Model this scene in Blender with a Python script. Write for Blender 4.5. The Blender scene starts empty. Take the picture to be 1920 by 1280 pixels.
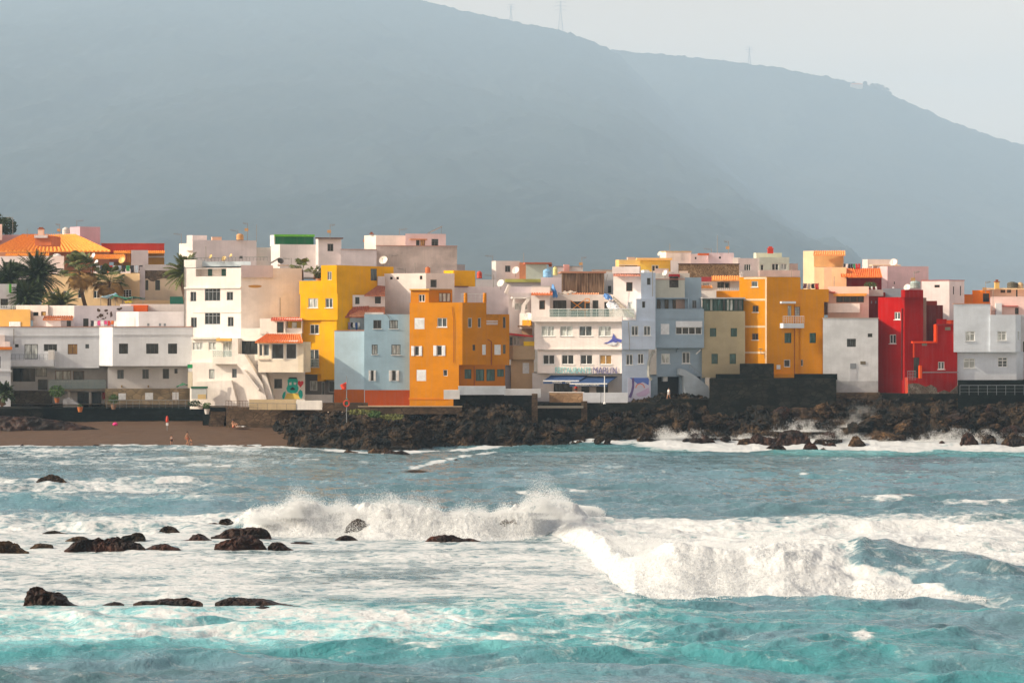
import bpy, math, random
import numpy as np
from mathutils import Vector, Matrix
rnd = random.Random(11)
sc = bpy.context.scene
C = sc.collection
# ---------------------------------------------------------------- camera
F, YH, H = 4330.0, 619.0, 12.0            # focal length in photo pixels, horizon row, eye height (m)
cam = bpy.data.objects.new('camera', bpy.data.cameras.new('camera'))
C.objects.link(cam); sc.camera = cam
cam.location = (0, 0, H); cam.rotation_euler = (math.pi/2, 0, 0)
cam.data.sensor_width = 36; cam.data.lens = 36*F/1920
cam.data.shift_y = (YH-640)/1920
cam.data.clip_start = 1; cam.data.clip_end = 40000
# ---------------------------------------------------------------- sky, sun, exposure
SUN_EL, SUN_PHI = math.radians(31), math.radians(13)
sdir = Vector((-math.cos(SUN_PHI)*math.cos(SUN_EL), -math.sin(SUN_PHI)*math.cos(SUN_EL), math.sin(SUN_EL)))
w = bpy.data.worlds.new('World'); sc.world = w; w.use_nodes = True
nt = w.node_tree; nt.nodes.clear()
out = nt.nodes.new('ShaderNodeOutputWorld'); bg = nt.nodes.new('ShaderNodeBackground')
sky = nt.nodes.new('ShaderNodeTexSky'); sky.sky_type = 'NISHITA'; sky.sun_disc = False
sky.sun_elevation = SUN_EL; sky.sun_rotation = math.atan2(sdir.x, sdir.y)
sky.dust_density = 4.0; sky.air_density = 1.0; sky.ozone_density = 1.0; sky.altitude = 0
hs = nt.nodes.new('ShaderNodeHueSaturation'); hs.inputs['Saturation'].default_value = 0.62
nt.links.new(sky.outputs[0], hs.inputs['Color']); # thin warm overcast, brightest low over the hills
tcw = nt.nodes.new('ShaderNodeTexCoord'); sxyz = nt.nodes.new('ShaderNodeSeparateXYZ'); nt.links.new(tcw.outputs['Generated'], sxyz.inputs[0])
mrw = nt.nodes.new('ShaderNodeMapRange'); mrw.interpolation_type = 'SMOOTHSTEP'
for i_, v_ in enumerate((.03, .38, .95, .10)): mrw.inputs[i_+1].default_value = v_
nt.links.new(sxyz.outputs['Z'], mrw.inputs[0])
mpw = nt.nodes.new('ShaderNodeMapping'); mpw.inputs['Scale'].default_value = (1.6, 1.6, 12); nzw = nt.nodes.new('ShaderNodeTexNoise'); nzw.inputs['Scale'].default_value = 1.6; nzw.inputs['Detail'].default_value = 6
nt.links.new(tcw.outputs['Generated'], mpw.inputs[0]); nt.links.new(mpw.outputs[0], nzw.inputs['Vector'])
clw = nt.nodes.new('ShaderNodeMix'); clw.data_type = 'RGBA'; clw.inputs[6].default_value = (8.0, 5.3, 3.1, 1); clw.inputs[7].default_value = (13.0, 9.4, 6.5, 1); nt.links.new(nzw.outputs[0], clw.inputs[0])
ov = nt.nodes.new('ShaderNodeMix'); ov.data_type = 'RGBA'; nt.links.new(mrw.outputs[0], ov.inputs[0]); nt.links.new(clw.outputs[2], ov.inputs[7])
nt.links.new(hs.outputs[0], ov.inputs[6]); nt.links.new(ov.outputs[2], bg.inputs['Color'])
bg.inputs['Strength'].default_value = 0.13
nt.links.new(bg.outputs[0], out.inputs['Surface'])
sl = bpy.data.lights.new('sun', 'SUN'); sl.energy = 5.0; sl.angle = math.radians(0.5); sl.color = (1.0, 0.85, 0.65)
so = bpy.data.objects.new('sun', sl); C.objects.link(so)
so.rotation_euler = sdir.to_track_quat('Z', 'Y').to_euler()
sc.view_settings.view_transform = 'Standard'; sc.view_settings.look = 'None'
sc.view_settings.exposure = 0.30; sc.view_settings.gamma = 1.0
sc.cycles.use_denoising = True
sc.cycles.max_bounces = 9; sc.cycles.diffuse_bounces = 5; sc.cycles.glossy_bounces = 2
sc.cycles.transparent_max_bounces = 4; sc.cycles.volume_bounces = 2; sc.cycles.transmission_bounces = 5
# ---------------------------------------------------------------- projection helpers: photo position + distance -> place
def PX(px, Y): return (px-960)/F*Y
def PZ(py, Y): return H+(YH-py)/F*Y
def YW(py): return H*F/(py-YH)           # distance of the sea surface at photo row py
# ---------------------------------------------------------------- materials
MATS = {}
def srgb(c):
    return tuple(((x/255)/12.92 if x/255 <= .04045 else ((x/255+.055)/1.055)**2.4) for x in c)
def nodes(m):
    m.use_nodes = True; t = m.node_tree
    return t, t.nodes['Principled BSDF']
def newmat(key):
    m = bpy.data.materials.new(key); MATS[key] = m; return m
def N(t, typ, **kw):
    n = t.nodes.new(typ)
    for k, v in kw.items():
        if k.startswith('i_'):
            s = k[2:]; n.inputs[int(s) if s.isdigit() else s.replace('_', ' ')].default_value = v
        else: setattr(n, k, v)
    return n
def mapping(t, scale, loc=(0, 0, 0)):
    tc = N(t, 'ShaderNodeTexCoord'); mp = N(t, 'ShaderNodeMapping')
    mp.inputs['Scale'].default_value = scale; mp.inputs['Location'].default_value = loc
    t.links.new(tc.outputs['Object'], mp.inputs['Vector']); return mp.outputs[0]
def ramp(t, fac, stops):
    r = N(t, 'ShaderNodeValToRGB'); cr = r.color_ramp
    while len(cr.elements) < len(stops): cr.elements.new(0.5)
    for e, (p, c) in zip(cr.elements, stops):
        e.position = p; e.color = (*c, 1) if len(c) == 3 else c
    t.links.new(fac, r.inputs[0]); return r.outputs[0]
def mixc(t, fac, a, b, mode='MIX'):
    m = N(t, 'ShaderNodeMix', data_type='RGBA', blend_type=mode)
    for s, v in ((0, fac), (6, a), (7, b)):
        if hasattr(v, 'is_linked') or hasattr(v, 'links'): t.links.new(v, m.inputs[s])
        else: m.inputs[s].default_value = v if s == 0 else (*v, 1)
    return m.outputs[2]
def plaster(c, wear=0.5):
    """painted render: cloudy patches, rain streaks, soft bump"""
    key = 'plaster_%.3f_%.3f_%.3f_%.2f' % (*c, wear)
    if key in MATS: return MATS[key]
    m = newmat(key); t, b = nodes(m)
    n1 = N(t, 'ShaderNodeTexNoise', i_Scale=1.0, i_Detail=6.0, i_Roughness=.65); t.links.new(mapping(t, (.35, .35, .5)), n1.inputs['Vector'])
    n2 = N(t, 'ShaderNodeTexNoise', i_Scale=1.0, i_Detail=5.0, i_Roughness=.7); t.links.new(mapping(t, (3.2, 3.2, .22)), n2.inputs['Vector'])
    n3 = N(t, 'ShaderNodeTexNoise', i_Scale=9.0, i_Detail=4.0); t.links.new(mapping(t, (1, 1, 1)), n3.inputs['Vector'])
    d = tuple(x*(1-.42*wear) for x in c); g = tuple(min(1, x*.72+.05) for x in c)
    a1 = ramp(t, n1.outputs[0], [(.38, (0, 0, 0)), (.60, (1, 1, 1))])
    col = mixc(t, a1, d, c)
    a2 = ramp(t, n2.outputs[0], [(.46, (0, 0, 0)), (.70, (min(1, wear*1.3),)*3)])
    col = mixc(t, a2, col, g)
    t.links.new(col, b.inputs['Base Color']); b.inputs['Roughness'].default_value = .9
    b.inputs['Specular IOR Level'].default_value = .08
    bp = N(t, 'ShaderNodeBump', i_Strength=.25, i_Distance=.03); t.links.new(n3.outputs[0], bp.inputs['Height'])
    t.links.new(bp.outputs[0], b.inputs['Normal'])
    return m
def flat(key, c, rough=.6, metal=0., spec=.4, var=.25, scale=4.):
    if key in MATS: return MATS[key]
    m = newmat(key); t, b = nodes(m)
    n1 = N(t, 'ShaderNodeTexNoise', i_Scale=scale, i_Detail=5.0); t.links.new(mapping(t, (1, 1, 1)), n1.inputs['Vector'])
    col = mixc(t, ramp(t, n1.outputs[0], [(.35, (0, 0, 0)), (.65, (1, 1, 1))]), tuple(x*(1-var) for x in c), c)
    t.links.new(col, b.inputs['Base Color']); b.inputs['Roughness'].default_value = rough
    b.inputs['Metallic'].default_value = metal; b.inputs['Specular IOR Level'].default_value = spec
    return m
def rockmat(key, dark, light, rough=.75, sc_=1.0, top=None):
    if key in MATS: return MATS[key]
    m = newmat(key); t, b = nodes(m)
    n1 = N(t, 'ShaderNodeTexNoise', i_Scale=.5*sc_, i_Detail=9.0, i_Roughness=.7); v = mapping(t, (1, 1, 1)); t.links.new(v, n1.inputs['Vector'])
    n2 = N(t, 'ShaderNodeTexNoise', i_Scale=4.*sc_, i_Detail=7.0, i_Roughness=.7); t.links.new(v, n2.inputs['Vector'])
    col = mixc(t, ramp(t, n1.outputs[0], [(.44, (0, 0, 0)), (.60, (1, 1, 1))]), dark, light)
    col = mixc(t, ramp(t, n2.outputs[0], [(.42, (0, 0, 0)), (.58, (.85, .85, .85))]), col, tuple(x*.3 for x in dark))
    t.links.new(col, b.inputs['Base Color']); b.inputs['Roughness'].default_value = rough; b.inputs['Specular IOR Level'].default_value = .2
    bp = N(t, 'ShaderNodeBump', i_Strength=.9, i_Distance=.12); t.links.new(n2.outputs[0], bp.inputs['Height'])
    t.links.new(bp.outputs[0], b.inputs['Normal'])
    return m
def tilemat(key, c1, c2):
    if key in MATS: return MATS[key]
    m = newmat(key); t, b = nodes(m)
    n1 = N(t, 'ShaderNodeTexNoise', i_Scale=3.0, i_Detail=6.0, i_Roughness=.7); t.links.new(mapping(t, (1, 1, 1)), n1.inputs['Vector'])
    col = mixc(t, ramp(t, n1.outputs[0], [(.35, (0, 0, 0)), (.65, (1, 1, 1))]), c1, c2)
    t.links.new(col, b.inputs['Base Color']); b.inputs['Roughness'].default_value = .85
    return m
def glass(key, c, rough=.08):
    if key in MATS: return MATS[key]
    m = newmat(key); t, b = nodes(m)
    n1 = N(t, 'ShaderNodeTexNoise', i_Scale=1.6, i_Detail=2.0); t.links.new(mapping(t, (2, 2, .6)), n1.inputs['Vector'])
    col = mixc(t, ramp(t, n1.outputs[0], [(.45, (0, 0, 0)), (.62, (1, 1, 1))]), c, tuple(min(1, x*1.9+.01) for x in c))
    t.links.new(col, b.inputs['Base Color']); b.inputs['Roughness'].default_value = rough; b.inputs['Specular IOR Level'].default_value = .3
    return m
def stonewall(key, c1, c2, joint, sx=1.4, sz=2.6):
    if key in MATS: return MATS[key]
    m = newmat(key); t, b = nodes(m)
    v = mapping(t, (sx, sx, sz))
    vo = N(t, 'ShaderNodeTexVoronoi', i_Scale=1.0); t.links.new(v, vo.inputs['Vector'])
    ve = N(t, 'ShaderNodeTexVoronoi', feature='DISTANCE_TO_EDGE', i_Scale=1.0); t.links.new(v, ve.inputs['Vector'])
    n1 = N(t, 'ShaderNodeTexNoise', i_Scale=.35, i_Detail=6.0); t.links.new(v, n1.inputs['Vector'])
    col = mixc(t, vo.outputs['Color'], c1, c2)
    col = mixc(t, ramp(t, n1.outputs[0], [(.4, (0, 0, 0)), (.62, (.7, .7, .7))]), col, tuple(x*.4 for x in c1))
    col = mixc(t, ramp(t, ve.outputs[0], [(.02, (1, 1, 1)), (.07, (0, 0, 0))]), col, joint)
    t.links.new(col, b.inputs['Base Color']); b.inputs['Roughness'].default_value = .95; b.inputs['Specular IOR Level'].default_value = .1
    bp = N(t, 'ShaderNodeBump', i_Strength=.7, i_Distance=.06); t.links.new(ve.outputs[0], bp.inputs['Height'])
    t.links.new(bp.outputs[0], b.inputs['Normal']); return m
# ---------------------------------------------------------------- object helpers
def tag(o, label=None, cat=None, group=None, kind=None):
    if label: o['label'] = label
    if cat: o['category'] = cat
    if group: o['group'] = group
    if kind: o['kind'] = kind
    return o
def root(name, loc, label, cat, group=None):
    o = bpy.data.objects.new(name, None); o.empty_display_size = .5
    C.objects.link(o); o.location = loc; return tag(o, label, cat, group)
class MB:
    """collects faces in world coordinates"""
    def __init__(s): s.v = []; s.f = []
    def poly(s, pts):
        n = len(s.v); s.v += [tuple(p) for p in pts]; s.f.append(tuple(range(n, n+len(pts)))); return s
    def box(s, x0, x1, y0, y1, z0, z1, fr=None):
        n = len(s.v)
        pts = [(x, y, z) for z in (z0, z1) for (x, y) in ((x0, y0), (x1, y0), (x1, y1), (x0, y1))]
        if fr: pts = [fr(*p) for p in pts]
        s.v += pts
        s.f += [tuple(n+i for i in q) for q in ((3, 2, 1, 0), (4, 5, 6, 7), (0, 1, 5, 4), (1, 2, 6, 5), (2, 3, 7, 6), (3, 0, 4, 7))]
        return s
    def tube(s, pts, r, k=6, r2=None, cap=True):
        pts = [Vector(p) for p in pts]; n0 = len(s.v); m = len(pts)
        for i, p in enumerate(pts):
            d = (pts[min(i+1, m-1)]-pts[max(i-1, 0)]).normalized()
            a = d.orthogonal().normalized() if i == 0 else (a-d*a.dot(d)).normalized()
            b = d.cross(a); rr = r if r2 is None else r+(r2-r)*i/max(1, m-1)
            for j in range(k):
                t = 2*math.pi*j/k; s.v.append(tuple(p+(a*math.cos(t)+b*math.sin(t))*rr))
        for i in range(m-1):
            for j in range(k):
                j2 = (j+1) % k; q = n0+i*k
                s.f.append((q+j, q+j2, q+k+j2, q+k+j))
        if cap:
            s.f.append(tuple(n0+j for j in reversed(range(k)))); s.f.append(tuple(n0+(m-1)*k+j for j in range(k)))
        return s
    def lathe(s, c, prof, k=12):
        n0 = len(s.v); m = len(prof)
        for (r, z) in prof:
            for j in range(k):
                t = 2*math.pi*j/k; s.v.append((c[0]+r*math.cos(t), c[1]+r*math.sin(t), c[2]+z))
        for i in range(m-1):
            for j in range(k):
                j2 = (j+1) % k; q = n0+i*k; s.f.append((q+j, q+j2, q+k+j2, q+k+j))
        s.f.append(tuple(n0+j for j in reversed(range(k)))); s.f.append(tuple(n0+(m-1)*k+j for j in range(k)))
        return s
    def build(s, name, mat, parent=None, smooth=False):
        off = wl(parent) if parent else Vector((0, 0, 0))
        me = bpy.data.meshes.new(name)
        me.from_pydata([(p[0]-off.x, p[1]-off.y, p[2]-off.z) for p in s.v], [], s.f)
        me.materials.append(mat)
        if smooth: me.polygons.foreach_set('use_smooth', [True]*len(me.polygons))
        me.update(); o = bpy.data.objects.new(name, me); C.objects.link(o)
        if parent: o.parent = parent
        return o
def wl(o):
    v = Vector((0, 0, 0))
    while o: v += o.location; o = o.parent
    return v
def copy_tree(o, parent=None):
    c = o.copy(); C.objects.link(c); c.parent = parent
    for ch in list(o.children): copy_tree(ch, c)
    return c
def npmesh(name, co, faces, mat, smooth=True):
    me = bpy.data.meshes.new(name); nv = len(co); nf = len(faces); k = faces.shape[1]
    me.vertices.add(nv); me.vertices.foreach_set('co', np.ascontiguousarray(co, dtype=np.float32).ravel())
    me.loops.add(nf*k); me.loops.foreach_set('vertex_index', faces.astype(np.int32).ravel())
    me.polygons.add(nf); me.polygons.foreach_set('loop_start', np.arange(0, nf*k, k, dtype=np.int32))
    me.polygons.foreach_set('use_smooth', np.full(nf, smooth, dtype=bool))
    me.materials.append(mat); me.update(calc_edges=True)
    o = bpy.data.objects.new(name, me); C.objects.link(o); return o
def gridfaces(nu, nv):
    i = np.arange(nu*nv).reshape(nv, nu)
    return np.stack([i[:-1, :-1], i[:-1, 1:], i[1:, 1:], i[1:, :-1]], -1).reshape(-1, 4)
# ---------------------------------------------------------------- numpy noise
def _h(i, j, k, s):
    n = (i*374761393+j*668265263+k*2147483647+s*1274126177) & 0xffffffff
    n = ((n ^ (n >> 13))*1274126177) & 0xffffffff
    return ((n ^ (n >> 16)) & 0xffffff)/float(0xffffff)
def noise2(x, y, s=0):
    xi = np.floor(x).astype(np.int64); yi = np.floor(y).astype(np.int64)
    u = x-xi; v = y-yi; u = u*u*u*(u*(u*6-15)+10); v = v*v*v*(v*(v*6-15)+10)
    a = _h(xi, yi, 0, s); b = _h(xi+1, yi, 0, s); c = _h(xi, yi+1, 0, s); d = _h(xi+1, yi+1, 0, s)
    return (a+(b-a)*u+(c-a)*v+(a-b-c+d)*u*v)*2-1
def fbm(x, y, o=5, s=0, g=.5, l=2.03):
    r = 0; a = 1; t = 0
    for i in range(o):
        r = r+a*noise2(x, y, s+i*17); t += a; a *= g; x, y = (x*.8-y*.6)*l+5.2, (x*.6+y*.8)*l+1.3
    return r/t
def ridged(x, y, o=5, s=0, g=.55, l=2.05):
    r = 0; a = 1; t = 0
    for i in range(o):
        r = r+a*(1-np.abs(noise2(x, y, s+i*17))*1.6); t += a; a *= g; x, y = (x*.8-y*.6)*l+5.2, (x*.6+y*.8)*l+1.3
    return r/t
def noise3(p, s=0):
    f = np.floor(p).astype(np.int64); d = p-f; d = d*d*(3-2*d); r = 0
    for a in (0, 1):
        for b in (0, 1):
            for c in (0, 1):
                wgt = (d[:, 0] if a else 1-d[:, 0])*(d[:, 1] if b else 1-d[:, 1])*(d[:, 2] if c else 1-d[:, 2])
                r = r+wgt*_h(f[:, 0]+a, f[:, 1]+b, f[:, 2]+c, s)
    return r*2-1
def fbm3(p, o=4, s=0, g=.5):
    r = 0; a = 1; t = 0
    for i in range(o):
        r = r+a*noise3(p, s+i*13); t += a; a *= g; p = p*2.07+3.1
    return r/t
def sstep(x, a, b):
    t = np.clip((x-a)/(b-a), 0, 1); return t*t*(3-2*t)
def interp(x, pts):
    return np.interp(x, [p[0] for p in pts], [p[1] for p in pts])
# ================================================================ hills, ground, haze
def hillmat(key, c1, c2, c3):
    m = newmat(key); t, b = nodes(m)
    n1 = N(t, 'ShaderNodeTexNoise', i_Scale=.003, i_Detail=10.0, i_Roughness=.65); v = mapping(t, (1, 1, 1.4)); t.links.new(v, n1.inputs['Vector'])
    n2 = N(t, 'ShaderNodeTexNoise', i_Scale=.025, i_Detail=8.0, i_Roughness=.7); t.links.new(v, n2.inputs['Vector'])
    col = mixc(t, ramp(t, n1.outputs[0], [(.40, (0, 0, 0)), (.62, (1, 1, 1))]), c1, c2)
    col = mixc(t, ramp(t, n2.outputs[0], [(.48, (0, 0, 0)), (.66, (.8, .8, .8))]), col, c3)
    t.links.new(col, b.inputs['Base Color']); b.inputs['Roughness'].default_value = 1.; b.inputs['Specular IOR Level'].default_value = .1
    return m
def hill(name, sky_pts, Yr, Yb, seed, mat, nu=520, nv=230, px0=-500, px1=2420):
    u = np.linspace(px0, px1, nu); t = np.concatenate([np.linspace(0, 1, nv-30), 1+np.linspace(.01, .35, 30)])
    U, T = np.meshgrid(u, t); q = Yr/3500
    ridge = H+(YH-interp(U, sky_pts))/F*Yr
    X = (U-960)/F*(Yb+(Yr-Yb)*.9); Y = Yb+(Yr-Yb)*T
    X = (U-960)/F*Yr*(.75+.25*np.minimum(T, 1))
    prof = np.where(T <= 1, .12*T+.88*T**1.25, 1-(T-1)*2.2)
    Z = 3+(ridge-3)*prof
    gul = ridged(X/330/q+fbm(X/600/q, Y/600/q, 3, seed+4)*.8, Y/1500/q, 5, seed)
    amp = np.sin(np.clip(T, 0, 1)*math.pi)**.8
    Z = Z+amp*(gul-.55)*46*q
    Z = Z+fbm(X/60/q, Y/90/q, 4, seed+9)*7*q*amp+np.abs(fbm(X/9/q, Y/9/q, 3, seed+3))*5*q*sstep(T, .05, .3)
    return tag(npmesh(name, np.stack([X, Y, Z], -1).reshape(-1, 3), gridfaces(nu, nv), mat), kind='structure')
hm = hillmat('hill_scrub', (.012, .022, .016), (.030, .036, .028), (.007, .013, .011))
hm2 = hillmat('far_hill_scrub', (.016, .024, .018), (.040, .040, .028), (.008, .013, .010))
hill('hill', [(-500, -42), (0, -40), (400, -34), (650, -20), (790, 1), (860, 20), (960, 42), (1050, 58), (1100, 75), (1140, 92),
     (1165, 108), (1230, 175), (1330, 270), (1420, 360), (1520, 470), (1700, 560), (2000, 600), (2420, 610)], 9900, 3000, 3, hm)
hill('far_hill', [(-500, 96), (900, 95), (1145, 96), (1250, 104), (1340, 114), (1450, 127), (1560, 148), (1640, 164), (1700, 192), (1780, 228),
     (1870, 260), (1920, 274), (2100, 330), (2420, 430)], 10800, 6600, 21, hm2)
# --- flat ground of the town and beyond, one sheet to the hills
gm = flat('town_ground', (.16, .13, .10), .95)
ys = np.concatenate([np.linspace(262, 420, 30), np.linspace(440, 15500, 60)])
xs = np.linspace(-1, 1, 80)
Xg = xs[None, :]*(60+ys[:, None]*.5); Yg = ys[:, None]+0*Xg
Zg = 3.6+1.5*sstep(Yg, 265, 420)+0*Xg
tag(npmesh('ground', np.stack([Xg, Yg, Zg], -1).reshape(-1, 3), gridfaces(80, 90), gm), kind='structure')
# --- pylons on the ridge
def pylon(px, pyb, pyt, Y, label):
    X = PX(px, Y); zb = PZ(pyb, Y)-10; h = PZ(pyt, Y)-zb
    r = root('electricity_pylon', (X, Y, zb), label, 'pylon', 'electricity pylons along the ridge')
    s = h*.085; m = MB(); mt = flat('pylon_steel', (.25, .25, .26), .5, .6)
    for a, b in ((-1, -1), (1, -1), (1, 1), (-1, 1)):
        m.tube([(X+a*s, Y+b*s, zb), (X+a*s*.22, Y+b*s*.22, zb+h*.65), (X+a*s*.1, Y+b*s*.1, zb+h)], 1.3, 4)
    for i in range(9):
        f0 = i/9; f1 = (i+1)/9; s0 = s*(1-.85*f0); s1 = s*(1-.85*f1)
        m.tube([(X-s0, Y-s0, zb+h*f0), (X+s1, Y-s1, zb+h*f1)], .5, 3); m.tube([(X+s0, Y-s0, zb+h*f0), (X-s1, Y-s1, zb+h*f1)], .5, 3)
    m.build('tower', mt, r)
    for f in (.72, .84, .96):
        a = MB(); L = h*(.17 if f != .84 else .21)
        a.tube([(X-L, Y, zb+h*f), (X, Y, zb+h*(f+.03)), (X+L, Y, zb+h*f)], 1.1, 4); a.build('arm', mt, r)
pylon(1051, 58, 3, 9900, 'taller lattice pylon on the crest of the near hill')
pylon(958, 42, 8, 9900, 'faint lattice pylon near the top edge of the near hill')
pylon(1405, 121, 88, 10800, 'lattice pylon on the far hill beyond the saddle')
# --- small house and trees on the far ridge
def leafball(mb, c, rx, rz, n, s, seed):
    r = random.Random(seed)
    for i in range(n):
        while 1:
            p = Vector((r.uniform(-1, 1), r.uniform(-1, 1), r.uniform(-1, 1)))
            if .35 < p.length < 1: break
        p = Vector((c[0]+p.x*rx, c[1]+p.y*rx, c[2]+p.z*rz))
        a = Vector((r.gauss(0, 1), r.gauss(0, 1), r.gauss(0, 1))).normalized()*s; b = a.orthogonal().normalized()*s*r.uniform(.5, 1)
        mb.poly([p-a, p+b, p+a, p-b])
leaf = flat('leaf_dark', (.030, .055, .018), .8, scale=2.)
bark = flat('bark', (.12, .08, .05), .9)
for i, (px, py, hh) in enumerate([(1622, 156, 9), (1636, 163, 12), (1645, 166, 15), (1653, 167, 13), (1662, 172, 13), (1668, 177, 10), (1600, 156, 8)]):
    Y = 10730; hh *= 2.2; X = PX(px, Y); z = PZ(py, Y)-15
    r = root('ridge_tree', (X, Y, z-8), ['small round tree on the far ridge beside the pale house', 'low tree on the far ridge, second of the row right of the house',
        'tallest tree of the row on the far ridge', 'tree on the far ridge just right of the tallest one', 'broad tree on the far ridge where the slope begins to drop',
        'last tree of the row on the descending far ridge', 'small tree on the far ridge left of the pale house'][i], 'tree', 'trees on the far ridge')
    MB().tube([(X, Y, z-8), (X, Y, z+hh*.5)], .8, 5).build('trunk', bark, r)
    m = MB(); leafball(m, (X, Y, z+hh*.7), hh*.55, hh*.5, 260, 2.8, i); m.build('crown', leaf, r)
Y = 10700; X = PX(1606, Y); z = PZ(160, Y)
r = root('ridge_house', (X, Y, z-8), 'tiny pale house with orange roof on the far ridge', 'house')
MB().box(X-28, X+28, Y-8, Y+8, z-18, z+3).build('wall', plaster((.6, .5, .42)), r)
MB().poly([(X-30, Y-9, z+3), (X+30, Y-9, z+3), (X+20, Y, z+9), (X-20, Y, z+9)]).poly([(X+30, Y+9, z+3), (X-30, Y+9, z+3), (X-20, Y, z+9), (X+20, Y, z+9)]).build('roof', tilemat('tile_o', (.5, .14, .03), (.7, .24, .05)), r)
# --- haze: even air round the whole scene
hz = MB().box(-9000, 9000, -60, 16000, -3, 1750).build('haze', newmat('haze_air'))
tag(hz, kind='stuff')
t = MATS['haze_air']; t.use_nodes = True; t = t.node_tree; t.nodes.clear()
o_ = N(t, 'ShaderNodeOutputMaterial'); pv = N(t, 'ShaderNodeVolumePrincipled')
pv.inputs['Color'].default_value = (.60, .80, 1.0, 1); pv.inputs['Density'].default_value = .000135; pv.inputs['Anisotropy'].default_value = 0.
t.links.new(pv.outputs[0], o_.inputs['Volume'])
# ================================================================ sea
# breaking waves: foot line (photo px -> row of the foot on the sea), height above
BR1 = dict(foot=[(420, 990), (500, 1003), (700, 1010), (900, 1012), (1000, 1008), (1080, 985), (1110, 975)],
           h=[(425, 0), (470, .7), (520, .95), (560, 1.3), (620, 1.2), (690, 1.15), (740, 1.4), (800, 1.2), (880, 1.05), (950, 1.2), (1010, 1.6), (1050, 1.2), (1100, .6), (1140, 0)])
BR2 = dict(foot=[(1000, 985), (1040, 1005), (1100, 1040), (1150, 1085), (1190, 1112), (1300, 1116), (1400, 1108), (1470, 1112), (1600, 1106), (1700, 1112), (1850, 1125), (1920, 1145), (2100, 1180)],
           h=[(1000, 0), (1060, .4), (1120, .7), (1200, 1.1), (1300, 1.2), (1400, 1.1), (1500, 1.35), (1600, 1.6), (1680, 1.45), (1760, 1.0), (1840, .75), (1920, .5), (2100, .3)])
def wavefn(PXs, Y, br, rise, back):
    yf = YW(interp(PXs, br['foot'])); h = interp(PXs, br['h'])*(1+.35*fbm(PXs/70, PXs*0+br['h'][0][0], 2, 911))
    t = Y-yf
    X_ = (PXs-960)/F*Y; t = t+fbm(X_/2.6, Y/3.2, 3, 611)*1.0*(h > .2); rise = rise*(1.35+.6*fbm(X_/5, Y*0, 2, 613))
    a = sstep(t, -.4, rise)**.8*(1-sstep(t, rise*.8, back)); return h*a, t, h
_rw = random.Random(8)
WAVES = []
for i in range(34):
    lam = .75*1.085**i; th = math.radians(-90+_rw.gauss(-14, 27)); WAVES.append((lam, math.cos(th), math.sin(th), _rw.uniform(0, 6.28), .0185*lam**.78*_rw.uniform(.7, 1.3)))
def chop(X, Y):
    z = 0; wx = fbm(X/5, Y/5, 3, 2)*1.6; wy = fbm(X/5+40, Y/5, 3, 6)*1.6
    gust = .65+.7*np.clip(fbm(X/13, Y/9, 3, 17)+.3, 0, 1)
    for (lam, c, s, ph, a) in WAVES:
        z = z+a*(np.exp(1.15*(np.sin((c*(X+wx)+s*(Y+wy))*2*math.pi/lam+ph)-1))-.42)*(gust if lam < 4 else 1)
    return z*1.5
def sea_height(X, Y):
    px = X/Y*F+960
    py = YH+H*F/Y
    # gentle swell + chop
    big = fbm(X/16+3, Y/7, 3, 5)*.30+np.sin(Y/4.7+fbm(X/20, Y/20, 2, 8)*3.0)*.10
    ch = chop(X, Y)
    ch2 = fbm(X/.9, Y/.55, 4, 71)
    calm = 1-.72*sstep(1180-px+(py-1000)*.3, 0, 160)*sstep(py, 985, 1010)*(1-sstep(py, 1120, 1180))   # flat foamy lagoon behind the rocks
    farc = 1-.45*sstep(Y, 160, 225)
    z = big*calm*farc+ch*calm*farc+ch2*.06*calm
    a1, t1, h1 = wavefn(px, Y, BR1, 2.6, 10)
    a2, t2, h2 = wavefn(px, Y, BR2, 5.6, 17)
    turb = (np.abs(fbm(X/1.3, Y/1.1, 5, 91, .62))*1.3-.35+fbm(X/3.2, Y/2.6, 4, 55)*.7)
    z = z+a1*(1+turb*.45)+a2*(1+turb*.13*(1-sstep(px, 1560, 1680)))
    # mid-sea small swell lines
    for (pa, pb, row, hh) in ((-60, 520, 946, .42), (1600, 1750, 938, .5), (880, 1500, 885, .35), (1000, 1400, 832, .55), (0, 700, 845, .22), (1380, 1960, 852, .3), (1560, 1960, 1000, .3), (-60, 400, 1232, .2), (1380, 1900, 1200, .45), (900, 1500, 1262, .35)):
        yc = YW(row)+fbm(X/14, X*0, 2, int(row))*1.5
        z = z+hh*np.exp(-((Y-yc)/(.022*yc+.3))**2)*sstep(px, pa, pa+120)*(1-sstep(px, pb-120, pb))
    # surge at the shore on the right
    z = z+.55*sstep(px, 1150, 1300)*sstep(Y, 232, 248)
    return z
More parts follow.
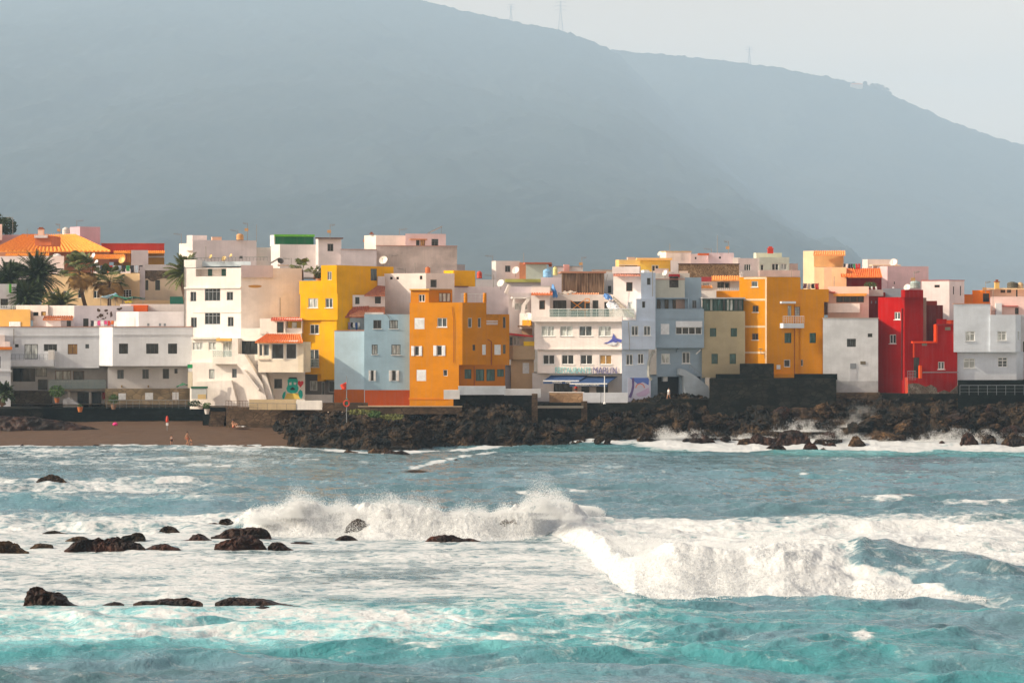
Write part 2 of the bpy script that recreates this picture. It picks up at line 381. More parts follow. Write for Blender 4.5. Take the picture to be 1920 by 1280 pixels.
def foam_at(X, Y, z):
    px = X/Y*F+960; py = YH+H*F/Y
    n = fbm(X/5, Y/3.2, 5, 301)
    a1, t1, h1 = wavefn(px, Y, BR1, 2.6, 10); a2, t2, h2 = wavefn(px, Y, BR2, 5.6, 17)
    f = np.zeros_like(X)+.10+.10*n
    # breakers
    f = np.maximum(f, 1.3*sstep(h1, .3, .7)*sstep(t1, -1.3, -.3)*(1-sstep(t1, 3, 14)))
    body = 1-sstep(px, 1480, 1640)*sstep(t2, 1.8, 3.0)*(1-sstep(t2, 8.5, 11))
    f = np.maximum(f, 1.3*sstep(px, 1010, 1060)*sstep(t2, -1.0, -.2)*(1-sstep(t2, 9, 16))*body*(1-sstep(px, 1700, 1880)*.8))
    # foam sheet behind breaker 2
    f = np.maximum(f, (.92+.35*n)*sstep(px, 1040, 1100)*sstep(py, 955, 985)*(1-sstep(py+n*10, 1062, 1092))*body)
    f = np.maximum(f, (.62+.35*n)*sstep(px, 1500, 1700)*sstep(py+n*10, 955, 985)*(1-sstep(py+n*10, 1060, 1092))*body)
    # lagoon of streaky foam, left
    lag = (1-sstep(px+(py-1050)*-.6, 1080, 1250))*sstep(py, 960, 1000)*(1-sstep(py+n*14-(px-500)*.012, 1196, 1236))
    f = np.maximum(f, lag*((.56-.14*sstep(py, 1120, 1160))+.34*n+.08*np.sin(py*.11)))
    lag2 = (1-sstep(px, 1000, 1500))*sstep(py, 1105, 1135)*(1-sstep(py+n*14-(px-500)*.03, 1150, 1215))
    f = np.maximum(f, lag2*(.44+.40*n))
    # milky band on the left between the beach and the rocks
    f = np.maximum(f, (1-sstep(px, 250, 560))*sstep(py, 895, 905)*(1-sstep(py, 925, 940))*(.52+.3*n))
    f = np.maximum(f, (1-sstep(px, 450, 800))*sstep(py, 955, 975)*((.62-.18*sstep(py, 1120, 1160))+.3*n)*(1-sstep(py, 1190, 1230)))
    f = np.maximum(f, (1-sstep(px, 420, 700))*sstep(py, 835, 843)*(1-sstep(py, 872, 884))*(.34+.3*n))
    # shore wash
    sh = interp(px, [(0, 838), (540, 842), (700, 850), (780, 848), (1000, 834), (1100, 836), (1180, 838), (1240, 842), (1400, 846), (1560, 846), (1700, 846), (1920, 844)])
    k = sstep(px, 1150, 1230)
    f = np.maximum(f, (1.05+.4*n)*k*(1-sstep(py-sh, -2, 6)))
    f = np.maximum(f, .9*(1-k)*(1-sstep(np.abs(py-sh+1+n*2), .8, 2.6)))
    f = np.maximum(f, .7*sstep(px, 735, 790)*(1-sstep(px, 900, 960))*(1-sstep(np.abs(py-(892-(px-700)*.2)-n*3), .8, 4.2)))
    # whitecaps
    for (cx, cy, wx, wy, s) in ((1660, 936, 62, 7, 1.1), (1830, 946, 60, 3, .9), (1625, 1205, 26, 9, .9), (1540, 1140, 12, 6, .8), (1420, 1135, 26, 3, .6), (1705, 893, 12, 3, .9), (1510, 887, 14, 2.5, .8), (1855, 885, 14, 4, .8),
                               (1090, 922, 24, 3, .8), (980, 925, 14, 2, .7), (840, 889, 10, 3, .7), (640, 868, 90, 2, .5), (1250, 905, 30, 2, .5), (400, 870, 120, 2, .6), (60, 1240, 30, 4, .6), (340, 838, 300, 3, .8), (1700, 850, 60, 3, .9)):
        f = np.maximum(f, s*np.exp(-(((px-cx)/wx)**2+((py-cy)/wy)**2))*(.35+1.3*np.clip(fbm(X/1.1, Y/2.2, 4, 777)+.45, 0, 1)))
    # crest foam of the chop
    f = f+.22*sstep(z-.45*0, .38, .8)*(1-sstep(py, 1240, 1290))
    # aeration (turquoise) of the water body
    tq = .25+.35*sstep(py, 1080, 1150)*(1-sstep(px, 1500, 1950)*.35)
    tq = tq+.35*(1-sstep(px, 900, 1500))*sstep(py, 1100, 1150)*(1-sstep(py+n*12, 1205, 1250))
    tq = tq-.45*sstep(py+n*26, 1205, 1262)*(1-sstep(px, 500, 1300))
    tq = tq+.35*np.exp(-((px-1100)/260)**2-((py-842)/9)**2)+.5*sstep(px, 1380, 1500)*np.exp(-((py-853)/7)**2)+.35*sstep(px, 1150, 1300)*(1-sstep(py, 842, 862))
    tq = tq+.18*sstep(px, 1000, 1500)*sstep(py, 855, 885)*(1-sstep(py, 905, 935))+.15*(1-sstep(px, 300, 520))*sstep(py, 930, 945)*(1-sstep(py, 965, 985))
    tq = tq+.3*n*sstep(py, 1090, 1150)+.12*n
    return np.clip(f, 0, 1.4), np.clip(tq, 0, 1)
NU, NV = 1250, 1150
pyr = YH+H*F/268.0, YH+H*F/62.0
rows = np.linspace(pyr[0], pyr[1], NV); Ys = H*F/(rows-YH)
Ys = np.concatenate([Ys, np.linspace(61.6, 14, 90)]); NV += 90
us = np.concatenate([np.linspace(-3400, -172, 110), np.linspace(-160, 2080, NU), np.linspace(2092, 5300, 110)]); NU += 220
U, YY = np.meshgrid(us, Ys); XX = (U-960)/F*YY
ZZ = sea_height(XX, YY)
foam, turq = foam_at(XX, YY, ZZ)
fl = sstep(foam, .8, 1.15)
ZZ = ZZ+fl*(np.abs(fbm(XX/.55, YY/.8, 5, 401, .6))*.07+fbm(XX/1.6, YY/1.8, 3, 431)*.12)
sm = newmat('sea_water'); t, b = nodes(sm)
at1 = N(t, 'ShaderNodeAttribute', attribute_name='foam'); at2 = N(t, 'ShaderNodeAttribute', attribute_name='aeration')
v = mapping(t, (1, 1, 1))
wat = ramp(t, at2.outputs['Fac'], [(0., (.025, .075, .080)), (.35, (.10, .185, .225)), (.7, (.042, .195, .215)), (1., (.17, .43, .46))])
n1 = N(t, 'ShaderNodeTexNoise', i_Scale=.9, i_Detail=9.0, i_Roughness=.72, i_Distortion=.6); t.links.new(mapping(t, (.8, 1.0, 1)), n1.inputs['Vector'])
n2 = N(t, 'ShaderNodeTexNoise', i_Scale=.16, i_Detail=6.0, i_Roughness=.6); t.links.new(mapping(t, (.5, 1.4, 1)), n2.inputs['Vector'])
ad = N(t, 'ShaderNodeMath', operation='MULTIPLY_ADD', i_1=2.1, i_2=-1.05); t.links.new(n1.outputs[0], ad.inputs[0])
ad2 = N(t, 'ShaderNodeMath', operation='MULTIPLY_ADD', i_1=.7); t.links.new(n2.outputs[0], ad2.inputs[0]); t.links.new(ad.outputs[0], ad2.inputs[2])
# lace: foam gathers in warped cells
dn = N(t, 'ShaderNodeTexNoise', i_Scale=.7, i_Detail=4.0); t.links.new(v, dn.inputs['Vector'])
dv = N(t, 'ShaderNodeVectorMath', operation='MULTIPLY_ADD'); t.links.new(dn.outputs['Color'], dv.inputs[0]); dv.inputs[1].default_value = (2.2, 2.2, 2.2); t.links.new(mapping(t, (.8, 1.1, 1)), dv.inputs[2])
vl = N(t, 'ShaderNodeTexVoronoi', feature='DISTANCE_TO_EDGE', i_Scale=1.25); t.links.new(dv.outputs[0], vl.inputs['Vector'])
lc = N(t, 'ShaderNodeMapRange', i_1=0., i_2=.30, i_3=.26, i_4=-.16); t.links.new(vl.outputs['Distance'], lc.inputs[0])
s0 = N(t, 'ShaderNodeMath', operation='ADD'); t.links.new(at1.outputs['Fac'], s0.inputs[0])
lw = N(t, 'ShaderNodeMapRange', i_1=.12, i_2=.55, i_3=.25, i_4=1.); t.links.new(at1.outputs['Fac'], lw.inputs[0])
lm_ = N(t, 'ShaderNodeMath', operation='MULTIPLY'); t.links.new(lc.outputs[0], lm_.inputs[0]); t.links.new(lw.outputs[0], lm_.inputs[1]); t.links.new(lm_.outputs[0], s0.inputs[1])
s1 = N(t, 'ShaderNodeMath', operation='ADD'); t.links.new(s0.outputs[0], s1.inputs[0]); t.links.new(ad2.outputs[0], s1.inputs[1])
fm = N(t, 'ShaderNodeMapRange', i_1=.58, i_2=1.22, interpolation_type='SMOOTHSTEP'); t.links.new(s1.outputs[0], fm.inputs[0])
# water under thin foam turns pale
pale = N(t, 'ShaderNodeMapRange', i_1=.35, i_2=1.1, i_3=0., i_4=.75); t.links.new(at1.outputs['Fac'], pale.inputs[0])
wc = mixc(t, pale.outputs[0], wat, (.33, .47, .49))
col = mixc(t, fm.outputs[0], wc, (.52, .535, .54))
t.links.new(col, b.inputs['Base Color'])
rr = N(t, 'ShaderNodeMapRange', i_1=0., i_2=.6, i_3=.07, i_4=.8); t.links.new(fm.outputs[0], rr.inputs[0]); t.links.new(rr.outputs[0], b.inputs['Roughness'])
b.inputs['IOR'].default_value = 1.33
sp = N(t, 'ShaderNodeMapRange', i_1=0., i_2=.6, i_3=.5, i_4=.08); t.links.new(fm.outputs[0], sp.inputs[0]); t.links.new(sp.outputs[0], b.inputs['Specular IOR Level'])
nb = N(t, 'ShaderNodeTexNoise', i_Scale=3.2, i_Detail=6.0, i_Roughness=.6); t.links.new(v, nb.inputs['Vector'])
nb2 = N(t, 'ShaderNodeTexNoise', i_Scale=.8, i_Detail=5.0, i_Roughness=.6, i_Distortion=.5); t.links.new(mapping(t, (.7, 1.3, 1)), nb2.inputs['Vector'])
bq = N(t, 'ShaderNodeBump', i_Strength=.7, i_Distance=.3); t.links.new(nb2.outputs[0], bq.inputs['Height'])
bp = N(t, 'ShaderNodeBump', i_Strength=.8, i_Distance=.1); t.links.new(nb.outputs[0], bp.inputs['Height']); t.links.new(bq.outputs[0], bp.inputs['Normal']); t.links.new(bp.outputs[0], b.inputs['Normal'])
sea = npmesh('sea', np.stack([XX, YY, ZZ], -1).reshape(-1, 3), gridfaces(NU, NV), sm)
for nm, arr in (('foam', foam), ('aeration', turq)):
    a = sea.data.attributes.new(nm, 'FLOAT', 'POINT'); a.data.foreach_set('value', arr.astype(np.float32).ravel())
tag(sea, kind='structure')
def zsea(X, Y): return float(sea_height(np.array([X]), np.array([Y]))[0])
# rest of the sea, beyond the view, a plain sheet just below
sea2 = MB().poly([(-2500, -58, -1.9), (2500, -58, -1.9), (2500, 300, -1.9), (-2500, 300, -1.9)]).build('sea_floor', flat('sea_deep', (.01, .05, .055), .2)); tag(sea2, kind='structure')
# ================================================================ spray and foam clumps
fmw = newmat('foam_spray'); t, b = nodes(fmw)
b.inputs['Base Color'].default_value = (.86, .87, .87, 1); b.inputs['Roughness'].default_value = .9; b.inputs['Specular IOR Level'].default_value = .1
tr = N(t, 'ShaderNodeBsdfTranslucent'); tr.inputs[0].default_value = (.86, .87, .87, 1); mx = N(t, 'ShaderNodeMixShader', i_0=.5)
t.links.new(b.outputs[0], mx.inputs[1]); t.links.new(tr.outputs[0], mx.inputs[2]); t.links.new(mx.outputs[0], t.nodes['Material Output'].inputs[0])
TET = np.array([(1, 1, 1), (1, -1, -1), (-1, 1, -1), (-1, -1, 1)], float)/1.732
TF = np.array([(0, 1, 2), (0, 3, 1), (0, 2, 3), (1, 3, 2)])
OCT = np.array([(1, 0, 0), (0, 1, 0), (-1, 0, 0), (0, -1, 0), (0, 0, 1), (0, 0, -1)], float)
OF = np.array([(0, 1, 4), (1, 2, 4), (2, 3, 4), (3, 0, 4), (1, 0, 5), (2, 1, 5), (3, 2, 5), (0, 3, 5)])
def cloud(name, pts, rad, label, cat='spray', group=None, shape=(TET, TF), seed=1):
    r = np.random.default_rng(seed); n = len(pts); B, FF = shape; k = len(B)
    q = r.normal(size=(n, 4)); q /= np.linalg.norm(q, axis=1)[:, None]; w_, x, y, z = q.T
    R = np.stack([1-2*(y*y+z*z), 2*(x*y-z*w_), 2*(x*z+y*w_), 2*(x*y+z*w_), 1-2*(x*x+z*z), 2*(y*z-x*w_), 2*(x*z-y*w_), 2*(y*z+x*w_), 1-2*(x*x+y*y)], -1).reshape(n, 3, 3)
    Bs = B[None]*(1+r.uniform(-.35, .35, (n, k, 1)))
    co = np.einsum('nij,nkj->nki', R, Bs)*rad[:, None, None]+pts[:, None, :]
    fa = (FF[None]+(np.arange(n)*k)[:, None, None]).reshape(-1, 3)
    return tag(npmesh(name, co.reshape(-1, 3), fa, fmw, smooth=(k > 4)), label, cat, group, 'stuff')
R_ = np.random.default_rng(5)
def crest_spray(br, n, rise, spread, lo, hi, pxa, pxb, plume):
    px = R_.uniform(pxa, pxb, n); h = interp(px, br['h']); yf = YW(interp(px, br['foot']))
    t = R_.uniform(0, 1, n)**.8*rise*2.2; Y = yf+t; X = (px-960)/F*Y
    base = h*sstep(t, -.2, rise)*(1-sstep(t, rise*1.6, rise*5))
    up = R_.exponential(1, n)*spread*(.35+h*.5)*np.clip(.35+2.0*fbm(px/22, px*0+3, 4, 77), .05, 2)
    for (c, wd, hh) in plume: up = up+R_.uniform(0, 1, n)**1.7*hh*np.exp(-((px-c)/wd)**2)
    X = X+R_.normal(0, .12, n)*(1+up)
    return np.stack([X, Y+R_.normal(0, .2, n), base+up*np.clip(h*3, 0, 1)], -1), R_.uniform(lo, hi, n)*(1-.45*np.clip(up/1.6, 0, 1))
p1, r1 = crest_spray(BR1, 130000, 2.6, .22, .007, .027, 430, 1130, [(560, 26, 1.3), (500, 20, .6), (735, 24, 1.0), (640, 30, .4), (1012, 26, 1.9), (1045, 22, .8)])
cloud('wave_spray', p1, r1, 'white spray leaping off the left breaking wave', 'spray', 'spray of the breakers')
p2, r2 = crest_spray(BR2, 110000, 5.6, .14, .005, .019, 1020, 1500, [(1060, 40, .5), (1200, 60, .5), (1330, 50, .35), (1470, 60, .4)])
cloud('wave_spray', p2, r2, 'white spray drifting over the large breaker right of centre', 'spray', 'spray of the breakers', seed=3)
def clumps(br, n, rise, pxa, pxb, lo, hi, ext=1.):
    px = R_.uniform(pxa, pxb, n); t = R_.uniform(-.25, 1, n)*rise*1.5*ext; Y = YW(interp(px, br['foot']))+t; X = (px-960)/F*Y
    z = sea_height(X, Y)+R_.uniform(-.04, .06, n); h = interp(px, br['h'])
    k = h > .35
    return np.stack([X, Y, z], -1)[k], (R_.uniform(0, 1, n)**2*(hi-lo)+lo)[k]
c1, q1 = clumps(BR1, 26000, 2.6, 440, 1110, .008, .035); c2, q2 = clumps(BR2, 14000, 5.6, 1030, 1520, .008, .035); c3, q3 = clumps(BR2, 5000, .9, 1560, 1850, .008, .03, .8)
cloud('foam_clumps', np.vstack([c1, c2, c3]), np.concatenate([q1, q2, q3]), 'tumbling white foam on the faces of the breaking waves', 'foam', shape=(OCT, OF), seed=7)
def burst(label, px, py, Y, hh, wd, n, lo=.007, hi=.024, lean=0., seed=1, nm='shore_spray', grp='spray thrown up along the rocky shore'):
    r = np.random.default_rng(seed); n = int(n*2.4); u = r.normal(0, .5, n); e = r.uniform(0, 1, n)**1.9
    fan = fbm(u*2.6+seed, u*0, 2, seed); top = hh*np.exp(-u*u*1.6)*(.75+.55*fan)
    X = PX(px, Y)+u*wd*(1+.5*e)+lean*e*hh; Z = PZ(py, Y)+e*top+r.normal(0, .05, n)
    P3 = np.stack([X+r.normal(0, .16, n)*(1+e*hh), Y+r.normal(0, .5, n), Z], -1)
    P3 = P3[fbm3(P3*np.array([1.5, .6, 1.1])+seed, 4, seed)*1.5+r.uniform(-.35, .45, n)-e*.35 > -.12]; n = len(P3)
    cloud(nm, P3, r.uniform(lo, hi, n), label, 'spray', grp, seed=seed)

for a in (('tallest plume of spray at the right end of the left breaker', 1012, 958, 134.5, 1.55, .8, 17000, 31), ('second tall plume of spray on the left breaker, near its left end', 560, 968, 136, 1.45, .9, 15000, 32),
          ('thin plume of spray in the middle of the left breaker', 735, 962, 136, .85, .7, 8000, 33), ('small plume at the far left tip of the left breaker', 490, 980, 136, .9, .8, 8000, 34), ('low spray right of the tallest plume', 1050, 970, 134, .75, .9, 9000, 35)):
    burst(a[0], a[1], a[2], a[3], a[4], a[5], a[6], .006, .020, seed=a[7], nm='wave_spray', grp='spray of the breakers')
# ================================================================ building kit
WHITE = (.80, .77, .73); COOL = (.66, .68, .70); PINKW = (.78, .68, .64); LILAC = (.64, .58, .60)
GL = dict(d=('glass_dark', (.012, .018, .020)), m=('glass_mid', (.05, .065, .07)), c=('glass_curtain', (.34, .36, .34)), y=('glass_amber', (.30, .17, .05)), t=('glass_teal', (.02, .07, .07)))
FR = dict(w=(.78, .78, .76), g=(.10, .11, .11), b=(.16, .08, .04), k=(.02, .022, .02), G=(.012, .075, .055), s=(.74, .76, .78), h=(.22, .24, .26))
def clearglass():
    if 'glass_clear' in MATS: return MATS['glass_clear']
    m = newmat('glass_clear'); t, b = nodes(m); b.inputs['Base Color'].default_value = (.30, .42, .40, 1); b.inputs['Roughness'].default_value = .05
    tr = N(t, 'ShaderNodeBsdfTransparent'); mx = N(t, 'ShaderNodeMixShader', i_0=.28); t.links.new(tr.outputs[0], mx.inputs[1]); t.links.new(b.outputs[0], mx.inputs[2]); t.links.new(mx.outputs[0], t.nodes['Material Output'].inputs[0]); return m
def frm(k): return flat('frame_'+k, FR[k], .5, var=.15)
def pane(k): return glass(*GL[k])
class Face:
    def __init__(s, A, B, inward):
        s.A = Vector((A[0], A[1])); d = Vector((B[0]-A[0], B[1]-A[1])); s.L = d.length; s.d = d/s.L
        n = Vector((-s.d.y, s.d.x))
        if n.dot(Vector(inward)) < 0: n = -n
        s.n = n
    def u(s, px):                         # distance along the face where photo column px meets it
        k = (px-960)/F; return (k*s.A.y-s.A.x)/(s.d.x-k*s.d.y)
    def Y(s, px): return s.A.y+s.u(px)*s.d.y
    def z(s, px, py): return PZ(py, s.Y(px))
    def w(s, u, n, z): p = s.A+s.d*u+s.n*n; return (p.x, p.y, z)
    def pt(s, px, py, out_=0.): return Vector(s.w(s.u(px), -out_, s.z(px, py)))
    def box(s, mb, u0, u1, n0, n1, z0, z1): mb.box(u0, u1, n0, n1, z0, z1, fr=lambda u, n, z: s.w(u, n, z)); return mb
    def bpx(s, mb, x0, y0, x1, y1, n0, n1):
        c = (x0+x1)/2; return s.box(mb, s.u(x0), s.u(x1), n0, n1, s.z(c, y1), s.z(c, y0))
    ang = property(lambda s: math.atan2(s.d.y, s.d.x))
class Bd:
    def __init__(s, name, px, Y, label, cat='building', group='houses of the seafront town'):
        s.r = root(name, (PX(px, Y), Y, 3.6), label, cat, group); s.r['kind'] = 'thing'
    def blk(s, px0, Y0, segs, top, bot, col, d=7, wins=(), cope=None, name='wall', wear=.35, mat=None, rec=.16):
        P_ = [(PX(px0, Y0), Y0)]
        if not isinstance(segs, list): segs = [segs]
        for (px, a) in segs:
            k = (px-960)/F; c, s_ = math.cos(math.radians(a)), math.sin(math.radians(a)); X, Y = P_[-1]
            t_ = (k*Y-X)/(c-k*s_); P_.append((X+t_*c, Y+t_*s_))
        X, Y = P_[0]; X2, Y2 = P_[-1]; m = Vector(((X+X2)/2, (Y+Y2)/2)).normalized()
        Yn = min(p[1] for p in P_); yb = max(Y, Y2)+d
        back = [(X2+m.x/m.y*(yb-Y2), yb), (X+m.x/m.y*(yb-Y), yb)]
        zt, zb = PZ(top, Yn), PZ(bot, Yn)
        mb = MB(); faces = []
        for i in range(len(P_)-1):
            f = Face(P_[i], P_[i+1], m); faces.append(f)
            rc = []
            for wn in wins:
                if wn[0] != i: continue
                u0, u1 = f.u(wn[1]), f.u(wn[3]); cx = (wn[1]+wn[3])/2; z0, z1 = f.z(cx, wn[4]), f.z(cx, wn[2])
                u0 = max(.06, u0); u1 = min(f.L-.06, u1); z0 = max(zb+.05, z0); z1 = min(zt-.05, z1)
                if u1-u0 > .1 and z1-z0 > .1: rc.append((u0, u1, z0, z1, wn[5], wn[6] if len(wn) > 6 else 2))
            us_ = sorted({0., f.L, *[r_[0] for r_ in rc], *[r_[1] for r_ in rc]}); zs_ = sorted({zb, zt, *[r_[2] for r_ in rc], *[r_[3] for r_ in rc]})
            for a in range(len(us_)-1):
                for b in range(len(zs_)-1):
                    cu, cz = (us_[a]+us_[a+1])/2, (zs_[b]+zs_[b+1])/2
                    if any(r_[0] < cu < r_[1] and r_[2] < cz < r_[3] for r_ in rc): continue
                    mb.poly([f.w(us_[a], 0, zs_[b]), f.w(us_[a+1], 0, zs_[b]), f.w(us_[a+1], 0, zs_[b+1]), f.w(us_[a], 0, zs_[b+1])])
            for r_ in rc:
                dp = 1.1 if r_[4] == 'LOG' else rec
                u0, u1, z0, z1 = r_[:4]
                for q in (((u0, z0), (u1, z0)), ((u1, z0), (u1, z1)), ((u1, z1), (u0, z1)), ((u0, z1), (u0, z0))):
                    mb.poly([f.w(q[0][0], 0, q[0][1]), f.w(q[1][0], 0, q[1][1]), f.w(q[1][0], dp, q[1][1]), f.w(q[0][0], dp, q[0][1])])
                if r_[4] == 'LOG': mb.poly([f.w(u0, dp, z0), f.w(u1, dp, z0), f.w(u1, dp, z1), f.w(u0, dp, z1)])
                else: s.window(f, *r_)
        allp = P_+back
        for i in range(len(P_)-1, len(allp)):
            a, b = allp[i], allp[(i+1) % len(allp)]
            mb.poly([(*a, zb), (*b, zb), (*b, zt), (*a, zt)])
        mb.poly([(*p, zt) for p in allp])
        mt = mat or plaster(col, wear); wo = mb.build(name, mt, s.r)
        if cope:
            cb = MB()
            for f in faces: f.box(cb, -.05, f.L+.05, -.05, .22, zt+.002, zt+.075)
            cb.build('coping', plaster(cope, .5), s.r)
        s.faces = faces; s.zt, s.zb = zt, zb
        return faces
    def window(s, f, u0, u1, z0, z1, st, n):
        W, Hh = u1-u0, z1-z0; fr = st[0]; gl = st[1] if len(st) > 1 else 'd'; opt = st[2:]
        m = MB(); b = min(.07, W*.12, Hh*.12); a, c = .06, .14
        if gl == 'L':                                          # closed louvred shutters
            f.box(m, u0, u1, .02, .10, z0, z1)
            k = max(3, int(Hh/.13))
            for j in range(n):
                ua, ub = u0+W*j/n+b*.7, u0+W*(j+1)/n-b*.7
                for i in range(k): f.box(m, ua, ub, -.01, .02, z0+b+(Hh-2*b)*i/k, z0+b+(Hh-2*b)*(i+.6)/k)
            return m.build('shutter', frm(fr), s.r)
        f.box(m, u0, u1, a, c, z0, z0+b); f.box(m, u0, u1, a, c, z1-b, z1)
        f.box(m, u0, u0+b, a, c, z0+b, z1-b); f.box(m, u1-b, u1, a, c, z0+b, z1-b)
        for j in range(1, n): f.box(m, u0+W*j/n-b*.55, u0+W*j/n+b*.55, a-.01, c, z0+b, z1-b)
        if 'T' in opt: f.box(m, u0+b, u1-b, a-.015, c, z0+Hh*.72-b*.5, z0+Hh*.72+b*.5)
        if 'X' in opt:
            for q in (.33, .66): f.box(m, u0+b, u1-b, a-.005, c, z0+Hh*q-b*.25, z0+Hh*q+b*.25)
        w_ = m.build('window', frm(fr), s.r)
        p = MB(); p.poly([f.w(u0, .11, z0), f.w(u1, .11, z0), f.w(u1, .11, z1), f.w(u0, .11, z1)]); p.build('pane', pane(gl), w_)
        if 'S' in opt: f.box(MB(), u0-.08, u1+.08, -.07, .05, z0-.07, z0-.003).build('sill', frm('w'), w_)
        if 'O' in opt:                                        # shutters folded open beside the window
            for sg, q in ((-1, u0), (1, u1)):
                sw = W*.62; ua, ub = (q-sw, q-.01) if sg < 0 else (q+.01, q+sw)
                k = MB(); f.box(k, ua, ub, -.07, -.02, z0, z1)
                for i in range(7): f.box(k, ua+.05, ub-.05, -.085, -.07, z0+.05+(Hh-.1)*i/7, z0+.05+(Hh-.1)*(i+.6)/7)
                k.build('shutter', frm(fr), w_)
        return w_
    def band(s, f, x0, y0, x1, y1, col, out_=.12, name='ledge', mat=None):
        return f.bpx(MB(), x0, y0, x1, y1, -out_, -.003).build(name, mat or plaster(col), s.r)
    def bx(s, f, x0, y0, x1, y1, n0, n1, mat, name):
        return f.bpx(MB(), x0, y0, x1, y1, n0, n1).build(name, mat, s.r)
    def pipe(s, f, pts, name='downpipe', r=.045, mat=None):
        return MB().tube([f.pt(x, y, .08) for x, y in pts], r, 6).build(name, mat or flat('pipe_grey', (.22, .2, .18), .6), s.r)
    def tiles(s, xa0, xb0, y0, Ye, xa1, xb1, y1, Yr, m1=(.40, .10, .03), m2=(.62, .22, .07), name='roof', parent=None, pitch=.26):
        """pantile slope between an eave (photo columns xa0..xb0, row y0, distance Ye) and a ridge"""
        A, B = Vector((PX(xa0, Ye), Ye, PZ(y0, Ye))), Vector((PX(xb0, Ye), Ye, PZ(y0, Ye)))
        D, E = Vector((PX(xa1, Yr), Yr, PZ(y1, Yr))), Vector((PX(xb1, Yr), Yr, PZ(y1, Yr)))
        W = (B-A).length; n = max(3, int(W/pitch)); cols = n*6+1; rws = max(3, int((D-A).length/.38))
        co = []
        for j in range(rws):
            for e in (0, .97):
                v = (j+e)/rws
                for i in range(cols):
                    u = i/(cols-1); x = A.lerp(B, u).lerp(D.lerp(E, u), v)
                    p = 2*math.pi*(i % 6)/6; co.append((x.x, x.y, x.z+.21*pitch*math.cos(p)+(.035 if e == 0 else 0)+.02*rnd.random()))
        mb = MB(); mb.v = co; mb.f = [tuple(q) for q in gridfaces(cols, rws*2).tolist()]
        k = len(mb.v); mb.v += [tuple(A+Vector((0, 0, -.10))), tuple(B+Vector((0, 0, -.10))), tuple(E+Vector((0, 0, -.10))), tuple(D+Vector((0, 0, -.10)))]
        mb.f += [(k, k+1, k+2, k+3), tuple([k]+list(range(cols-1, -1, -1))[::-1]+[k+1])]
        key = 'tiles_%.2f_%.2f' % (m1[0]+m1[1], m2[0]+m2[1])
        return mb.build(name, tilemat(key, m1, m2), parent or s.r)
    def rail(s, f, x0, x1, y0, y1, out_=.1, n=8, mat='k', glassy=False, name='railing'):
        m = MB(); r = .022; za, zb = f.z((x0+x1)/2, y1), f.z((x0+x1)/2, y0); u0, u1 = f.u(x0), f.u(x1)
        m.tube([f.w(u0, -out_, zb), f.w(u1, -out_, zb)], r*1.3, 5)
        for i in range(n+1):
            u = u0+(u1-u0)*i/n; m.tube([f.w(u, -out_, za), f.w(u, -out_, zb)], r, 4)
        for q in (.33, .66): m.tube([f.w(u0, -out_, za+(zb-za)*q), f.w(u1, -out_, za+(zb-za)*q)], r*.7, 4)
        o = m.build(name, frm(mat), s.r)
        if glassy:
            f.box(MB(), u0, u1, -out_-.03, -out_-.01, za, zb-.02).build('glass_panel', clearglass(), o)
        return o
# ---------------------------------------------------------------- roof things (each its own thing)
steel = flat('aerial_metal', (.30, .27, .24), .5, .5)
def aerial(px, pyb, pyt, Y, label, kind=0, grp='television aerials on the roofs'):
    X = PX(px, Y); zb = PZ(pyb, Y); zt = PZ(pyt, Y)
    r = root('television_aerial', (X, Y, zb), label, 'aerial', grp)
    MB().tube([(X, Y, zb-.1), (X, Y, zt)], .035, 5).build('mast', steel, r)
    if kind == 9: return
    m = MB(); sgn = 1 if kind % 2 == 0 else -1; z = zt-.12; L = 1.0 if kind < 2 else .6
    m.tube([(X-sgn*.2, Y, z), (X+sgn*L*-1., Y, z+.10)], .028, 5)
    for i in range(6): m.tube([(X-sgn*(.0+L*i/6), Y-.28, z+.02*i), (X-sgn*(.0+L*i/6), Y+.28, z+.02*i)], .016, 4); m.tube([(X-sgn*(L*i/6), Y, z-.16+.02*i), (X-sgn*(L*i/6), Y, z+.16+.02*i)], .014, 4)
    m.build('antenna_array', steel, r)
    if kind >= 2:
        m = MB().box(X-.35, X+.1, Y-.05, Y+.05, z-.9, z-.55); m.build('antenna_panel', flat('aerial_orange', (.55, .30, .12)), r)
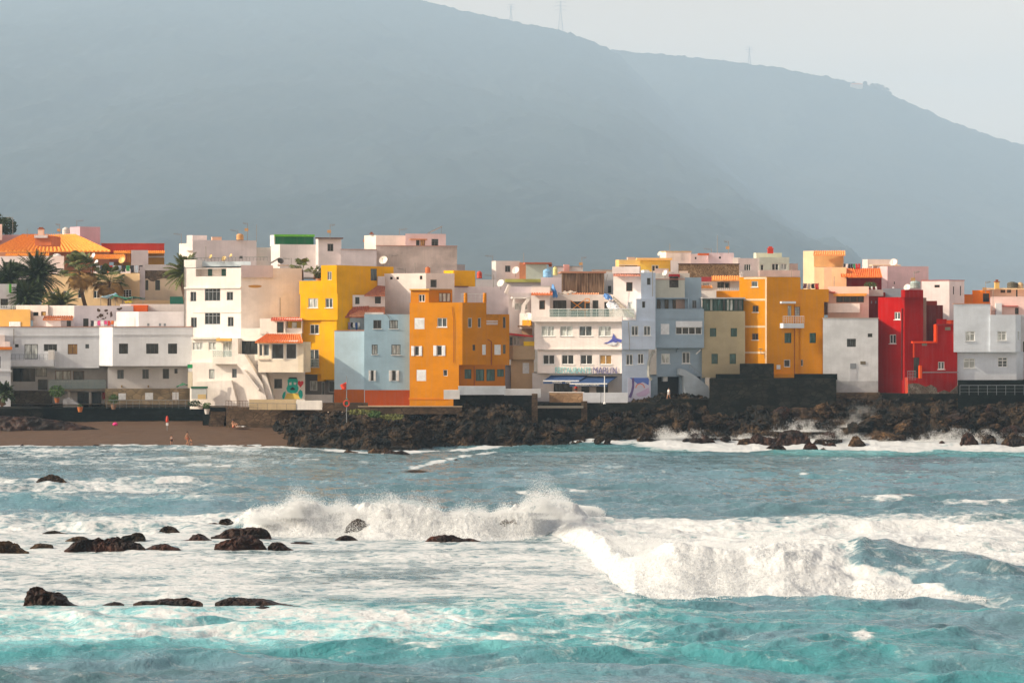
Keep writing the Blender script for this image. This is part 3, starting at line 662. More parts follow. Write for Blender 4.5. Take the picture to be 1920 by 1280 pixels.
def dish(px, py, Y, rad, label, yaw=-40, tilt=25, c=(.72, .66, .56), zb=None):
    rad *= .5
    X = PX(px, Y); z = PZ(py, Y); r = root('satellite_dish', (X, Y, z-rad*1.6), label, 'satellite dish', 'satellite dishes on the roofs')
    q = Matrix.Rotation(math.radians(yaw), 3, 'Z') @ Matrix.Rotation(math.radians(90-tilt), 3, 'X')
    m = MB(); k = 16; n = 0; rings = [(0, 0), (.4, .03), (.75, .11), (1, .2)]
    for (a, b) in rings[1:]:
        for j in range(k):
            t = 2*math.pi*j/k; p = q @ Vector((a*rad*math.cos(t), a*rad*math.sin(t), b*rad)); m.v.append((X+p.x, Y+p.y, z+p.z))
    m.v.append((X, Y, z)); c0 = len(m.v)-1
    for j in range(k):
        m.f.append((c0, j, (j+1) % k))
        for i in (0, 1): m.f.append((i*k+j, i*k+k+j, i*k+k+(j+1) % k, i*k+(j+1) % k))
    o = m.build('reflector', flat('dish_%.2f' % c[0], c, .5), r, smooth=True)
    p = q @ Vector((0, 0, rad*.75)); e = q @ Vector((0, -rad*.95, rad*.2))
    MB().tube([(X+e.x, Y+e.y, z+e.z), (X+p.x, Y+p.y, z+p.z)], .02, 4).tube([(X+p.x*.9, Y+p.y*.9, z+p.z*.9), (X+p.x*1.1, Y+p.y*1.1, z+p.z*1.1)], .05, 6).build('feed_arm', steel, r)
    MB().tube([(X, Y+.05, z), (X, Y+.1, z-rad*1.6)], .035, 5).build('mast', steel, r)
def tank(px, pyb, pyt, w_px, Y, label, c, lid=None, name='water_tank'):
    X = PX(px, Y); zb, zt = PZ(pyb, Y), PZ(pyt, Y); R0 = w_px/F*Y/2; h = zt-zb
    r = root(name, (X, Y, zb), label, 'water tank', 'water tanks on the roofs')
    MB().lathe((X, Y, zb), [(R0*.9, 0), (R0, h*.08), (R0*.94, h*.3), (R0, h*.36), (R0*.94, h*.42), (R0, h*.7), (R0*.8, h*.88)], 16).build('body', flat('tank_%s' % px, c, .6), r, smooth=False)
    MB().lathe((X, Y, zb+h*.88), [(R0*.5, 0), (R0*.5, h*.08), (R0*.2, h*.12)], 12).build('lid', flat('tank_%s' % px, c, .6) if not lid else flat('tanklid_%s' % px, lid, .6), r)
def chimney(px0, px1, pyb, pyt, Y, label, c, cap=(.3, .1, .05)):
    r = root('chimney_stack', (PX((px0+px1)/2, Y), Y, PZ(pyb, Y)), label, 'chimney'); w = PX(px1, Y)-PX(px0, Y)
    x0, x1 = PX(px0, Y), PX(px1, Y); MB().box(x0, x1, Y, Y+w, PZ(pyb, Y), PZ(pyt, Y)-.3).build('shaft', plaster(c), r)
    MB().box(x0-.06, x1+.06, Y-.06, Y+w+.06, PZ(pyt, Y)-.298, PZ(pyt, Y)-.2).box(x0+.1, x1-.1, Y+.1, Y+w-.1, PZ(pyt, Y)-.198, PZ(pyt, Y)).build('cap', plaster(cap), r)
def laundry(x0, x1, py, Y, items, label, h=.75):
    X0, X1, z = PX(x0, Y), PX(x1, Y), PZ(py, Y)
    r = root('clothesline', (X0, Y, z-1.2), label, 'clothesline', 'washing hung out on the roof terraces')
    m = MB()
    for x in (X0, X1): m.tube([(x, Y, z-1.2), (x, Y, z+.05)], .03, 5)
    m.build('pole', steel, r); MB().tube([(X0, Y, z), ((X0+X1)/2, Y, z-.06), (X1, Y, z)], .012, 4).build('line', steel, r)
    n = len(items); L = X1-X0
    for i, c in enumerate(items):
        xa = X0+L*(i+.08)/n; xb = X0+L*(i+.92)/n; hh = h*rnd.uniform(.6, 1.15); mb = MB(); k = 5
        for j in range(4):
            for q in range(k):
                u = q/(k-1); mb.v.append((xa+(xb-xa)*u+(.03*math.sin(j*2+i)), Y-.02+.05*math.sin(u*9+i)*(j/3), z-.04-hh*j/3))
        mb.f = [tuple(a) for a in gridfaces(k, 4).tolist()]
        o = mb.build('garment', flat('cloth_%.2f_%.2f_%.2f' % c, c, .9), r); md = o.modifiers.new('thickness', 'SOLIDIFY'); md.thickness = .015
def solar(px0, px1, pyb, pyt, Y, label, tank_c=(.05, .05, .05)):
    X0, X1, zb, zt = PX(px0, Y), PX(px1, Y), PZ(pyb, Y), PZ(pyt, Y)
    r = root('solar_heater', ((X0+X1)/2, Y, zb), label, 'solar water heater', 'solar panels on the roofs')
    m = MB(); m.v = [(X0, Y-.6, zb), (X0, Y+.9, zb), (X1, Y+.9, zt), (X1, Y-.6, zt), (X0, Y-.6, zb+.08), (X0, Y+.9, zb+.08), (X1, Y+.9, zt+.08), (X1, Y-.6, zt+.08)]
    m.f = [(0, 1, 2, 3), (4, 7, 6, 5), (0, 3, 7, 4), (1, 5, 6, 2), (0, 4, 5, 1), (3, 2, 6, 7)]
    m.build('panel', flat('solar_%.2f' % tank_c[0], (.30, .28, .26), .3), r)
    MB().tube([(X1-.1, Y, zb-.1), (X1-.1, Y, zt)], .03, 4).tube([(X0, Y, zb-.2), (X0, Y, zb)], .03, 4).build('bracket', steel, r)
# ================================================================ houses, left half of the town
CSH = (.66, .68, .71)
SH, LT = 20, -22          # wall turned away from / towards the sun (degrees)
RED = (.36, .0008, .0005); ORG = (.59, .215, .0006); YEL = (.80, .40, .002)
# --- long white terraced building above the beach
b = Bd('apartment_building', 90, 266, 'long low white building above the beach with balcony, terrace and grey parapet', 'building')
f = b.blk(-60, 262, (186, 5), 613, 690, CSH, d=10, cope=(.45, .2, .12), wins=[(0, 28, 645, 35, 651, 'gd', 1), (0, 46, 645, 71, 673, 'gc', 2), (0, 82, 645, 107, 658, 'gd', 3), (0, 127, 645, 145, 664, 'by', 2), (0, 160, 645, 167, 653, 'gm', 1)])[0]
b.band(f, -55, 628, 183, 630, CSH, .08)
b.pipe(f, [(26, 616), (26, 645)])
b.bx(f, 23, 674, 103, 686, -1.5, -.01, plaster(CSH), 'balcony'); b.rail(f, 24, 92, 664, 674, 1.4, 9, 'h')
b.bx(f, 93, 656, 103, 674, -1.5, -.01, plaster(WHITE), 'balcony_wall')
g = b.blk(18, 265.2, (204, 5), 684, 765, (.60, .60, .60), d=6, wins=[(0, 24, 688, 66, 715, 'kd', 3), (0, 67, 688, 88, 706, 'gc', 1), (0, 71, 711, 89, 731, 'kd', 1), (0, 103, 695, 133, 713, 'bc', 2), (0, 137, 695, 158, 713, 'bm', 1), (0, 38, 737, 56, 746, 'kd', 1), (0, 145, 735, 168, 763, 'kd', 2), (0, 172, 735, 190, 763, 'kd', 1)])[0]
b.bx(g, 20, 732, 98, 765, -.6, -.01, stonewall('stone_tan', (.10, .085, .06), (.16, .13, .09), (.05, .045, .04)), 'plinth')
b.bx(g, 95, 728, 202, 732, -2.2, -.01, plaster((.20, .17, .13)), 'terrace_slab')
o = b.rail(g, 95, 201, 711, 728, 2.1, 10, 'h', True)
for x in (131, 170, 200): b.bx(g, x, 732, x+4, 765, -2.1, -1.9, plaster((.35, .32, .28)), 'pillar')
b.bx(g, 192, 735, 199, 748, -.08, -.01, flat('red_paint', (.55, .01, .01)), 'red_panel')
st = MB(); 
for i in range(9): g.bpx(st, 132+i*3.6, 743+i*2.4, 136+i*3.6, 768, -3.4, -2.3)
st.build('stairs', plaster((.62, .62, .62)), b.r)
b.bx(g, 124, 746, 138, 766, -3.4, -2.3, plaster((.6, .6, .6)), 'stair_wall')
# --- white block projecting beside it, tan plinth
b = Bd('apartment_building', 280, 262, 'white three storey building with tan stone plinth and three dark square upper windows', 'building')
f = b.blk(183, 263.6, [(211, -52), (361, 5)], 613, 686, CSH, d=9, cope=(.45, .2, .12), wins=[(1, 223, 644, 240, 663, 'kd', 2), (1, 274, 644, 297, 663, 'kd', 3), (1, 315, 644, 332, 663, 'kd', 2)])
b.band(f[1], 212, 626, 359, 628, CSH, .06)
g = b.blk(202, 262.9, (358, 5), 685.5, 729, (.58, .57, .57), d=7, wins=[(0, 220, 693, 232, 710, 'gm', 2), (0, 267, 692, 279, 710, 'gm', 2), (0, 305, 691, 317, 710, 'gd', 1), (0, 327, 691, 333, 700, 'gd', 1)])[0]
h = b.blk(197, 262.3, (358, 5), 728.5, 768, 0, d=7, mat=stonewall('stone_plinth', (.22, .17, .10), (.30, .22, .13), (.15, .12, .08), 1.2, 1.8),
          wins=[(0, 222, 737, 236, 749, 'sL', 2), (0, 272, 736, 287, 749, 'sL', 2), (0, 323, 735, 335, 749, 'sL', 2)])[0]
for x in (228, 278): b.bx(g, x-1, 722, x+1.5, 726, -.2, -.01, flat('lamp_brass', (.3, .2, .08)), 'wall_lamp')
# --- far left edge house with orange trim
b = Bd('townhouse', 5, 260, 'white house at the picture edge with an orange moulded cornice, above the beach', 'house')
f = b.blk(-60, 259.2, (20, 6), 655, 768, CSH, d=5, wins=[(0, -12, 668, 1, 690, 'gd', 1)])[0]
b.band(f, -60, 650, 23, 655.5, (.75, .22, .03), .25, 'cornice'); b.band(f, -60, 694, 23, 697, CSH, .1)
f = b.blk(-60, 260, (9, 6), 628, 651, PINKW, d=4)[0]; f = b.blk(9, 260.3, (19, 6), 640, 651, PINKW, d=4)[0]
# --- small things behind the long parapet
b = Bd('townhouse', 25, 272, 'ochre walled roof house with white balusters, behind the long white parapet', 'house')
f = b.blk(-60, 271, (57, -15), 580, 620, (.62, .34, .09), d=6)[0]
for i in range(8): b.bx(f, 18+i*2.7, 603, 20+i*2.7, 613, -.12, -.01, frm('w'), 'baluster')
b.rail(f, 0, 55, 573, 580, -.1, 12, 'w')
b = Bd('townhouse', 10, 280, 'pale blue-white house with a green stripe, standing in front of the left palms', 'house')
f = b.blk(-60, 279, (31, 12), 532, 590, (.66, .68, .74), d=8, wins=[(0, 1, 560, 15, 577, 'kd', 3)])[0]
b.bx(f, 17, 532.5, 21.5, 549, -.15, -.01, flat('green_cloth', (.07, .45, .02)), 'banner'); b.bx(f, 22, 532.5, 24, 549, -.15, -.01, frm('w'), 'banner')
b = Bd('townhouse', 70, 276, 'low cream house with two small windows, one yellow, behind the parapet', 'house')
f = b.blk(30, 277, (90, -18), 572, 600, PINKW, d=6, wins=[(0, 62, 585, 72, 593, 'gd', 1), (0, 77, 584, 86, 592, 'by', 1)])[0]  # second window has an amber pane
f = b.blk(90, 276, (149, -18), 572.5, 614, (.80, .74, .70), d=6)[0]; b.pipe(f, [(89.5, 573), (89.5, 593)])
b = Bd('roof_shed', 100, 270, 'small pink roof shed with a sloping orange tiled lean-to', 'shed')
f = b.blk(62, 270, (82, -15), 592, 614, PINKW, d=3)[0]
f = b.blk(82, 269.4, (114, -15), 597, 614, PINKW, d=4)[0]; f2 = b.blk(114, 269.3, (139, 18), 596, 614, LILAC, d=3, wins=[(0, 125, 601, 133, 612, 'kd', 1)])
b.tiles(80, 136, 599, 268.6, 84, 138, 592, 271.6)
b = Bd('townhouse', 195, 273, 'lilac wall house with peeling brown patches and a dark door, behind the washing line', 'house')
f = b.blk(139, 273, (250, 10), 573, 614, LILAC, d=6, wins=[(0, 156, 597, 166, 613, 'kd', 1)])[0]
pm = rockmat('peeled_patch', (.10, .06, .04), (.2, .12, .07), .95)
for (x, y, a, h_) in ((181, 578, 8, 8), (184, 587, 11, 8), (180, 592, 6, 5), (195, 579, 8, 6), (199, 585, 4, 5), (206, 584, 5, 11), (217, 577, 12, 5), (224, 576, 6, 4), (189, 596, 9, 3), (196, 594, 4, 3)):
    m = MB(); c = []
    for i in range(11):
        t_ = 2*math.pi*i/11; rr = rnd.uniform(.6, 1.15); c.append(f.pt(x+a/2*(1+rr*math.cos(t_)), y+h_/2*(1+rr*math.sin(t_)), .012))
    m.poly(c).build('peeled_patch', pm, b.r)
b = Bd('townhouse', 280, 268, 'plain white roof block with grey shaded side, right of the washing line', 'house')
f = b.blk(218, 269, [(260, -20), (345, 16)], 584, 614, (.74, .70, .70), d=4)
b.band(f[0], 237, 595, 253, 612, (.75, .7, .66), .04, 'panel')
for x in (276, 298, 307): b.bx(f[1], x, 606, x+4, 611, -.05, -.01, frm('h'), 'vent')
b = Bd('townhouse', 262, 274, 'white terrace house with an orange-red block on its roof, left of the tall white apartments', 'house')
f = b.blk(225, 275, (346, 2), 570, 590, (.80, .72, .68), d=5)[0]
b.bx(f, 247, 572, 278, 584, -.8, -.01, plaster((.75, .12, .015)), 'roof_box')
# --- beige house behind the palms
b = Bd('townhouse', 180, 290, 'wide beige house with small white-framed windows standing behind the palms', 'house')
f = b.blk(78, 292, (262, -20), 512, 585, (.66, .47, .27), d=9, wins=[(0, 94, 547, 104, 560, 'wm', 2), (0, 119, 545, 130, 560, 'wm', 2), (0, 146, 543, 158, 559, 'wd', 2), (0, 175, 545, 187, 559, 'wd', 2), (0, 230, 543, 246, 557, 'wdX', 3)])[0]
f = b.blk(262, 287.8, (272, 18), 500, 585, LILAC, d=8)[0]
f = b.blk(175, 293, (245, -10), 504, 514, LILAC, d=2)[0]
b = Bd('townhouse', 305, 288, 'derelict tan house with crumbling brown top and two dark shuttered openings', 'house')
f = b.blk(271, 288, (362, 6), 497, 585, (.60, .48, .35), d=8, wins=[(0, 272.5, 525, 278, 544, 'Gd', 1), (0, 291, 525, 300, 544, 'Gd', 1)])[0]
m = MB(); c = [f.pt(272, 507, .02)]+[f.pt(x, y, .02) for x, y in ((290, 506), (310, 508), (325, 506), (338, 508), (338, 520), (326, 519), (318, 523), (306, 521), (296, 524), (288, 528), (283, 527), (276, 522), (272, 523))]
m.poly(c).build('bare_stone', rockmat('bare_masonry', (.10, .07, .05), (.24, .17, .11), .95, 2.), b.r)
b.bx(f, 271, 496, 346, 507, -.05, -.005, plaster((.55, .5, .5)), 'parapet')
b = Bd('garden_wall', 300, 283, 'low tan yard wall with a green screen at its right end', 'wall', None)
f = b.blk(232, 282, (345, 4), 563, 590, (.50, .33, .18), d=3)[0]; b.bx(f, 319, 556, 344, 570, -.3, -.01, flat('green_screen', (.01, .16, .10)), 'screen')
# --- orange tiled villa
b = Bd('villa', 100, 310, 'house under a broad bright orange hipped tile roof', 'house')
f = b.blk(-60, 312, (205, -4), 469, 520, (.55, .25, .14), d=10)[0]
f2 = b.blk(-60, 300, (120, -6), 480, 525, (.74, .66, .66), d=8, wins=[(0, 6, 491, 33, 507, 'kd', 2)])[0]
T1, T2 = (.70, .22, .02), (.88, .36, .04)
b.tiles(-20, 207, 471, 308, 44, 140, 440, 318, T1, T2, pitch=.55); b.tiles(10, 92, 478, 303, 12, 92, 474, 305, T1, T2); b.tiles(160, 235, 484, 303, 172, 232, 477, 308, T1, T2)
b.bx(f2, 88, 445, 118, 463, -5, -1, plaster((.62, .16, .06)), 'dormer'); b.bx(f2, 88, 444, 112, 449, -5.3, -4.9, plaster((.74, .62, .60)), 'dormer_wall')
b.blk(-60, 318, (45, 5), 440, 470, (.62, .42, .44), d=3); b.blk(-60, 316, (4, 5), 420, 450, (.8, .62, .56), d=3)
chimney(71, 81, 442, 426, 314, 'pale pink chimney on the ridge of the orange villa roof', (.8, .62, .52))
b = Bd('roof_block', 160, 325, 'plain pink block with a sunlit white side rising behind the orange villa roof', 'building')
b.blk(131, 326, [(150, -40), (188, 16)], 425, 470, (.66, .45, .50), d=5); 
tank(124, 442, 426, 15, 322, 'white ribbed water tank beside the pink block', (.7, .66, .62))
b = Bd('townhouse', 255, 318, 'long house with a dark red upper wall and orange striped eaves', 'house')
f = b.blk(190, 318, (308, 2), 457, 474, (.42, .035, .02), d=8, cope=(.55, .12, .05))[0]
b.tiles(213, 309, 474, 314, 213, 309, 470, 318, T1, T2); g = b.blk(213, 316, (308, 2), 474, 515, (.55, .30, .05), d=4)[0]
b.bx(g, 214, 480, 308, 483, -.3, -.01, frm('w'), 'ledge'); b.bx(g, 186, 477, 240, 492, -2, -1, plaster((.5, .16, .08)), 'awning_wall'); b.bx(g, 240, 470, 247, 492, -1.5, -.5, plaster((.8, .3, .05)), 'post')
b = Bd('roof_block', 262, 300, 'narrow lilac stair tower in front of the red-topped house', 'building')
b.blk(246, 301, (278, 12), 469, 510, LILAC, d=4)
# --- tall white apartment house and its pink side
b = Bd('apartment_building', 400, 258, 'tall white apartment house with multi-pane windows and a plain pinkish side wall', 'building')
f = b.blk(346, 262, [(452, LT), (566, SH)], 502, 636, (.82, .76, .71), d=7, rec=.14, wins=[(0, 357, 547, 368, 565, 'hd', 2), (0, 384, 540, 413, 564, 'hdT', 4), (0, 425, 547, 437, 563, 'hd', 2),
     (0, 358, 595, 369, 614, 'hd', 2), (0, 384, 586, 413, 608, 'hdT', 4), (0, 427, 594, 438, 612, 'hd', 2), (0, 367, 503, 424, 518, 'LOG')])
b.bx(f[0], 345, 487, 367, 502, 0, 2.4, plaster((.82, .76, .71)), 'parapet')
g = b.blk(366, 263, (470, -12), 490, 499, (.50, .58, .62), d=5, name='penthouse')[0]
b.bx(f[0], 381.5, 504, 389, 517, 1.02, 1.08, frm('G'), 'door'); b.bx(f[0], 407, 504, 416, 517, 1.02, 1.08, frm('G'), 'door')
b.band(f[0], 346, 538, 452, 541, (.84, .78, .72), .14); b.band(f[0], 362, 585, 383, 586.5, (.84, .78, .72), .06); b.band(f[0], 414, 584, 452, 586, (.84, .78, .72), .08)
b.rail(f[0], 346, 490, 482, 489, -1.4, 22, 'g')
b.blk(452, 258.9, (512, SH), 497, 520, (.66, .56, .56), d=5)
b.bx(f[1], 502, 500, 509, 524, .3, 1.5, plaster((.6, .5, .42)), 'stair_wall')
m = MB(); c = [f[1].pt(478+13*math.cos(t_), 536.5+3.2*math.sin(t_)*(1 if math.sin(t_) > 0 else .7), .012) for t_ in np.linspace(0, 2*math.pi, 16)[:-1]]; m.poly(c).build('ochre_stain', plaster((.55, .30, .08), .6), b.r)
b.pipe(f[1], [(525, 558), (525, 592)], r=.03); b.pipe(f[0], [(346.5, 500), (346.5, 632)], r=.05)
# lower, stepped white house in front of it
b = Bd('townhouse', 470, 252, 'sunlit white house with outside stairs, sloping buttress and glass-fronted balcony', 'house')
f = b.blk(360, 257, (490, -16), 634, 683, (.84, .78, .70), d=9, wins=[(0, 361, 642, 381, 656, 'wc', 3), (0, 391, 641, 405, 656, 'wc', 2), (0, 418, 640, 439, 669, 'wc', 2), (0, 453, 639, 483, 664, 'kd', 2)])[0]
b.blk(453, 256, (566, -10), 615, 640, (.83, .76, .70), d=5)
b.band(f, 360, 632, 412, 635.5, (.84, .78, .70), .3); b.band(f, 410, 634, 437, 639, (.75, .45, .12), .7, 'canopy')
b.bx(f, 404, 669, 441, 682, -.9, -.01, plaster((.84, .78, .70)), 'balcony'); b.rail(f, 405, 440, 657, 669, .85, 5, 'w', True)
b.bx(f, 441, 634, 452, 682, -.9, -.01, plaster((.76, .70, .64)), 'wall_pier')
g = b.blk(356, 256.6, (572, -12), 680, 768, (.84, .78, .72), d=7, wins=[(0, 392, 692, 402, 710, 'hc', 1), (0, 435, 691, 444, 708, 'hm', 1), (0, 468, 695, 479, 710, 'kd', 1), (0, 514, 710, 529, 728, 'gdS', 1)])[0]
def slab(f, pts, n0, n1, mat, name, parent):
    m = MB(); A = [f.pt(x, y, -n0) for x, y in pts]; B_ = [f.pt(x, y, -n1) for x, y in pts]; k = len(pts)
    m.poly(A); m.poly(B_[::-1])
    for i in range(k): m.poly([A[i], B_[i], B_[(i+1) % k], A[(i+1) % k]])
    return m.build(name, mat, parent)
wm = plaster((.84, .78, .72))
slab(g, [(453, 663), (466, 664), (500, 718), (512, 766), (496, 766), (488, 722), (453, 684)], -1.5, -.6, wm, 'staircase', b.r)
slab(g, [(366, 716), (437, 713), (447, 752), (447, 760), (366, 760)], -.6, -.1, wm, 'buttress', b.r)
slab(g, [(497, 690), (502, 690), (520, 750), (522, 768), (500, 768)], -1.2, -.5, wm, 'stair_pier', b.r)
slab(g, [(464, 692), (468, 692), (496, 728), (494, 732), (466, 698)], -1.9, -1.5, wm, 'stair_parapet', b.r)
# enclosed balcony with tile roof
f = b.blk(484, 250.3, (559, -10), 641, 698, (.86, .76, .62), d=4, wins=[(0, 486, 645, 492, 667, 'wm', 1), (0, 494, 645, 505, 667, 'wm', 1), (0, 509, 644, 532, 673, 'wd', 1), (0, 536, 644, 556, 673, 'wd', 1)])[0]
b.band(f, 485, 672.5, 506, 675, (.6, .5, .4), .12, 'sill'); b.tiles(478, 568, 641.5, 249.0, 501, 562, 626, 252.5, (.62, .13, .03), (.85, .28, .07)); b.bx(f, 481, 638, 560, 642, -.3, -.01, frm('w'), 'eave')
b.bx(f, 559, 641, 569, 698, 0, 3, plaster((.82, .7, .52)), 'side_wall')
# loggia above
b = Bd('townhouse', 525, 256, 'small white upper loggia with yellow inner wall and red tiled edge', 'house')
f = b.blk(487, 255.2, (566, -8), 597, 626, (.84, .76, .68), d=4, wins=[(0, 519, 603, 532, 624, 'bd', 1), (0, 535, 601, 565, 624, 'LOG')])[0]
b.bx(f, 536, 602, 564.5, 623.5, .95, 1.05, plaster((.70, .45, .05)), 'inner_wall'); b.bx(f, 544, 604, 553, 623.5, .85, .94, pane('c'), 'door')
b.tiles(508, 567, 600, 254.4, 510, 567, 595, 255.6, (.5, .06, .03), (.72, .2, .1)); b.band(f, 487, 621, 500, 626, (.84, .76, .68), .1)
# mural: teal figure with a yellow shirt and a red heart
gm_ = plaster((.02, .46, .38), .25); g2 = Face((g.A.x, g.A.y), (g.A.x+g.d.x*50, g.A.y+g.d.y*50), (0, 1)); mu = Bd.__new__(Bd); mu.r = b_r = root('wall_mural', tuple(g.pt(548, 750, .03)), 'painted mural of a teal creature in a yellow shirt beside a red heart', 'mural')
def mpoly(pts, mat, name, o_, par): MB().poly([g.pt(x, y, o_) for x, y in pts]).build(name, mat, par)
mpoly([(533, 748), (538, 737), (560, 737), (563, 748)], plaster((.80, .58, .12), .2), 'painted_shirt', .02, mu.r)
mpoly([(539, 712), (543, 709), (556, 709), (559, 713), (558, 722), (560, 728), (558, 734), (553, 737), (545, 737), (539, 734), (537, 728), (540, 721)], gm_, 'painted_head', .03, mu.r)
mpoly([(530, 748), (529, 742), (532, 735), (536, 733), (535, 740), (533, 747)], gm_, 'painted_arm', .03, mu.r); mpoly([(559, 735), (563, 730), (567, 733), (568, 741), (565, 748), (561, 744)], gm_, 'painted_arm', .03, mu.r)
dk = plaster((.03, .03, .03), .2)
mpoly([(542, 717), (547, 716), (547, 721), (543, 722)], frm('w'), 'painted_eye', .04, mu.r); mpoly([(551, 716), (556, 717), (555, 721), (551, 721)], frm('w'), 'painted_eye', .04, mu.r)
mpoly([(544, 729), (549, 725), (554, 729), (552, 731), (545, 731)], dk, 'painted_mouth', .04, mu.r); mpoly([(540, 709.5), (543, 707), (556, 707), (558, 710)], dk, 'painted_hair', .04, mu.r)
mpoly([(563.5, 726), (558, 719), (559, 714.5), (562, 713.5), (564, 715.5), (566, 713.5), (569, 715), (569, 719.5)], plaster((.65, .03, .04), .2), 'painted_heart', .03, mu.r)
# --- rear white blocks
b = Bd('apartment_building', 430, 286, 'large pinkish white block with stepped parapet behind the tall white apartment house', 'building')
b.blk(336, 291, (362, -30), 456, 520, (.84, .76, .70), d=4); b.blk(350, 290, [(361, -30), (388, SH)], 441, 470, (.80, .72, .70), d=5)
f = b.blk(361, 288, (481, 12), 450, 520, (.74, .66, .66), d=9, wins=[(0, 449, 480, 455, 485, 'kd', 1)])[0]
b.bx(f, 398, 444, 416, 450, .3, 1.5, plaster((.8, .5, .36)), 'roof_block'); b.blk(481, 291, (525, 0), 464, 520, (.80, .74, .70), d=4)
b = Bd('apartment_building', 555, 284, 'white block with a dark green lean-to shelter on its roof', 'building')
f = b.blk(508, 286, [(525, -40), (593, 12)], 458, 520, (.78, .72, .70), d=8, wins=[(1, 564, 486, 576, 498, 'wd', 2)])
b.blk(508, 288, [(517, -40), (588, 10)], 444, 462, (.02, .13, .05), d=4, mat=plaster((.02, .16, .07))); b.bx(b.faces[1], 514, 440, 589, 444, -.8, .5, flat('green_roof', (.12, .42, .03)), 'roof')
b.bx(b.faces[0], 508.5, 441, 516, 462, -.2, -.01, plaster(WHITE), 'wall')
b = Bd('apartment_building', 620, 280, 'white stair tower with dark eaves and one double window, beside the green roof shelter', 'building')
f = b.blk(592, 283, [(597, -35), (640, 10)], 448, 520, (.78, .71, .70), d=6, wins=[(1, 614, 457, 625, 471, 'gd', 2)]); b.band(f[1], 591, 445.5, 643, 448, (.2, .12, .1), .4, 'eave')
b.blk(639, 282, (706, 8), 468, 520, (.72, .66, .68), d=6, cope=(.6, .35, .28))
b = Bd('apartment_building', 780, 284, 'big windowless beige gable block with a recessed pink penthouse and slanting solar panel', 'building')
b.blk(683, 291, [(705, -38), (760, 10)], 441, 480, (.86, .74, .66), d=5); f = b.blk(760, 289, [(836, 12)], 438, 480, (.76, .58, .58), d=7, wins=[(0, 780, 450, 787, 461, 'gd', 1), (0, 788, 449, 797, 461, 'by', 1), (0, 809, 448, 822, 462, 'gdT', 2)])[0]
b.band(f, 768, 448, 800, 450, (.6, .25, .1), .5, 'canopy'); f = b.blk(705, 284, (857, 9), 461, 540, (.66, .55, .50), d=8, wear=.8, cope=(.6, .32, .25))[0]; b.blk(857, 292, (872, 5), 496, 520, (.6, .55, .55), d=3)
b.tiles(681, 690, 452, 292, 684, 690, 444, 294)
solar(802, 829, 438, 425, 290, 'large slanting solar panel silhouetted on the pink penthouse')
# --- yellow house
b = Bd('townhouse', 640, 252, 'bright yellow four storey house with white-framed double windows', 'house')
f = b.blk(602, 254.4, [(631, LT), (738, 50)], 497, 712, YEL, d=5, wear=.38, wins=[(0, 614, 509, 622, 525, 'wd', 2)])
g = b.blk(561, 255.4, (631.5, LT), 526, 551, YEL, d=5, wear=.38)[0]
g = b.blk(563, 255.2, (633, LT), 550, 600, YEL, d=5, wear=.38, wins=[(0, 578, 559, 596, 577, 'wcS', 2), (0, 610, 559, 624, 577, 'wmS', 2)])[0]
g = b.blk(566, 255.5, (634, LT), 599.5, 702, YEL, d=5, wear=.38, wins=[(0, 581, 608, 598, 626, 'wdS', 2), (0, 613, 608, 626.5, 626, 'wdS', 2), (0, 580, 655, 598, 688, 'wmS', 2), (0, 612, 655, 627, 674, 'wmS', 2)])[0]
b.band(g, 565, 598, 633.5, 601, (.62, .30, .01), .12); b.rail(g, 579, 599, 673, 688, .15, 6, 'w', True)
b.bx(f[1], 695, 504, 706, 526, -.03, -.005, pane('m'), 'window')
h = b.blk(568, 256.5, (640, -6), 701, 762, (.22, .21, .20), d=4, wins=[(0, 581, 714, 595, 732, 'wc', 1), (0, 603, 716, 609, 740, 'wm', 1), (0, 616, 714, 628, 735, 'wd', 1)])[0]
b.bx(h, 599, 701, 612, 714, -1.2, -.01, plaster(YEL, .2), 'corbel'); b.bx(h, 575, 739, 628, 762, -1.4, -.6, plaster((.8, .75, .7)), 'low_wall')
# --- white house + tile roofs between
b = Bd('townhouse', 690, 257, 'low white house with two dark windows between sloping red tile roofs', 'house')
f = b.blk(653, 255.6, (722, 4), 553, 575, (.78, .72, .70), d=4, wins=[(0, 666, 557, 674, 570, 'Gd', 1), (0, 703, 556, 714, 569, 'kd', 1)])[0]
b.tiles(683, 722, 554, 254.9, 709, 722, 536, 257.6, (.32, .09, .05), (.55, .20, .10)); b.blk(708, 258.4, (722, 5), 518, 560, (.74, .68, .68), d=3)
b.tiles(641, 690, 594, 254.7, 654, 692, 571, 255.9, (.30, .07, .04), (.50, .16, .08)); b.tiles(655, 722, 592, 254.6, 690, 722, 576, 255.9, (.50, .19, .10), (.70, .30, .16))
f = b.blk(644, 255.2, (684, 8), 591, 640, (.52, .60, .66), d=4, wins=[(0, 645, 597, 655, 618, 'hd', 1)])[0]; b.blk(684, 254.5, (719, 2), 585.5, 592, (.80, .74, .70), d=3)
# --- white-pink block, yellow roof block
b = Bd('apartment_building', 770, 257, 'tall windowless pinkish white gable with three tiny vents, behind the blue house', 'building')
f = b.blk(718, 259.6, [(799, LT), (852, SH)], 512, 600, (.82, .73, .68), d=6, wins=[(0, 731, 519, 736, 524, 'bd', 1), (0, 743, 519, 748, 524, 'bd', 1), (0, 787, 517, 792, 524, 'bd', 1), (1, 807, 524, 819, 539, 'hd', 1)])
b = Bd('roof_block', 865, 262, 'plain yellow roof block with a sunlit left side, behind the orange house', 'building')
f = b.blk(832, 264, [(850, -45), (891, 14)], 507, 545, YEL, d=5, wear=.38)
b.bx(f[1], 826, 536.5, 874, 538.5, -1.2, -1., flat('beam_red', (.12, .02, .03)), 'beam')
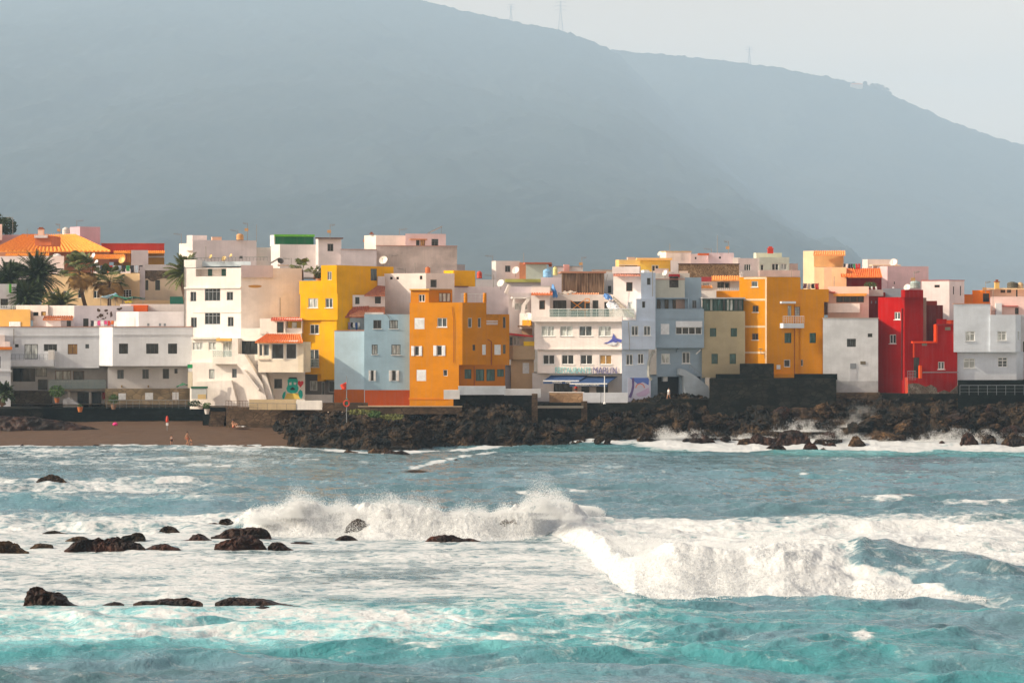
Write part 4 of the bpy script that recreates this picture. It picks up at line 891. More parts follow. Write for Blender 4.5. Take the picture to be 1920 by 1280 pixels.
# --- pale blue house
b = Bd('townhouse', 700, 247, 'pale blue house with white shutters and terracotta painted base', 'house')
f = b.blk(627, 252.0, (684, -7), 620, 762, (.46, .60, .68), d=2.2, cope=(.5, .2, .1))[0]
b.bx(f, 626.5, 730, 683.5, 757, -.05, -.005, plaster((.46, .11, .012), .4), 'painted_base')
g = b.blk(683, 250.9, (768.5, 3), 589, 766, (.34, .50, .60), d=3.1, wins=[(0, 700, 600, 715, 616, 'gdS', 2), (0, 730, 600, 746, 616, 'gcS', 3), (0, 697, 646, 708, 664, 'gcS', 2), (0, 734, 646, 751, 665, 'gcS', 2), (0, 695, 694, 701, 714, 'wdO', 1), (0, 734.5, 694, 743, 714, 'wdO', 1)])[0]  # darker blue than the left wall: this side's shade put into the colour
b.bx(g, 684, 731, 768, 761, -.05, -.005, plaster((.40, .07, .008), .4), 'painted_base'); b.bx(g, 676, 760, 768, 762, -1.2, -.01, plaster((.6, .45, .3)), 'step')  # base darker here too, with the shade in its colour
b.pipe(g, [(721, 587), (727, 592), (731, 598)], r=.03)
# --- orange house
b = Bd('townhouse', 850, 246, 'deep orange house with white shuttered windows and dark shaded right side', 'house')
f = b.blk(768, 250.3, [(867, -16), (912, 24)], 567, 684, ORG, d=4, wear=.42, wins=[(0, 777, 596, 796, 617, 'sL', 2), (0, 820, 596, 838, 613, 'wmS', 2), (0, 777, 648.5, 786, 667, 'sdO', 1), (0, 819, 647.5, 829, 667, 'sdO', 1),
     (1, 877.5, 596, 885, 614, 'wm', 1), (1, 896, 596, 902, 614, 'wd', 1), (1, 886, 646, 891, 657, 'gd', 1), (1, 904, 646, 911.5, 665, 'sL', 1)])
fl_ = b.blk(768, 250.3, (860.5, -16), 683.8, 765, ORG, d=4, wear=.42, wins=[(0, 781, 693, 799, 714, 'sL', 2), (0, 831, 693, 839, 705, 'wd', 1)])
g = b.blk(911.5, 249.8, (955, 14), 589, 684.5, ORG, d=4, wear=.42, wins=[(0, 927, 646, 939, 665, 'sL', 1), (0, 943, 646, 948, 663, 'gm', 1), (0, 943, 594, 948, 615, 'hd', 1)])[0]
b.bx(g, 912, 589.5, 938, 600, -.0, .4, plaster((.80, .32, .02), .2), 'parapet')
for i in range(3): b.bx(g, 912, 601+i*3, 933, 602.3+i*3, -.1, -.01, frm('s'), 'louvre')
h = b.blk(859, 249.2, (947, 12), 683.5, 745, (.50, .165, .006), d=5, wins=[(0, 871, 692, 884, 710, 'Gt', 2), (0, 892, 692, 908, 714, 'Gt', 2), (0, 912, 692, 928, 714, 'Gt', 2), (0, 932, 692, 945, 706, 'Gt', 2)])[0]
b.pipe(g, [(914, 636), (921, 640), (921, 684)], r=.05, mat=flat('pipe_rust', (.25, .05, .01))); b.pipe(f[0], [(848, 575), (851, 600), (851, 680)], r=.025, mat=flat('pipe_rust', (.25, .05, .01))); b.pipe(h, [(889, 686), (889, 726)], r=.04, mat=flat('pipe_rust', (.25, .05, .01)))
g = b.blk(770, 251.2, [(804, -16), (848, 20)], 543, 570, ORG, d=4, wear=.38, wins=[(0, 785, 552, 797, 566, 'wd', 2), (1, 823, 549, 845, 566, 'bc', 3)], name='penthouse'); b.band(g[0], 769, 541.5, 806, 544, (.75, .42, .08), .2, 'eave'); b.band(g[1], 804, 541.5, 846, 544, (.5, .28, .08), .15, 'eave')
for x in (873, 909): b.bx(f[1], x, 549, x+4, 567, .1, .5, plaster(ORG, .2), 'post')
b.rail(f[1], 868, 911, 551, 567, -.3, 5, 'w')
b.bx(f[0], 766.5, 746, 840, 749, -.05, -.005, plaster((.60, .18, .006), .2), 'base_line')
# --- large lilac wall behind
b = Bd('apartment_building', 920, 259, 'large plain lilac white building with a curved white pergola bay, behind the orange house', 'building')
f = b.blk(850, 262, (1000, 12), 537, 660, (.72, .65, .66), d=8)[0]; g = b.blk(953, 259.6, (1002, 10), 549, 640, (.74, .67, .66), d=4, wins=[(0, 965, 568, 989, 581, 'wc', 3)])[0]
b.bx(g, 958, 557, 994, 560, -.9, -.01, plaster(WHITE), 'canopy'); slab(g, [(960, 560), (963, 560), (963, 576), (959, 576)], -.9, -.7, plaster(WHITE), 'bracket', b.r); slab(g, [(994, 558), (983, 572), (980, 590), (974, 590), (976, 572), (986, 558)], -.9, -.6, plaster(WHITE), 'curved_fin', b.r)
slab(g, [(945, 549), (952, 533), (957, 536), (950, 552)], -.4, -.1, plaster((.85, .78, .72)), 'curved_parapet', b.r)
b = Bd('roof_block', 985, 258, 'little ochre roof room beneath the white satellite dish', 'building')
f = b.blk(974, 256, (998, -20), 587, 616, (.80, .75, .72), d=3)[0]; b.bx(f, 982, 600, 998, 611, -.5, -.01, plaster((.85, .42, .03)), 'ochre_wall'); b.bx(f, 976, 610, 998, 613, -.9, -.01, plaster((.4, .25, .12)), 'awning'); b.blk(978, 256.5, (998, -10), 612, 632, (.45, .3, .2), d=3)
# --- small beige house between orange and the restaurant
b = Bd('townhouse', 978, 251, 'narrow tan house with overhanging upper floor and red awning, next to the restaurant', 'house')
f = b.blk(955, 252.3, [(962, -30), (1003, 6)], 648, 674, (.50, .36, .22), d=5)
g = b.blk(958, 252.8, (1001, 6), 673.5, 745, (.60, .42, .25), d=5, wins=[(0, 980, 680, 992, 700, 'sL', 2)])[0]
h = b.blk(955, 253.6, (983, 4), 629, 649, (.7, .66, .6), d=3, wins=[(0, 956, 632, 961, 647, 'kd', 1), (0, 962, 631, 975, 647, 'wc', 2)])[0]; b.bx(f[1], 982, 640, 1003, 648.5, 0, .3, plaster((.85, .55, .02)), 'yellow_parapet')
slab(h, [(954, 624), (998, 629), (998, 632), (954, 628)], -1.2, 0, flat('red_awning', (.6, .01, .02)), 'awning', b.r)
b.blk(946, 253.2, (959, 6), 685, 745, (.50, .52, .58), d=4)
# ================================================================ houses, right half
SHADE_BLU = (.56, .64, .76)  # white walls of the tower house, their bluish shade put into the colour
def text(f, s, px, py, h_px, mat, parent, out_=.1, w_px=None, name='lettering', ext=.02):
    cu = bpy.data.curves.new(name, 'FONT'); cu.body = s; cu.size = 1; cu.extrude = ext; cu.materials.append(mat); cu.resolution_u = 3
    o = bpy.data.objects.new(name, cu); C.objects.link(o); bpy.context.view_layer.update()
    Y = f.Y(px); hh = h_px/F*Y/.70; cu.size = hh; bpy.context.view_layer.update()
    if w_px: sx = (f.u(px+w_px)-f.u(px))/max(.01, o.dimensions.x); o.scale = (sx, 1, 1)
    sx = o.scale[0]; bpy.context.view_layer.update(); me = bpy.data.meshes.new_from_object(o.evaluated_get(bpy.context.evaluated_depsgraph_get())); bpy.data.objects.remove(o); bpy.data.curves.remove(cu)
    me.name = name; me.materials.clear(); me.materials.append(mat); o = bpy.data.objects.new(name, me); C.objects.link(o); o.scale = (sx, 1, 1)
    o.parent = parent; p = f.pt(px, py, out_)-wl(parent); o.location = p; o.rotation_euler = (math.pi/2, 0, f.ang); return o
b = Bd('restaurant_building', 1080, 248, 'pinkish white seafront restaurant with rows of wide windows, marlin emblem and glazed roof terrace', 'restaurant')
MW = (.84, .75, .70)
f = b.blk(1002, 251.4, (1168, -12), 602, 655, MW, d=8, wins=[(0, 1015, 611, 1039, 630, 'wcS', 2), (0, 1050, 611, 1074, 630, 'wcS', 2), (0, 1086, 611, 1110, 630, 'wmS', 2), (0, 1122, 611, 1146, 630, 'wcS', 2)])[0]
g = b.blk(1008, 251.6, (1169, -12), 654.5, 700, MW, d=8, wins=[(0, 1018, 665, 1040, 683, 'wdS', 2), (0, 1053, 665, 1076, 683, 'wdS', 2), (0, 1088, 665, 1111, 683, 'wdS', 2), (0, 1124, 665, 1147, 683, 'wbS'.replace('b', 'y'), 2)])[0]
b.band(f, 1000, 594, 1168, 603, MW, .55, 'terrace_slab'); b.band(f, 1004, 653, 1168, 655.5, MW, .12)
k = b.blk(998, 252.4, (1170, -10), 699.5, 760, (.66, .62, .60), d=6, wins=[(0, 1038, 716, 1073, 737, 'kd', 2), (0, 1090, 716, 1105, 737, 'kd', 1), (0, 1118, 716, 1140, 737, 'kd', 2)])[0]
h = b.blk(996, 252.6, (1031, -6), 538, 602, (.82, .75, .71), d=7, wins=[(0, 1011, 563, 1022, 580, 'bd', 1)])[0]
h2 = b.blk(1030, 255.4, (1150, -6), 552, 602, (.62, .56, .52), d=4, wins=[(0, 1037, 563, 1062, 598, 'kd', 3), (0, 1070, 565, 1106, 596, 'kd', 3), (0, 1111, 563, 1122, 595, 'kd', 1), (0, 1133, 566, 1142, 595, 'kd', 1)])[0]
b.tiles(996, 1036, 552, 251.8, 999, 1036, 546, 253.4, (.60, .13, .03), (.85, .30, .12)); 
fr = Face((f.A.x, f.A.y), (f.A.x+f.d.x*40, f.A.y+f.d.y*40), (0, 1)); b.rail(fr, 1031, 1190, 579, 595, .3, 9, 'w', True, 'glass_balustrade')
m = MB()
for (x0, y0, x1, y1) in ((1071, 563, 1096, 582), (1071, 582, 1096, 563), (1098, 560, 1098, 596), (1070, 581, 1104, 581), (1098, 560, 1106, 560), (1106, 560, 1106, 567), (1098, 567, 1106, 567)):
    m.tube([h2.pt(x0, y0, .9), h2.pt(x1, y1, .9)], .045, 5)
m.build('terrace_trellis', flat('orange_wood', (.75, .28, .03)), b.r)
# text and emblem
text(g, 'RESTAURANTE', 1040.5, 699, 11, flat('teal_letters', (.25, .62, .62), .5), b.r, .12, 67); text(g, 'MARLIN', 1112, 700.5, 13, flat('navy_letters', (.16, .15, .32), .5), b.r, .12, 44)
slab(f, [(1131, 643), (1140, 641), (1148, 635), (1150, 625), (1155, 634), (1167, 637), (1164, 642), (1158, 640), (1150, 646), (1142, 644)], -.10, -.04, flat('marlin_blue', (.09, .11, .42), .4), 'marlin_emblem', b.r)
slab(f, [(1138, 644.5), (1150, 641), (1158, 643), (1152, 647.5), (1144, 646.5)], -.13, -.10, flat('marlin_white', (.75, .75, .78), .4), 'marlin_belly', b.r)
# awnings, things that project from the facade
nav = flat('awning_navy', (.030, .075, .20), .8, var=.35, scale=12)
def awning(x0, x1, ya, yb, n1, txt, label, tx):
    r = b.r; m = MB(); A = k.pt(x0+12, ya, .12); B_ = k.pt(x1, ya, .12); D = k.pt(x0, yb, n1); E = k.pt(x1-14, yb, n1)
    A, B_, D, E = [Vector(v) for v in (A, B_, D, E)]; th = Vector((0, 0, .04))
    m.v = [tuple(v) for v in (A, B_, E, D, A+th, B_+th, E+th, D+th)]; m.f = [(0, 1, 2, 3), (4, 7, 6, 5), (0, 4, 5, 1), (1, 5, 6, 2), (2, 6, 7, 3), (3, 7, 4, 0)]
    o = m.build('awning', nav, r)
    MB().tube([D, E], .07, 6).build('front_bar', frm('w'), o)
    n = MB(); dz = Vector((0, 0, -.28)); n.poly([D, E, E+dz, D+dz]).build('valance', nav, o)
    F2 = Face((D.x, D.y), (E.x, E.y), (0, 1))
    for (s, px, w_) in tx:
        t_ = text(F2, s, px, yb+4.6, 2.6, frm('w'), b.r, .03, w_, 'valance_lettering')
awning(1023, 1104, 703, 713.5, 1.7, '', '', [('MARLIN', 1036, 17), ('MARLIN', 1060, 16)])
awning(1074, 1158, 706, 718.5, 2.3, '', '', [('RESTAURANTE', 1079, 26), ('MARLIN', 1107, 16)])
b.bx(k, 1031, 698, 1112, 703, -.25, -.01, frm('w'), 'awning_case')
# shack
b = Bd('roof_shack', 1090, 258, 'weathered brown plank shack with a thin tiled roof on top of the restaurant', 'shack')
wd = newmat('old_planks'); t, bb = nodes(wd)
nn = N(t, 'ShaderNodeTexNoise', i_Scale=1., i_Detail=5.); t.links.new(mapping(t, (6, 6, .5)), nn.inputs['Vector'])
t.links.new(ramp(t, nn.outputs[0], [(.3, (.035, .02, .012)), (.5, (.14, .085, .05)), (.7, (.28, .19, .12))]), bb.inputs['Base Color']); bb.inputs['Roughness'].default_value = .9
f = b.blk(1053, 257.5, (1133, 3), 512, 556, 0, d=4, mat=wd)[0]; b.bx(f, 1051, 509, 1136, 512, -.4, 4, plaster((.42, .2, .12)), 'roof')
b.tiles(1056, 1124, 555, 255.8, 1058, 1122, 549, 257.2, (.5, .16, .06), (.75, .40, .22), 'lean_to_roof'); 
for x in (1053.5, 1080, 1101, 1131): b.bx(f, x, 512, x+1.3, 552, -.08, -.01, flat('shack_post', (.30, .2, .12)), 'post')
def tarp(label, pts, Y, c, seed):
    r = root('tarpaulin', (PX(pts[0], Y), Y, PZ(pts[1], Y)), label, 'tarpaulin', 'tarpaulins on the restaurant roof'); m = MB(); k_ = 9
    (x0, y0, x1, y1) = pts
    for j in range(k_):
        for i in range(k_):
            u, v_ = i/(k_-1), j/(k_-1); q = random.Random(seed*100+i*9+j); wv = .22*math.sin(i*1.7+j*1.1+seed)
            sh = abs(u-.5)*.8*(y1-y0)*(.4+.6*math.sin(seed+u*4)**2)
            m.v.append((PX(x0+(x1-x0)*(u+.25*math.sin(v_*3+seed)), Y), Y-1.0+v_*.9+wv*.6, PZ(y1+(y0-y1)*v_, Y)-sh/F*Y*(v_)+wv*.4+q.uniform(-.05, .05)))
    m.f = [tuple(a) for a in gridfaces(k_, k_).tolist()]; o = m.build('sheet', flat('tarp_%d' % seed, c, .5), r, True); md = o.modifiers.new('thickness', 'SOLIDIFY'); md.thickness = .03
tarp('bright blue tarpaulin draped over the roof edge left of the plank shack', (1034, 532, 1043, 558), 254, (.08, .28, .62), 1)
tarp('blue tarpaulin sheet sagging at the top of the terrace stair', (1134, 550, 1147, 561), 253, (.10, .26, .60), 2)
tarp('white crumpled sheet hanging below the blue tarpaulin by the terrace stair', (1142, 561, 1164, 580), 252.6, (.72, .74, .78), 3)
tarp('pale crumpled sheet lying along the shack lean-to roof', (1052, 545, 1078, 551), 254.5, (.62, .50, .40), 4)
# --- white tower house, shade-tinted walls
b = Bd('townhouse', 1200, 249, 'narrow white house with a tall slim tower and rainbow mural, right of the restaurant', 'house')
f = b.blk(1193, 249.4, (1229, 13), 560, 602, SHADE_BLU, d=6, wins=[(0, 1204, 565, 1210, 577, 'hd', 1)])[0]
g = b.blk(1166, 248.8, (1229, 13), 601, 655, SHADE_BLU, d=6, wins=[(0, 1184, 611, 1197, 629, 'wmS', 2), (0, 1207, 611, 1220, 629, 'wmS', 2)])[0]
h = b.blk(1166, 249.3, (1216, 13), 654.5, 755, SHADE_BLU, d=6, wins=[(0, 1174, 664, 1187, 684, 'wmS', 2), (0, 1196, 663, 1207, 682, 'wdS', 2)])[0]
t_ = b.blk(1202, 249.8, (1229, 13), 511, 561, SHADE_BLU, d=4, wins=[(0, 1213, 521, 1220, 534, 'hd', 1)])[0]; b.bx(t_, 1210, 506, 1220, 511, .5, 1.6, plaster(WHITE), 'chimney')
u_ = b.blk(1150, 253, (1203, -14), 516, 600, (.84, .76, .72), d=4, wins=[(0, 1174, 529, 1186, 546, 'bd', 1), (0, 1177, 566, 1186, 580, 'wc', 1), (0, 1139.9, 536, 1146, 549, 'kd', 1)])[0]
b.tiles(1150, 1201, 516.5, 251.6, 1151, 1200, 513, 252.8, (.62, .2, .12), (.82, .42, .30)); b.band(u_, 1150, 500, 1201, 513, (.70, .62, .60), .6, 'parapet')
b.pipe(g, [(1178, 603), (1180, 640), (1180, 656)], r=.03); b.pipe(t_, [(1223, 506), (1223, 556)], r=.03)
b.pipe(h, [(1226, 657), (1219, 668), (1216, 680), (1216, 706), (1221, 712)], r=.17, mat=flat('waste_pipe', (.42, .42, .38)))
# mural
slab(h, [(1177, 708), (1220, 708), (1220, 751), (1177, 753)], -.02, 0, plaster((.62, .62, .74), .2), 'mural_panel', b.r)
mp_ = lambda pts, c, nm, o_: MB().poly([h.pt(x, y, o_) for x, y in pts]).build(nm, plaster(c, .1), b.r)
mp_([(1180, 708), (1217, 708), (1216, 722), (1205, 716), (1196, 720), (1186, 712)], (.12, .20, .55), 'painted_sky', .03)
mp_([(1184.5, 708), (1189, 708), (1189, 726), (1186, 738), (1183, 746), (1178, 744), (1183, 733), (1185, 722)], (.16, .12, .28), 'painted_trunk', .04)
for i, (R1, c) in enumerate(((9, (.62, .16, .2)), (7.6, (.75, .5, .35)), (6.2, (.55, .6, .75)))):
    mp_([(1200+R1*math.cos(a), 727-R1*math.sin(a)) for a in np.linspace(0, math.pi, 12)]+[(1200-(R1-1.4)*math.cos(a), 727-(R1-1.4)*math.sin(a)) for a in np.linspace(0, math.pi, 12)], c, 'painted_rainbow', .05+.003*i)
mp_([(1192, 738), (1205, 732), (1216, 726), (1218, 736), (1210, 742), (1196, 743)], (.55, .42, .60), 'painted_hill', .04)
# terrace stair between
b2 = Bd('roof_staircase', 1170, 252, 'pale open outside stair climbing from the glazed terrace beside the tower house', 'staircase', None)
m = MB(); fa = Face((PX(1140, 252), 252), (PX(1195, 252), 252), (0, 1))
for i in range(13): fa.bpx(m, 1150+i*3.1, 560+i*2.9, 1154+i*3.1, 562.5+i*2.9, 0, .8)
m.build('steps', plaster((.70, .62, .50)), b2.r)
for n_ in (0, .8): MB().tube([fa.pt(1150, 556, -n_), fa.pt(1191, 594, -n_)], .05, 5).build('handrail', flat('stair_rail', (.5, .42, .3)), b2.r)
MB().tube([fa.pt(1139, 515, 0), fa.pt(1132, 548, 0)], .03, 4).build('handrail', steel, b2.r)
# --- grey-blue house
GB = (.31, .40, .48)
b = Bd('townhouse', 1275, 250, 'slate blue house with recessed loggia, white windows and an outside staircase', 'house')
f = b.blk(1229, 250.4, (1320, 11), 579, 652, GB, d=8, wins=[(0, 1239, 607, 1255, 627, 'sL', 2), (0, 1267, 613, 1316, 627, 'wd', 4)])[0]
b.band(f, 1267, 602, 1316, 613, (.78, .8, .82), .14, 'shutter_box'); b.band(f, 1229, 597, 1318, 598.5, GB, .05)
f1 = b.blk(1229, 250.8, (1292, 11), 558, 580, GB, d=8, wins=[(0, 1231, 560, 1290, 579, 'LOG')])[0]
for (x0, x1) in ((1236, 1243), (1251, 1258), (1266, 1272)): b.bx(f1, x0, 562, x1, 578.5, 1.02, 1.08, pane('d'), 'door')
b.bx(f1, 1272, 560.5, 1290, 578.5, 1.03, 1.08, plaster((.52, .38, .32)), 'inner_wall')
b.blk(1229, 250.9, (1284, 11), 524, 559, (.50, .50, .44), d=6, cope=(.5, .2, .15)); b.bx(b.faces[0], 1255, 518, 1272, 539, -.02, -.003, rockmat('sooty_patch', (.06, .05, .045), (.2, .17, .15)), 'sooty_patch')
b.blk(1284, 252.0, (1315, 11), 520, 600, GB, d=6, wins=[(0, 1298, 563, 1306, 578, 'hm', 2)])
h = b.blk(1231, 251.2, (1320, 11), 651.5, 704, GB, d=7, wins=[(0, 1240, 663, 1256, 681, 'wcS', 2), (0, 1279, 660, 1294, 681, 'wmS', 2)])[0]
for (x0, x1) in ((1220, 1233), (1275, 1283), (1314, 1322)): b.bx(h, x0, 703.5, x1, 745, 0, .6, plaster(GB), 'pillar')
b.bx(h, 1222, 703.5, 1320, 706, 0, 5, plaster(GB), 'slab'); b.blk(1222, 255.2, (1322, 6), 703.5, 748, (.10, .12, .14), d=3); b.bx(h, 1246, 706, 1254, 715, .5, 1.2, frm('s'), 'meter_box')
slab(h, [(1268, 690), (1278, 692), (1300, 705), (1323, 724), (1326, 745), (1279, 747), (1277, 705), (1268, 702)], -1.2, -.2, plaster((.44, .50, .54)), 'outside_staircase', b.r)
slab(h, [(1267, 660), (1272, 652), (1320, 650), (1320, 652.5), (1273, 654.5)], -.35, -.01, plaster(GB), 'ledge', b.r)
m = MB()
for i in range(7): a = h.pt(1288+i*4.5, 690+i*3.6, 1.1); c_ = h.pt(1288+i*4.5, 683+i*3.6, 1.1); m.tube([a, c_], .02, 4)
m.tube([h.pt(1288, 683, 1.1), h.pt(1315, 704.6, 1.1)], .025, 4).build('stair_railing', frm('h'), b.r)
slab(h, [(1311, 655), (1313, 655), (1304, 664), (1302, 663)], -.5, -.45, frm('w'), 'lamp_arm', b.r)
# --- beige house with glazed sunroom
b = Bd('townhouse', 1355, 251, 'beige house with dark green shutters and a dark glazed sunroom on top', 'house')
f = b.blk(1316, 251.6, (1397, 8), 583, 708, (.42, .35, .22), d=6, wins=[(0, 1331, 615, 1343, 631, 'Gt', 1), (0, 1370, 615, 1382, 631, 'Gt', 2), (0, 1334, 663, 1346, 682, 'Gt', 1), (0, 1368, 663, 1380, 682, 'Gt', 1)])[0]
f = b.blk(1317, 251.8, (1394, 8), 560, 583.5, (.03, .06, .06), d=4, name='sunroom', rec=.05, wins=[(0, 1318, 561, 1330, 583, 'Gt', 1), (0, 1331, 561, 1337, 583, 'Gc', 1), (0, 1338, 561, 1354, 583, 'Gt', 2), (0, 1355, 561, 1361, 583, 'Gd', 1), (0, 1362, 561, 1375, 583, 'Gc', 2), (0, 1376, 561, 1393, 583, 'Gm', 2)])[0]
b.bx(f, 1315, 557.5, 1396, 560, -.3, 3.5, plaster((.62, .6, .58)), 'roof'); b.pipe(f, [(1319, 650), (1318.5, 683), (1332, 704)], r=.03, mat=flat('pipe_rust', (.25, .05, .01)))
# --- second orange house
O2 = (.55, .24, .006); OL = (.68, .27, .004)
b = Bd('townhouse', 1440, 249, 'tall orange house with pale corner bands, small white balcony and dark shutters', 'house')
f = b.blk(1386, 253.4, [(1438, LT), (1501, 16)], 519, 702, OL, d=5, wear=.38, wins=[(0, 1409, 527, 1421, 538, 'wmS', 1), (0, 1411, 573, 1422, 585, 'bdS', 2), (0, 1410, 625, 1422, 637, 'bdS', 2), (1, 1477, 573, 1484, 592, 'hc', 2), (1, 1490, 575, 1500.5, 592, 'hcX', 2), (1, 1471, 624, 1484, 643, 'Gt', 2), (1, 1470, 674, 1482, 688, 's', 1)])
g = b.blk(1500.8, 253.15, (1554, 16), 542, 566, OL, d=5, wear=.38)[0]; g = b.blk(1500.8, 253.15, (1545, 16), 565.5, 704, OL, d=5, wear=.38, wins=[(0, 1518, 624, 1530, 643, 'Gt', 2), (0, 1497, 674, 1506, 686, 's', 1)])[0]
b.blk(1438, 251.9, (1490, 16), 701, 713, OL, d=4, wear=.38)
for y in (519.5, 560, 610.5, 659): b.bx(f[0], 1395, y, 1436.5, y+3.6, -.03, -.003, plaster((.80, .60, .40)), 'pale_band')
b.bx(f[0], 1434.7, 520, 1437.8, 701, -.034, -.003, plaster((.80, .58, .38)), 'pale_band')
b.blk(1343, 255.4, (1388, -14), 545, 562, OL, d=5, wear=.38); b.bx(f[1], 1474, 519, 1476, 520, 0, .1, plaster(OL, .2), 'coping')
q = f[1]; b.bx(q, 1462, 606, 1501, 615, -1.0, -.01, plaster((.62, .66, .70)), 'balcony_floor'); b.rail(q, 1462, 1501, 593, 606, .95, 12, 's'); b.bx(q, 1462, 565, 1489, 569, -.5, -.01, frm('s'), 'canopy')
b.bx(q, 1456, 684, 1463, 692, -.05, -.005, frm('s'), 'meter_box'); b.pipe(q, [(1489.5, 570), (1489.5, 712)], r=.035, mat=flat('pipe_rust', (.25, .05, .01)))
m = MB(); m.tube([f[0].pt(1424, 654, .3), f[0].pt(1431, 654, .3)], .05, 5).tube([f[0].pt(1428, 654, .3), f[0].pt(1428, 663, .3), f[0].pt(1435, 664, .2), f[0].pt(1435, 672, .2)], .03, 5).build('water_pipes', frm('g'), b.r)
# --- white house right of it
b = Bd('townhouse', 1595, 250, 'plain light grey house with one barred window and a blocked door, left of the red', 'house')
f = b.blk(1543, 250.6, (1646.5, 4), 597, 738, (.68, .69, .70), d=8, wear=.45, cope=(.5, .42, .36), wins=[(0, 1588, 635, 1605, 650, 'kmT', 4), (0, 1627, 625, 1636, 632, 'gd', 1)])[0]
b.bx(f, 1594, 681, 1605, 691, -.05, -.005, frm('h'), 'vent'); b.bx(f, 1613, 677, 1623, 683, -.05, -.005, flat('vent_bronze', (.2, .17, .12)), 'vent'); b.band(f, 1593, 692, 1606, 731, (.62, .63, .66), .03, 'blocked_door')
b.bx(f, 1569, 714, 1646, 737, -.05, -.004, plaster((.52, .52, .53), .8), 'worn_base')
# pink balcony house behind
b = Bd('townhouse', 1590, 256, 'salmon pink house with an orange awning over a shaded balcony, above the light grey house', 'house')
f = b.blk(1552, 257, (1629, -8), 537, 600, (.86, .62, .52), d=6, wins=[(0, 1568, 555, 1620, 567, 'bd', 4)])[0]
b.bx(f, 1552, 569, 1612, 586, -1.0, -.01, plaster((.86, .74, .66)), 'balcony'); slab(f, [(1562, 551), (1625, 550), (1624, 555), (1563, 555.5)], -.9, -.02, flat('orange_awning', (.80, .32, .04)), 'awning', b.r)
b.band(f, 1545, 547, 1566, 549, (.5, .06, .04), .4, 'eave'); b.blk(1543, 258, (1571, -5), 565, 590, (.74, .60, .52), d=3)
b = Bd('townhouse', 1638, 257, 'narrow maroon wall house with white balusters on its parapet, left of the bright red house', 'house')
f = b.blk(1629, 257.5, (1660, 5), 548, 600, (.22, .025, .02), d=5)[0]; b.bx(f, 1629, 543, 1656, 555, -.05, -.005, plaster((.58, .54, .50)), 'parapet')
for x in (1634, 1642): b.bx(f, x, 537, x+2.4, 544, -.02, .2, frm('w'), 'baluster'); b.bx(f, x-1, 564, x+1, 569, -.05, -.01, frm('h'), 'niche')
b.blk(1654, 260, (1700, 5), 541, 558, (.40, .45, .50), d=4)
# --- red house
b = Bd('townhouse', 1700, 247, 'vivid red stepped house with a tall tower above the surf', 'house')
f = b.blk(1646.5, 253.6, [(1696, -40), (1731, 22)], 557, 742, RED, d=4, wear=.38, wins=[(0, 1677, 585, 1688, 599, 'wmS', 2), (0, 1668, 627, 1680, 644, 'wdS', 2)])
f2 = b.blk(1689.5, 250.6, [(1697, -35), (1731, 22)], 543, 558, RED, d=3, wear=.38)
b.pipe(f[0], [(1692, 578), (1691, 712)], r=.06, mat=flat('pipe_dark', (.12, .01, .01)))
g = b.blk(1712, 249.9, (1759, 8), 643, 740, RED, d=4.5, wear=.38, wins=[(0, 1713, 670, 1724, 708, 'kd', 1), (0, 1729, 641.5, 1737, 647, 'gd', 1)])[0]
h = b.blk(1757.5, 250.2, (1795, 8), 610, 739, RED, d=5, wear=.38, wins=[(0, 1759, 678, 1771, 692, 'wmS', 2)])[0]
b.bx(g, 1711, 639.6, 1757, 643.2, -.1, .5, plaster((.75, .05, .006), .2), 'coping'); b.bx(h, 1754, 608, 1757.6, 642, -.05, .6, plaster((.75, .05, .006), .2), 'corner'); b.bx(h, 1756, 607, 1797, 610, -.1, .3, plaster((.3, .02, .02)), 'coping')  # bright coping and corner: sunlight on the left edges put into the colour
b.bx(g, 1711.5, 643.5, 1714.5, 670, -.06, -.004, plaster((.75, .05, .006), .2), 'edge'); b.bx(g, 1722, 685, 1726.5, 709, -.4, -.05, plaster((.80, .09, .01), .2), 'door_side')  # bright edge strip: the sunlit left side put into the colour
b.bx(g, 1728.5, 642.5, 1738, 648, -.02, .1, flat('vent_bronze', (.2, .17, .12)), 'vent'); b.bx(h, 1772, 613, 1782, 619, -.04, -.004, flat('vent_bronze', (.2, .17, .12)), 'vent')
b.blk(1756, 252, (1775, 0), 598, 612, RED, d=2); b.blk(1774, 252, [(1783, 0), (1789, 20)], 600, 612, (.75, .08, .02), d=2)
b.blk(1728, 253.6, (1768, 6), 572, 645, (.13, .012, .01), d=4, mat=plaster((.16, .015, .012))); b.blk(1735, 254.2, (1757, 6), 564, 574, (.30, .03, .02), d=3); b.blk(1729, 252.6, (1737, 6), 558, 640, (.30, .2, .16), d=2)
b.bx(f[1], 1697, 707, 1731, 742, -.6, -.01, plaster((.45, .05, .02), .9), 'plinth')
pts_b = [(1702, 720), (1712, 718), (1722, 719), (1735, 725), (1745, 721), (1755, 727), (1757, 736), (1770, 731), (1780, 735), (1795, 722), (1796, 742), (1702, 742)]
slab(h, pts_b, -.18, -.06, rockmat('bare_render', (.16, .12, .09), (.34, .29, .24), .95, 2.), 'bare_plinth', b.r)
b.rail(g, 1697, 1712, 695, 712, .9, 5, 'h'); b.rail(g, 1726, 1792, 697, 699, .8, 4, 'h')
